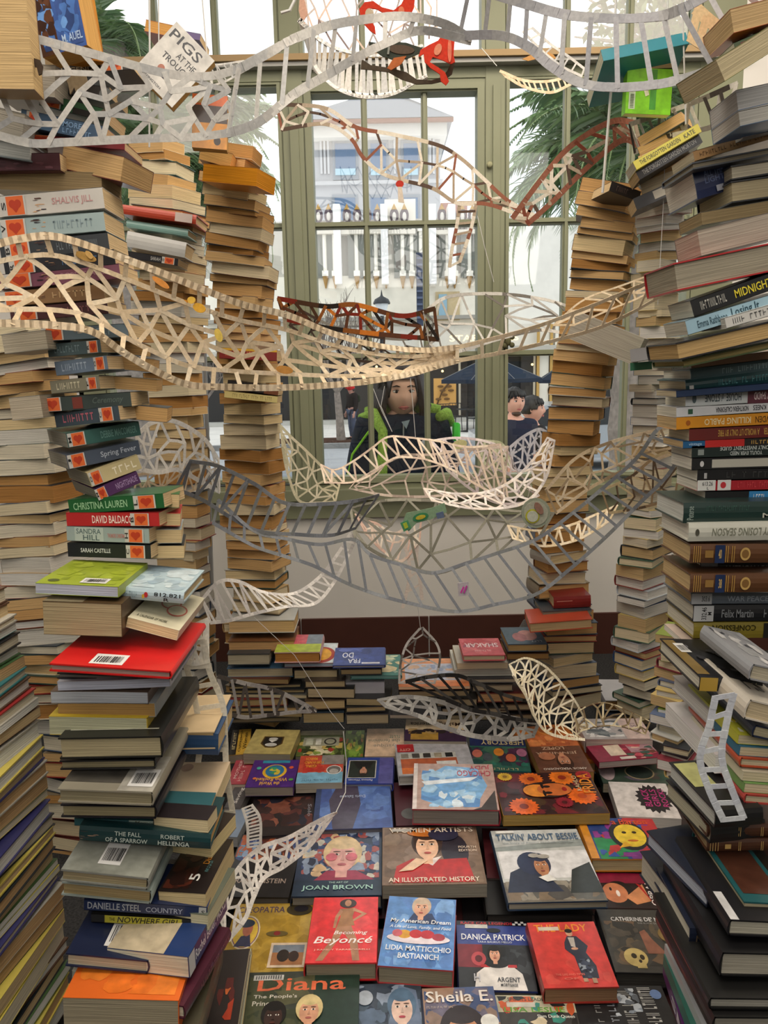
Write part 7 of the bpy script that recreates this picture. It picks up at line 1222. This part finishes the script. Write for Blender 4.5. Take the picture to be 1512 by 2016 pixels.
# hanging books
# ------------------------------------------------------------ people
def skin_mesh(name, J, E, sub=2, root=None):
    """one continuous surface grown along joints: J name -> (xyz, rx, ry)"""
    me = bpy.data.meshes.new(name); ks = list(J); me.from_pydata([J[k][0] for k in ks], [(ks.index(a), ks.index(b_)) for a, b_ in E], [])
    o = bpy.data.objects.new(name, me); col.objects.link(o); m_ = o.modifiers.new('s', 'SKIN'); m_.use_smooth_shade = True
    for k, v in zip(ks, me.skin_vertices[0].data): v.radius = (J[k][1], J[k][2]); v.use_root = (k == (root or ks[0]))
    s_ = o.modifiers.new('d', 'SUBSURF'); s_.levels = sub; s_.render_levels = sub
    dg = bpy.context.evaluated_depsgraph_get(); dg.update(); e = bpy.data.meshes.new_from_object(o.evaluated_get(dg))
    vs = [v.co.copy() for v in e.vertices]; fs = [tuple(p.vertices) for p in e.polygons]
    bpy.data.objects.remove(o); bpy.data.meshes.remove(me); bpy.data.meshes.remove(e); return vs, fs
def head_fn(p):
    x, y, z = p  # unit sphere; face looks to -Y
    jaw = max(0, -z); w_ = 1-.36*jaw**1.5; yy = y*(1-.1*jaw) if y < 0 else y*1.08*(1-.25*jaw)
    g = lambda cx, cz, s, q=1: math.exp(-(((x-cx)/s)**2+((z-cz)/(s*q))**2))
    if y < 0:
        yy -= .17*g(0, -.16, .13, 1.2)+.07*g(0, .06, .1, 2.2)+.05*g(0, -.5, .2, .5)+.06*g(0, -.85, .22, .7)
        yy += .09*(g(-.36, .12, .2, .7)+g(.36, .12, .2, .7)); yy -= .04*(g(-.5, -.16, .24)+g(.5, -.16, .24)); yy -= .03*(g(-.34, .3, .24, .4)+g(.34, .3, .24, .4))
    return Vector((x*w_, yy, z))
def person(label, headc, hs, yaw, base_z, J, E, clothes, skin, hair, hairfn, pitch=0, group=None, extra=None, girl=False):
    """headc head centre, hs head half height, J joints relative to the feet point below the head"""
    org = Vector((headc.x, headc.y, base_z)); t_ = empty('person', org, label, 'person', group)
    R_h = Matrix.Translation(headc) @ Matrix.Rotation(yaw, 4, 'Z') @ Matrix.Rotation(pitch, 4, 'X')
    Ry = Matrix.Translation(org) @ Matrix.Rotation(yaw, 4, 'Z') if not extra else Matrix.Translation(org) @ Matrix.Rotation(extra, 4, 'Z')
    b = MB(); vs, fs = skin_mesh('t', J, E); b.mesh([Ry @ v for v in vs], fs, srgb(skin))
    h = MB(); h.ellipsoid((0, 0, 0), (.70*hs, .86*hs, hs), srgb(skin), 40, 30, head_fn); b.mesh([R_h @ Vector(v) for v in h.v], h.f, srgb(skin))
    for sg in (-1, 1):
        h = MB(); h.ellipsoid((sg*.7*hs, .08*hs, -.02*hs), (.07*hs, .15*hs, .22*hs), srgb(skin), 10, 8); b.mesh([R_h @ Vector(v) for v in h.v], h.f, srgb(skin))
    addp(b, 'body', 'skin', t_, True)
    for sg in (-1, 1):
        b = MB(); c0 = Vector((sg*.26*hs, -.71*hs, .1*hs)); h = MB(); h.ellipsoid(c0, (.13*hs, .06*hs, .055*hs), srgb('#e4dcd6'), 12, 8); h.ellipsoid(c0+Vector((0, -.045*hs, -.01*hs)), (.055*hs, .03*hs, .055*hs), srgb('#2c1e18'), 10, 8)
        b.mesh([R_h @ Vector(v) for v in h.v], h.f, srgb('#e4dcd6')); b.c = h.c[:]; addp(b, 'eye', 'skin', t_, True)
        b = MB(); b.tube([R_h @ Vector((sg*x*hs, -y*hs, z*hs)) for x, y, z in ((.12, .80, .27), (.26, .79, .31), (.42, .69, .26))], [.018*hs, .028*hs, .014*hs], srgb(hair), 6); addp(b, 'eyebrow', 'cloth', t_)
        b = MB(); b.tube([R_h @ Vector((sg*x*hs, -y*hs, z*hs)) for x, y, z in ((.12, .76, .12), (.26, .785, .165), (.4, .70, .12))], [.01*hs, .02*hs, .01*hs], srgb('#4a342c'), 6); addp(b, 'eyelid', 'cloth', t_)
    b = MB(); b.tube([R_h @ Vector((x*hs, -y*hs, z*hs)) for x, y, z in ((-.2, .74, -.49), (-.08, .84, -.455), (0, .85, -.47), (.08, .84, -.455), (.2, .74, -.49))], [.012*hs, .04*hs, .035*hs, .04*hs, .012*hs], srgb('#b0605a'), 8)
    b.tube([R_h @ Vector((x*hs, -y*hs, z*hs)) for x, y, z in ((-.16, .75, -.52), (0, .835, -.54), (.16, .75, -.52))], [.012*hs, .04*hs, .012*hs], srgb('#bc6c64'), 8); addp(b, 'lips', 'skin', t_, True)
    for nm, mt_, c_, JJ, EE in clothes:
        b = MB(); vs, fs = skin_mesh('t', JJ, EE); b.mesh([Ry @ v for v in vs], fs, srgb(c_)); addp(b, nm, mt_, t_, True)
    b = MB(); hairfn(b, hs, R_h, srgb(hair)); addp(b, 'hair', 'hair', t_, True)
    return t_, R_h, Ry
def short_hair(b, hs, R, c):
    def fn(p):
        z = p.z
        if p.y < 0 and z < .38: z = .38+(z-.38)*.05 if abs(p.x) < .72 else max(z, -.1)
        if z < -.45: z = -.45
        q = 1.0+.05*math.sin(p.x*17)*math.sin(p.y*13+z*9); return Vector((p.x*q, p.y*q*(1 if p.y > 0 or z > .4 else .93), z*q))
    h = MB(); h.ellipsoid((0, .06*hs, .12*hs), (.8*hs, .93*hs, 1.0*hs), c, 32, 24, fn); b.mesh([R @ Vector(v) for v in h.v], h.f, c)
    rr = random.Random(4)
    for k in range(26):
        a = rr.uniform(-1.25, 1.25); x = math.sin(a)*.74; y = -math.cos(a)*.80
        p0 = Vector((x*hs*.8, y*hs*.8, .82*hs)); p1 = Vector((x*hs, y*hs*1.02, .5*hs)); p2 = Vector(((x+rr.uniform(-.08, .02))*hs, y*hs*1.0, rr.uniform(.27, .4)*hs))
        b.tube([R @ p0, R @ p1, R @ p2], [.09*hs, .08*hs, .02*hs], c, 6)
def long_hair(b, hs, R, c):
    def fn(p):
        z = p.z
        if p.y < -.1 and z < .45 and abs(p.x) < .62: z = .45+(z-.45)*.05
        if z < -.3: z = -.3
        return Vector((p.x, p.y, z))
    h = MB(); h.ellipsoid((0, .08*hs, .12*hs), (.8*hs, .93*hs, 1.02*hs), c, 36, 26, fn); b.mesh([R @ Vector(v) for v in h.v], h.f, c)
    rr = random.Random(8)
    for k in range(110):
        a = rr.uniform(.30*math.pi, 2*math.pi-.30*math.pi)-math.pi/2 if k > 30 else rr.choice((-1, 1))*rr.uniform(.82, 1.1)-math.pi/2
        x, y = math.cos(a), math.sin(a); L = rr.uniform(1.1, 1.5)
        pts = [Vector((x*.3, y*.3+.1, 1.05)), Vector((x*.7, y*.75+.06, .75)), Vector((x*.82, y*.88+.06, .1)), Vector((x*(.9+rr.uniform(0, .12)), y*.9+.05, -.55)), Vector((x*(.86+rr.uniform(-.1, .16)), y*.85+.02, -L))]
        b.tube([R @ (p*hs) for p in pts], [.05*hs, .1*hs, .11*hs, .11*hs, .03*hs], c, 6)
def std(H, arm='down', w=1.0, fat=1.0, hands=True, armp=None):
    """joints of a standing body of height H looking to -Y"""
    k = H/1.75; J = {}; v = lambda x, y, z: Vector((x*k, y*k, z*k))
    J['pel'] = (v(0, .0, .95), .13*k*fat, .10*k*fat); J['bel'] = (v(0, -.01, 1.08), .14*k*fat, .11*k*fat); J['che'] = (v(0, -.01, 1.26), .15*k*fat, .11*k*fat); J['sho'] = (v(0, .01, 1.40), .10*k*fat, .075*k*fat); J['nec'] = (v(0, .005, 1.49), .055*k, .055*k); J['nk2'] = (v(0, -.005, 1.58), .052*k, .052*k)
    E = [('pel', 'bel'), ('bel', 'che'), ('che', 'sho'), ('sho', 'nec'), ('nec', 'nk2')]
    for s_, n in ((-1, 'l'), (1, 'r')):
        J['hip'+n] = (v(s_*.09, 0, .88), .09*k*fat, .09*k*fat); J['kne'+n] = (v(s_*.1, -.02, .5), .058*k, .062*k); J['ank'+n] = (v(s_*.1, .02, .09), .04*k, .042*k); J['toe'+n] = (v(s_*.11, -.14, .035), .038*k, .025*k)
        ap = (armp or {}).get(n) or ((s_*.19*w, .01, 1.385), (s_*.25*w, .02, 1.12), (s_*.27*w, -.06, .88), (s_*.27*w, -.08, .80))
        J['sh'+n] = (v(*ap[0]), .058*k*fat, .06*k*fat); J['el'+n] = (v(*ap[1]), .043*k, .043*k); J['wr'+n] = (v(*ap[2]), .026*k, .03*k); J['pa'+n] = (v(*ap[3]), .022*k, .036*k)
        E += [('pel', 'hip'+n), ('hip'+n, 'kne'+n), ('kne'+n, 'ank'+n), ('ank'+n, 'toe'+n), ('sho', 'sh'+n), ('sh'+n, 'el'+n), ('el'+n, 'wr'+n), ('wr'+n, 'pa'+n)]
        if hands:
            d = (Vector(ap[3])-Vector(ap[2])).normalized(); u = Vector((0, 1, 0)) if abs(d.y) < .8 else Vector((1, 0, 0)); u = (u-d*u.dot(d)).normalized(); base_ = Vector(ap[3])
            for fi, (o, ln) in enumerate(((-.03, .06), (-.01, .075), (.01, .07), (.03, .055))):
                p1 = base_+u*o+d*.045; p2 = p1+d*ln*.5; p3 = p2+d*ln*.4-d.cross(u)*.02*s_
                J['f%d%sa' % (fi, n)] = (v(*p1), .0095*k, .0095*k); J['f%d%sb' % (fi, n)] = (v(*p2), .0085*k, .0085*k); J['f%d%sc' % (fi, n)] = (v(*p3), .007*k, .007*k)
                E += [('pa'+n, 'f%d%sa' % (fi, n)), ('f%d%sa' % (fi, n), 'f%d%sb' % (fi, n)), ('f%d%sb' % (fi, n), 'f%d%sc' % (fi, n))]
            p1 = base_-u*.045; p2 = p1-u*.01+d*.035; J['th%sa' % n] = (v(*p1), .011*k, .011*k); J['th%sb' % n] = (v(*p2), .009*k, .009*k); E += [('pa'+n, 'th%sa' % n), ('th%sa' % n, 'th%sb' % n)]
    return J, E
def sub_j(J, E, keep, grow, cut={}):
    JJ = {k: (J[k][0] if k not in cut else cut[k], J[k][1]+grow, J[k][2]+grow) for k in keep}; return JJ, [(a, b_) for a, b_ in E if a in keep and b_ in keep]
def clothing(J, E, shirt_c, pants_c, long=False, g=.014, sname='shirt'):
    L = ['pel', 'bel', 'che', 'sho']+[a+n for n in 'lr' for a in (('sh', 'el', 'wr') if long else ('sh', 'el'))]; cut = {}
    JJ, EE = sub_j(J, E, L, g); sh_ = J['sho']; JJ['col'] = (sh_[0].lerp(J['nec'][0], .75), .082, .075); EE = EE+[('sho', 'col')]
    if not long:
        for n in 'lr':
            a, e = J['sh'+n][0], J['el'+n][0]; JJ['el'+n] = (a.lerp(e, .62), J['el'+n][1]+.026, J['el'+n][2]+.026)
    P_ = ['pel', 'hipl', 'hipr', 'knel', 'kner', 'ankl', 'ankr']; PJ, PE = sub_j(J, E, P_, .016)
    SJ = {}; SE = []
    return [(sname, 'cloth', shirt_c, JJ, EE), ('trousers', 'cloth', pants_c, PJ, PE)]
def shoes(J, E, t_, Ry, c='#26282c'):
    for n in 'lr':
        b = MB(); vs, fs = skin_mesh('t', {'a': (J['ank'+n][0]-Vector((0, -.01, .03)), .05, .05), 'b': (J['toe'+n][0]+Vector((0, -.01, .01)), .048, .036)}, [('a', 'b')]); b.mesh([Ry @ v for v in vs], fs, srgb(c)); addp(b, 'shoe', 'cloth', t_, True)
# the girl at the window
YG = 3.98; hc = P(791, 770, YG); s = scale_at(791, 764, YG); hs = 53*s
H = 1.52; gz = hc.z-H+hs*1.0
J, E = std(H, w=1.0, fat=1.0)
cl = clothing(J, E, '#1b2333', '#20242e', True, .045, 'jacket')
t_, Rh, Ry = person('girl with long dark hair and lime-collared navy jacket looking in at the window', hc, hs, math.radians(4), gz, J, E, cl, '#e4b49c', '#2a1c18', long_hair, pitch=math.radians(7), girl=True)
shoes(J, E, t_, Ry)
k = H/1.75; zz = lambda x, y, z: Ry @ Vector((x*k, y*k, z*k))
b = MB(); rr = random.Random(2)
pts = [zz(-.13, -.16, 1.0), zz(-.135, -.19, 1.2), zz(-.125, -.17, 1.38), zz(-.17, -.06, 1.47), zz(-.24, .0, 1.45)]
b.tube(pts, [.018, .026, .024, .034, .02], srgb('#93b450'), 12); pts = [zz(.20, -.1, 1.45), zz(.25, -.02, 1.46), zz(.29, .02, 1.40)]
b.tube(pts, [.022, .034, .02], srgb('#93b450'), 12); b.tube([zz(-.2, .03, 1.47), zz(0, .09, 1.52), zz(.22, .03, 1.47)], [.035, .04, .035], srgb('#93b450'), 12)
addp(b, 'fleece_collar', 'fleece', t_, True)
b = MB(); b.tube([zz(-.20, -.12, 1.38), zz(-.295, -.08, 1.25), zz(-.335, -.09, 1.1), zz(-.33, -.1, .95)], .006, srgb('#8cd038'), 6); b.tube([zz(.31, -.02, 1.40), zz(.30, -.08, 1.32)], .02, srgb('#4cc848'), 6); addp(b, 'lime_piping', 'cloth', t_)
b = MB(); vs, fs = skin_mesh('t', {'a': (Vector((0, -.075, .98))*k, .145, .07), 'b': (Vector((0, -.08, 1.2))*k, .15, .075), 'c': (Vector((0, -.05, 1.40))*k, .115, .06), 'd': (Vector((0, -.01, 1.47))*k, .07, .055)}, [('a', 'b'), ('b', 'c'), ('c', 'd')])
b.mesh([Ry @ v for v in vs], fs, srgb('#23252b')); addp(b, 'sweatshirt', 'cloth', t_, True)
b = MB(); q = zz(.11, -.187, 1.30); b.ellipsoid(q, (.026, .006, .03), srgb('#b8bcc4'), 12, 8); b.ellipsoid(q+Vector((.012, -.004, .012)), (.01, .005, .018), srgb('#e0e2e8'), 8, 6); addp(b, 'embroidered_emblem', 'cloth', t_)
b = MB(); b.tube([zz(-.01, -.152, 1.34), zz(-.005, -.13, 1.43)], .004, srgb('#8a8c90'), 6); addp(b, 'zip', 'metal', t_)
b = MB(); b.mesh([zz(-.018, -.135, 1.43), zz(.03, -.135, 1.44), zz(.008, -.148, 1.39), zz(.008, -.12, 1.41)], [(0, 1, 2), (0, 3, 1), (0, 2, 3), (1, 3, 2)], srgb('#8a98a0')); addp(b, 'undershirt', 'cloth', t_)
# two men to the right
def man(px, py, Y, hpx, yaw, byaw, H, shirt, label, armp=None, fat=1.1, logo=None, beard=False, lean=0):
    hc = P(px, py, Y); s = scale_at(px, py, Y); hs = hpx/2*s; gz = hc.z-H+hs; J, E = std(H, fat=fat, armp=armp)
    t_, Rh, Ry = person(label, hc, hs, yaw, gz, J, E, clothing(J, E, shirt, '#3c4046' if not beard else '#4a5058', False, .028), '#dca48c', '#1c1714', short_hair, extra=byaw, pitch=0)
    shoes(J, E, t_, Ry)
    if logo:
        b = MB(); k = H/1.75; b.ellipsoid(Ry @ Vector((.07*k, -.155*k*fat, 1.27*k)), (.02, .02, .05), srgb('#c8c8cc'), 10, 8); addp(b, 'shirt_print', 'cloth', t_)
    if beard:
        b = MB(); h = MB(); h.ellipsoid((0, -.28*hs, -.80*hs), (.36*hs, .42*hs, .22*hs), srgb('#4a352a'), 14, 10); b.mesh([Rh @ Vector(v) for v in h.v], h.f, srgb('#4a352a')); addp(b, 'beard', 'hair', t_, True)
man(1013, 792, 7.4, 54, math.radians(18), math.radians(35), 1.72, '#2a2c3a', 'person in dark navy T-shirt with full fringe and thin beard, nearer the window post', fat=1.25, beard=True)
man(1049, 806, 7.9, 50, math.radians(72), math.radians(62), 1.70, '#1d1c1f', 'person in black T-shirt facing right, hands held forward', fat=1.15, logo=True,
    armp={'l': ((-.19, .01, 1.385), (-.25, -.02, 1.12), (-.1, -.26, 1.05), (-.03, -.33, 1.06)), 'r': ((.19, .01, 1.385), (.25, -.02, 1.12), (.12, -.26, 1.03), (.06, -.34, 1.05))})
J, E = std(1.68, fat=.95)
hc = P(692, 768, 23.6); hs = .125; cl = clothing(J, E, '#221d1e', '#4c5468', True, .03, 'jacket')
t_, Rh, Ry = person('distant person in red cap and black jacket on the pavement behind the bare tree', hc, hs, math.radians(-60), -.64, J, E, cl, '#c09080', '#3a2c28', short_hair, extra=math.radians(-60)); shoes(J, E, t_, Ry, '#1c1c1e')
b = MB(); h = MB(); h.ellipsoid((0, -.02, .06), (.11, .13, .09), srgb('#c82c2c'), 14, 8); h.ellipsoid((0, -.13, .06), (.07, .09, .015), srgb('#c82c2c'), 12, 6); b.mesh([Rh @ Vector(v) for v in h.v], h.f, srgb('#c82c2c')); addp(b, 'cap', 'cloth', t_, True)
b = MB(); vs, fs = skin_mesh('t', {'a': (Vector((0, .2, 1.1)), .12, .07), 'b': (Vector((0, .2, 1.35)), .11, .06)}, [('a', 'b')]); b.mesh([Ry @ v for v in vs], fs, srgb('#2c3428')); addp(b, 'backpack', 'cloth', t_, True)
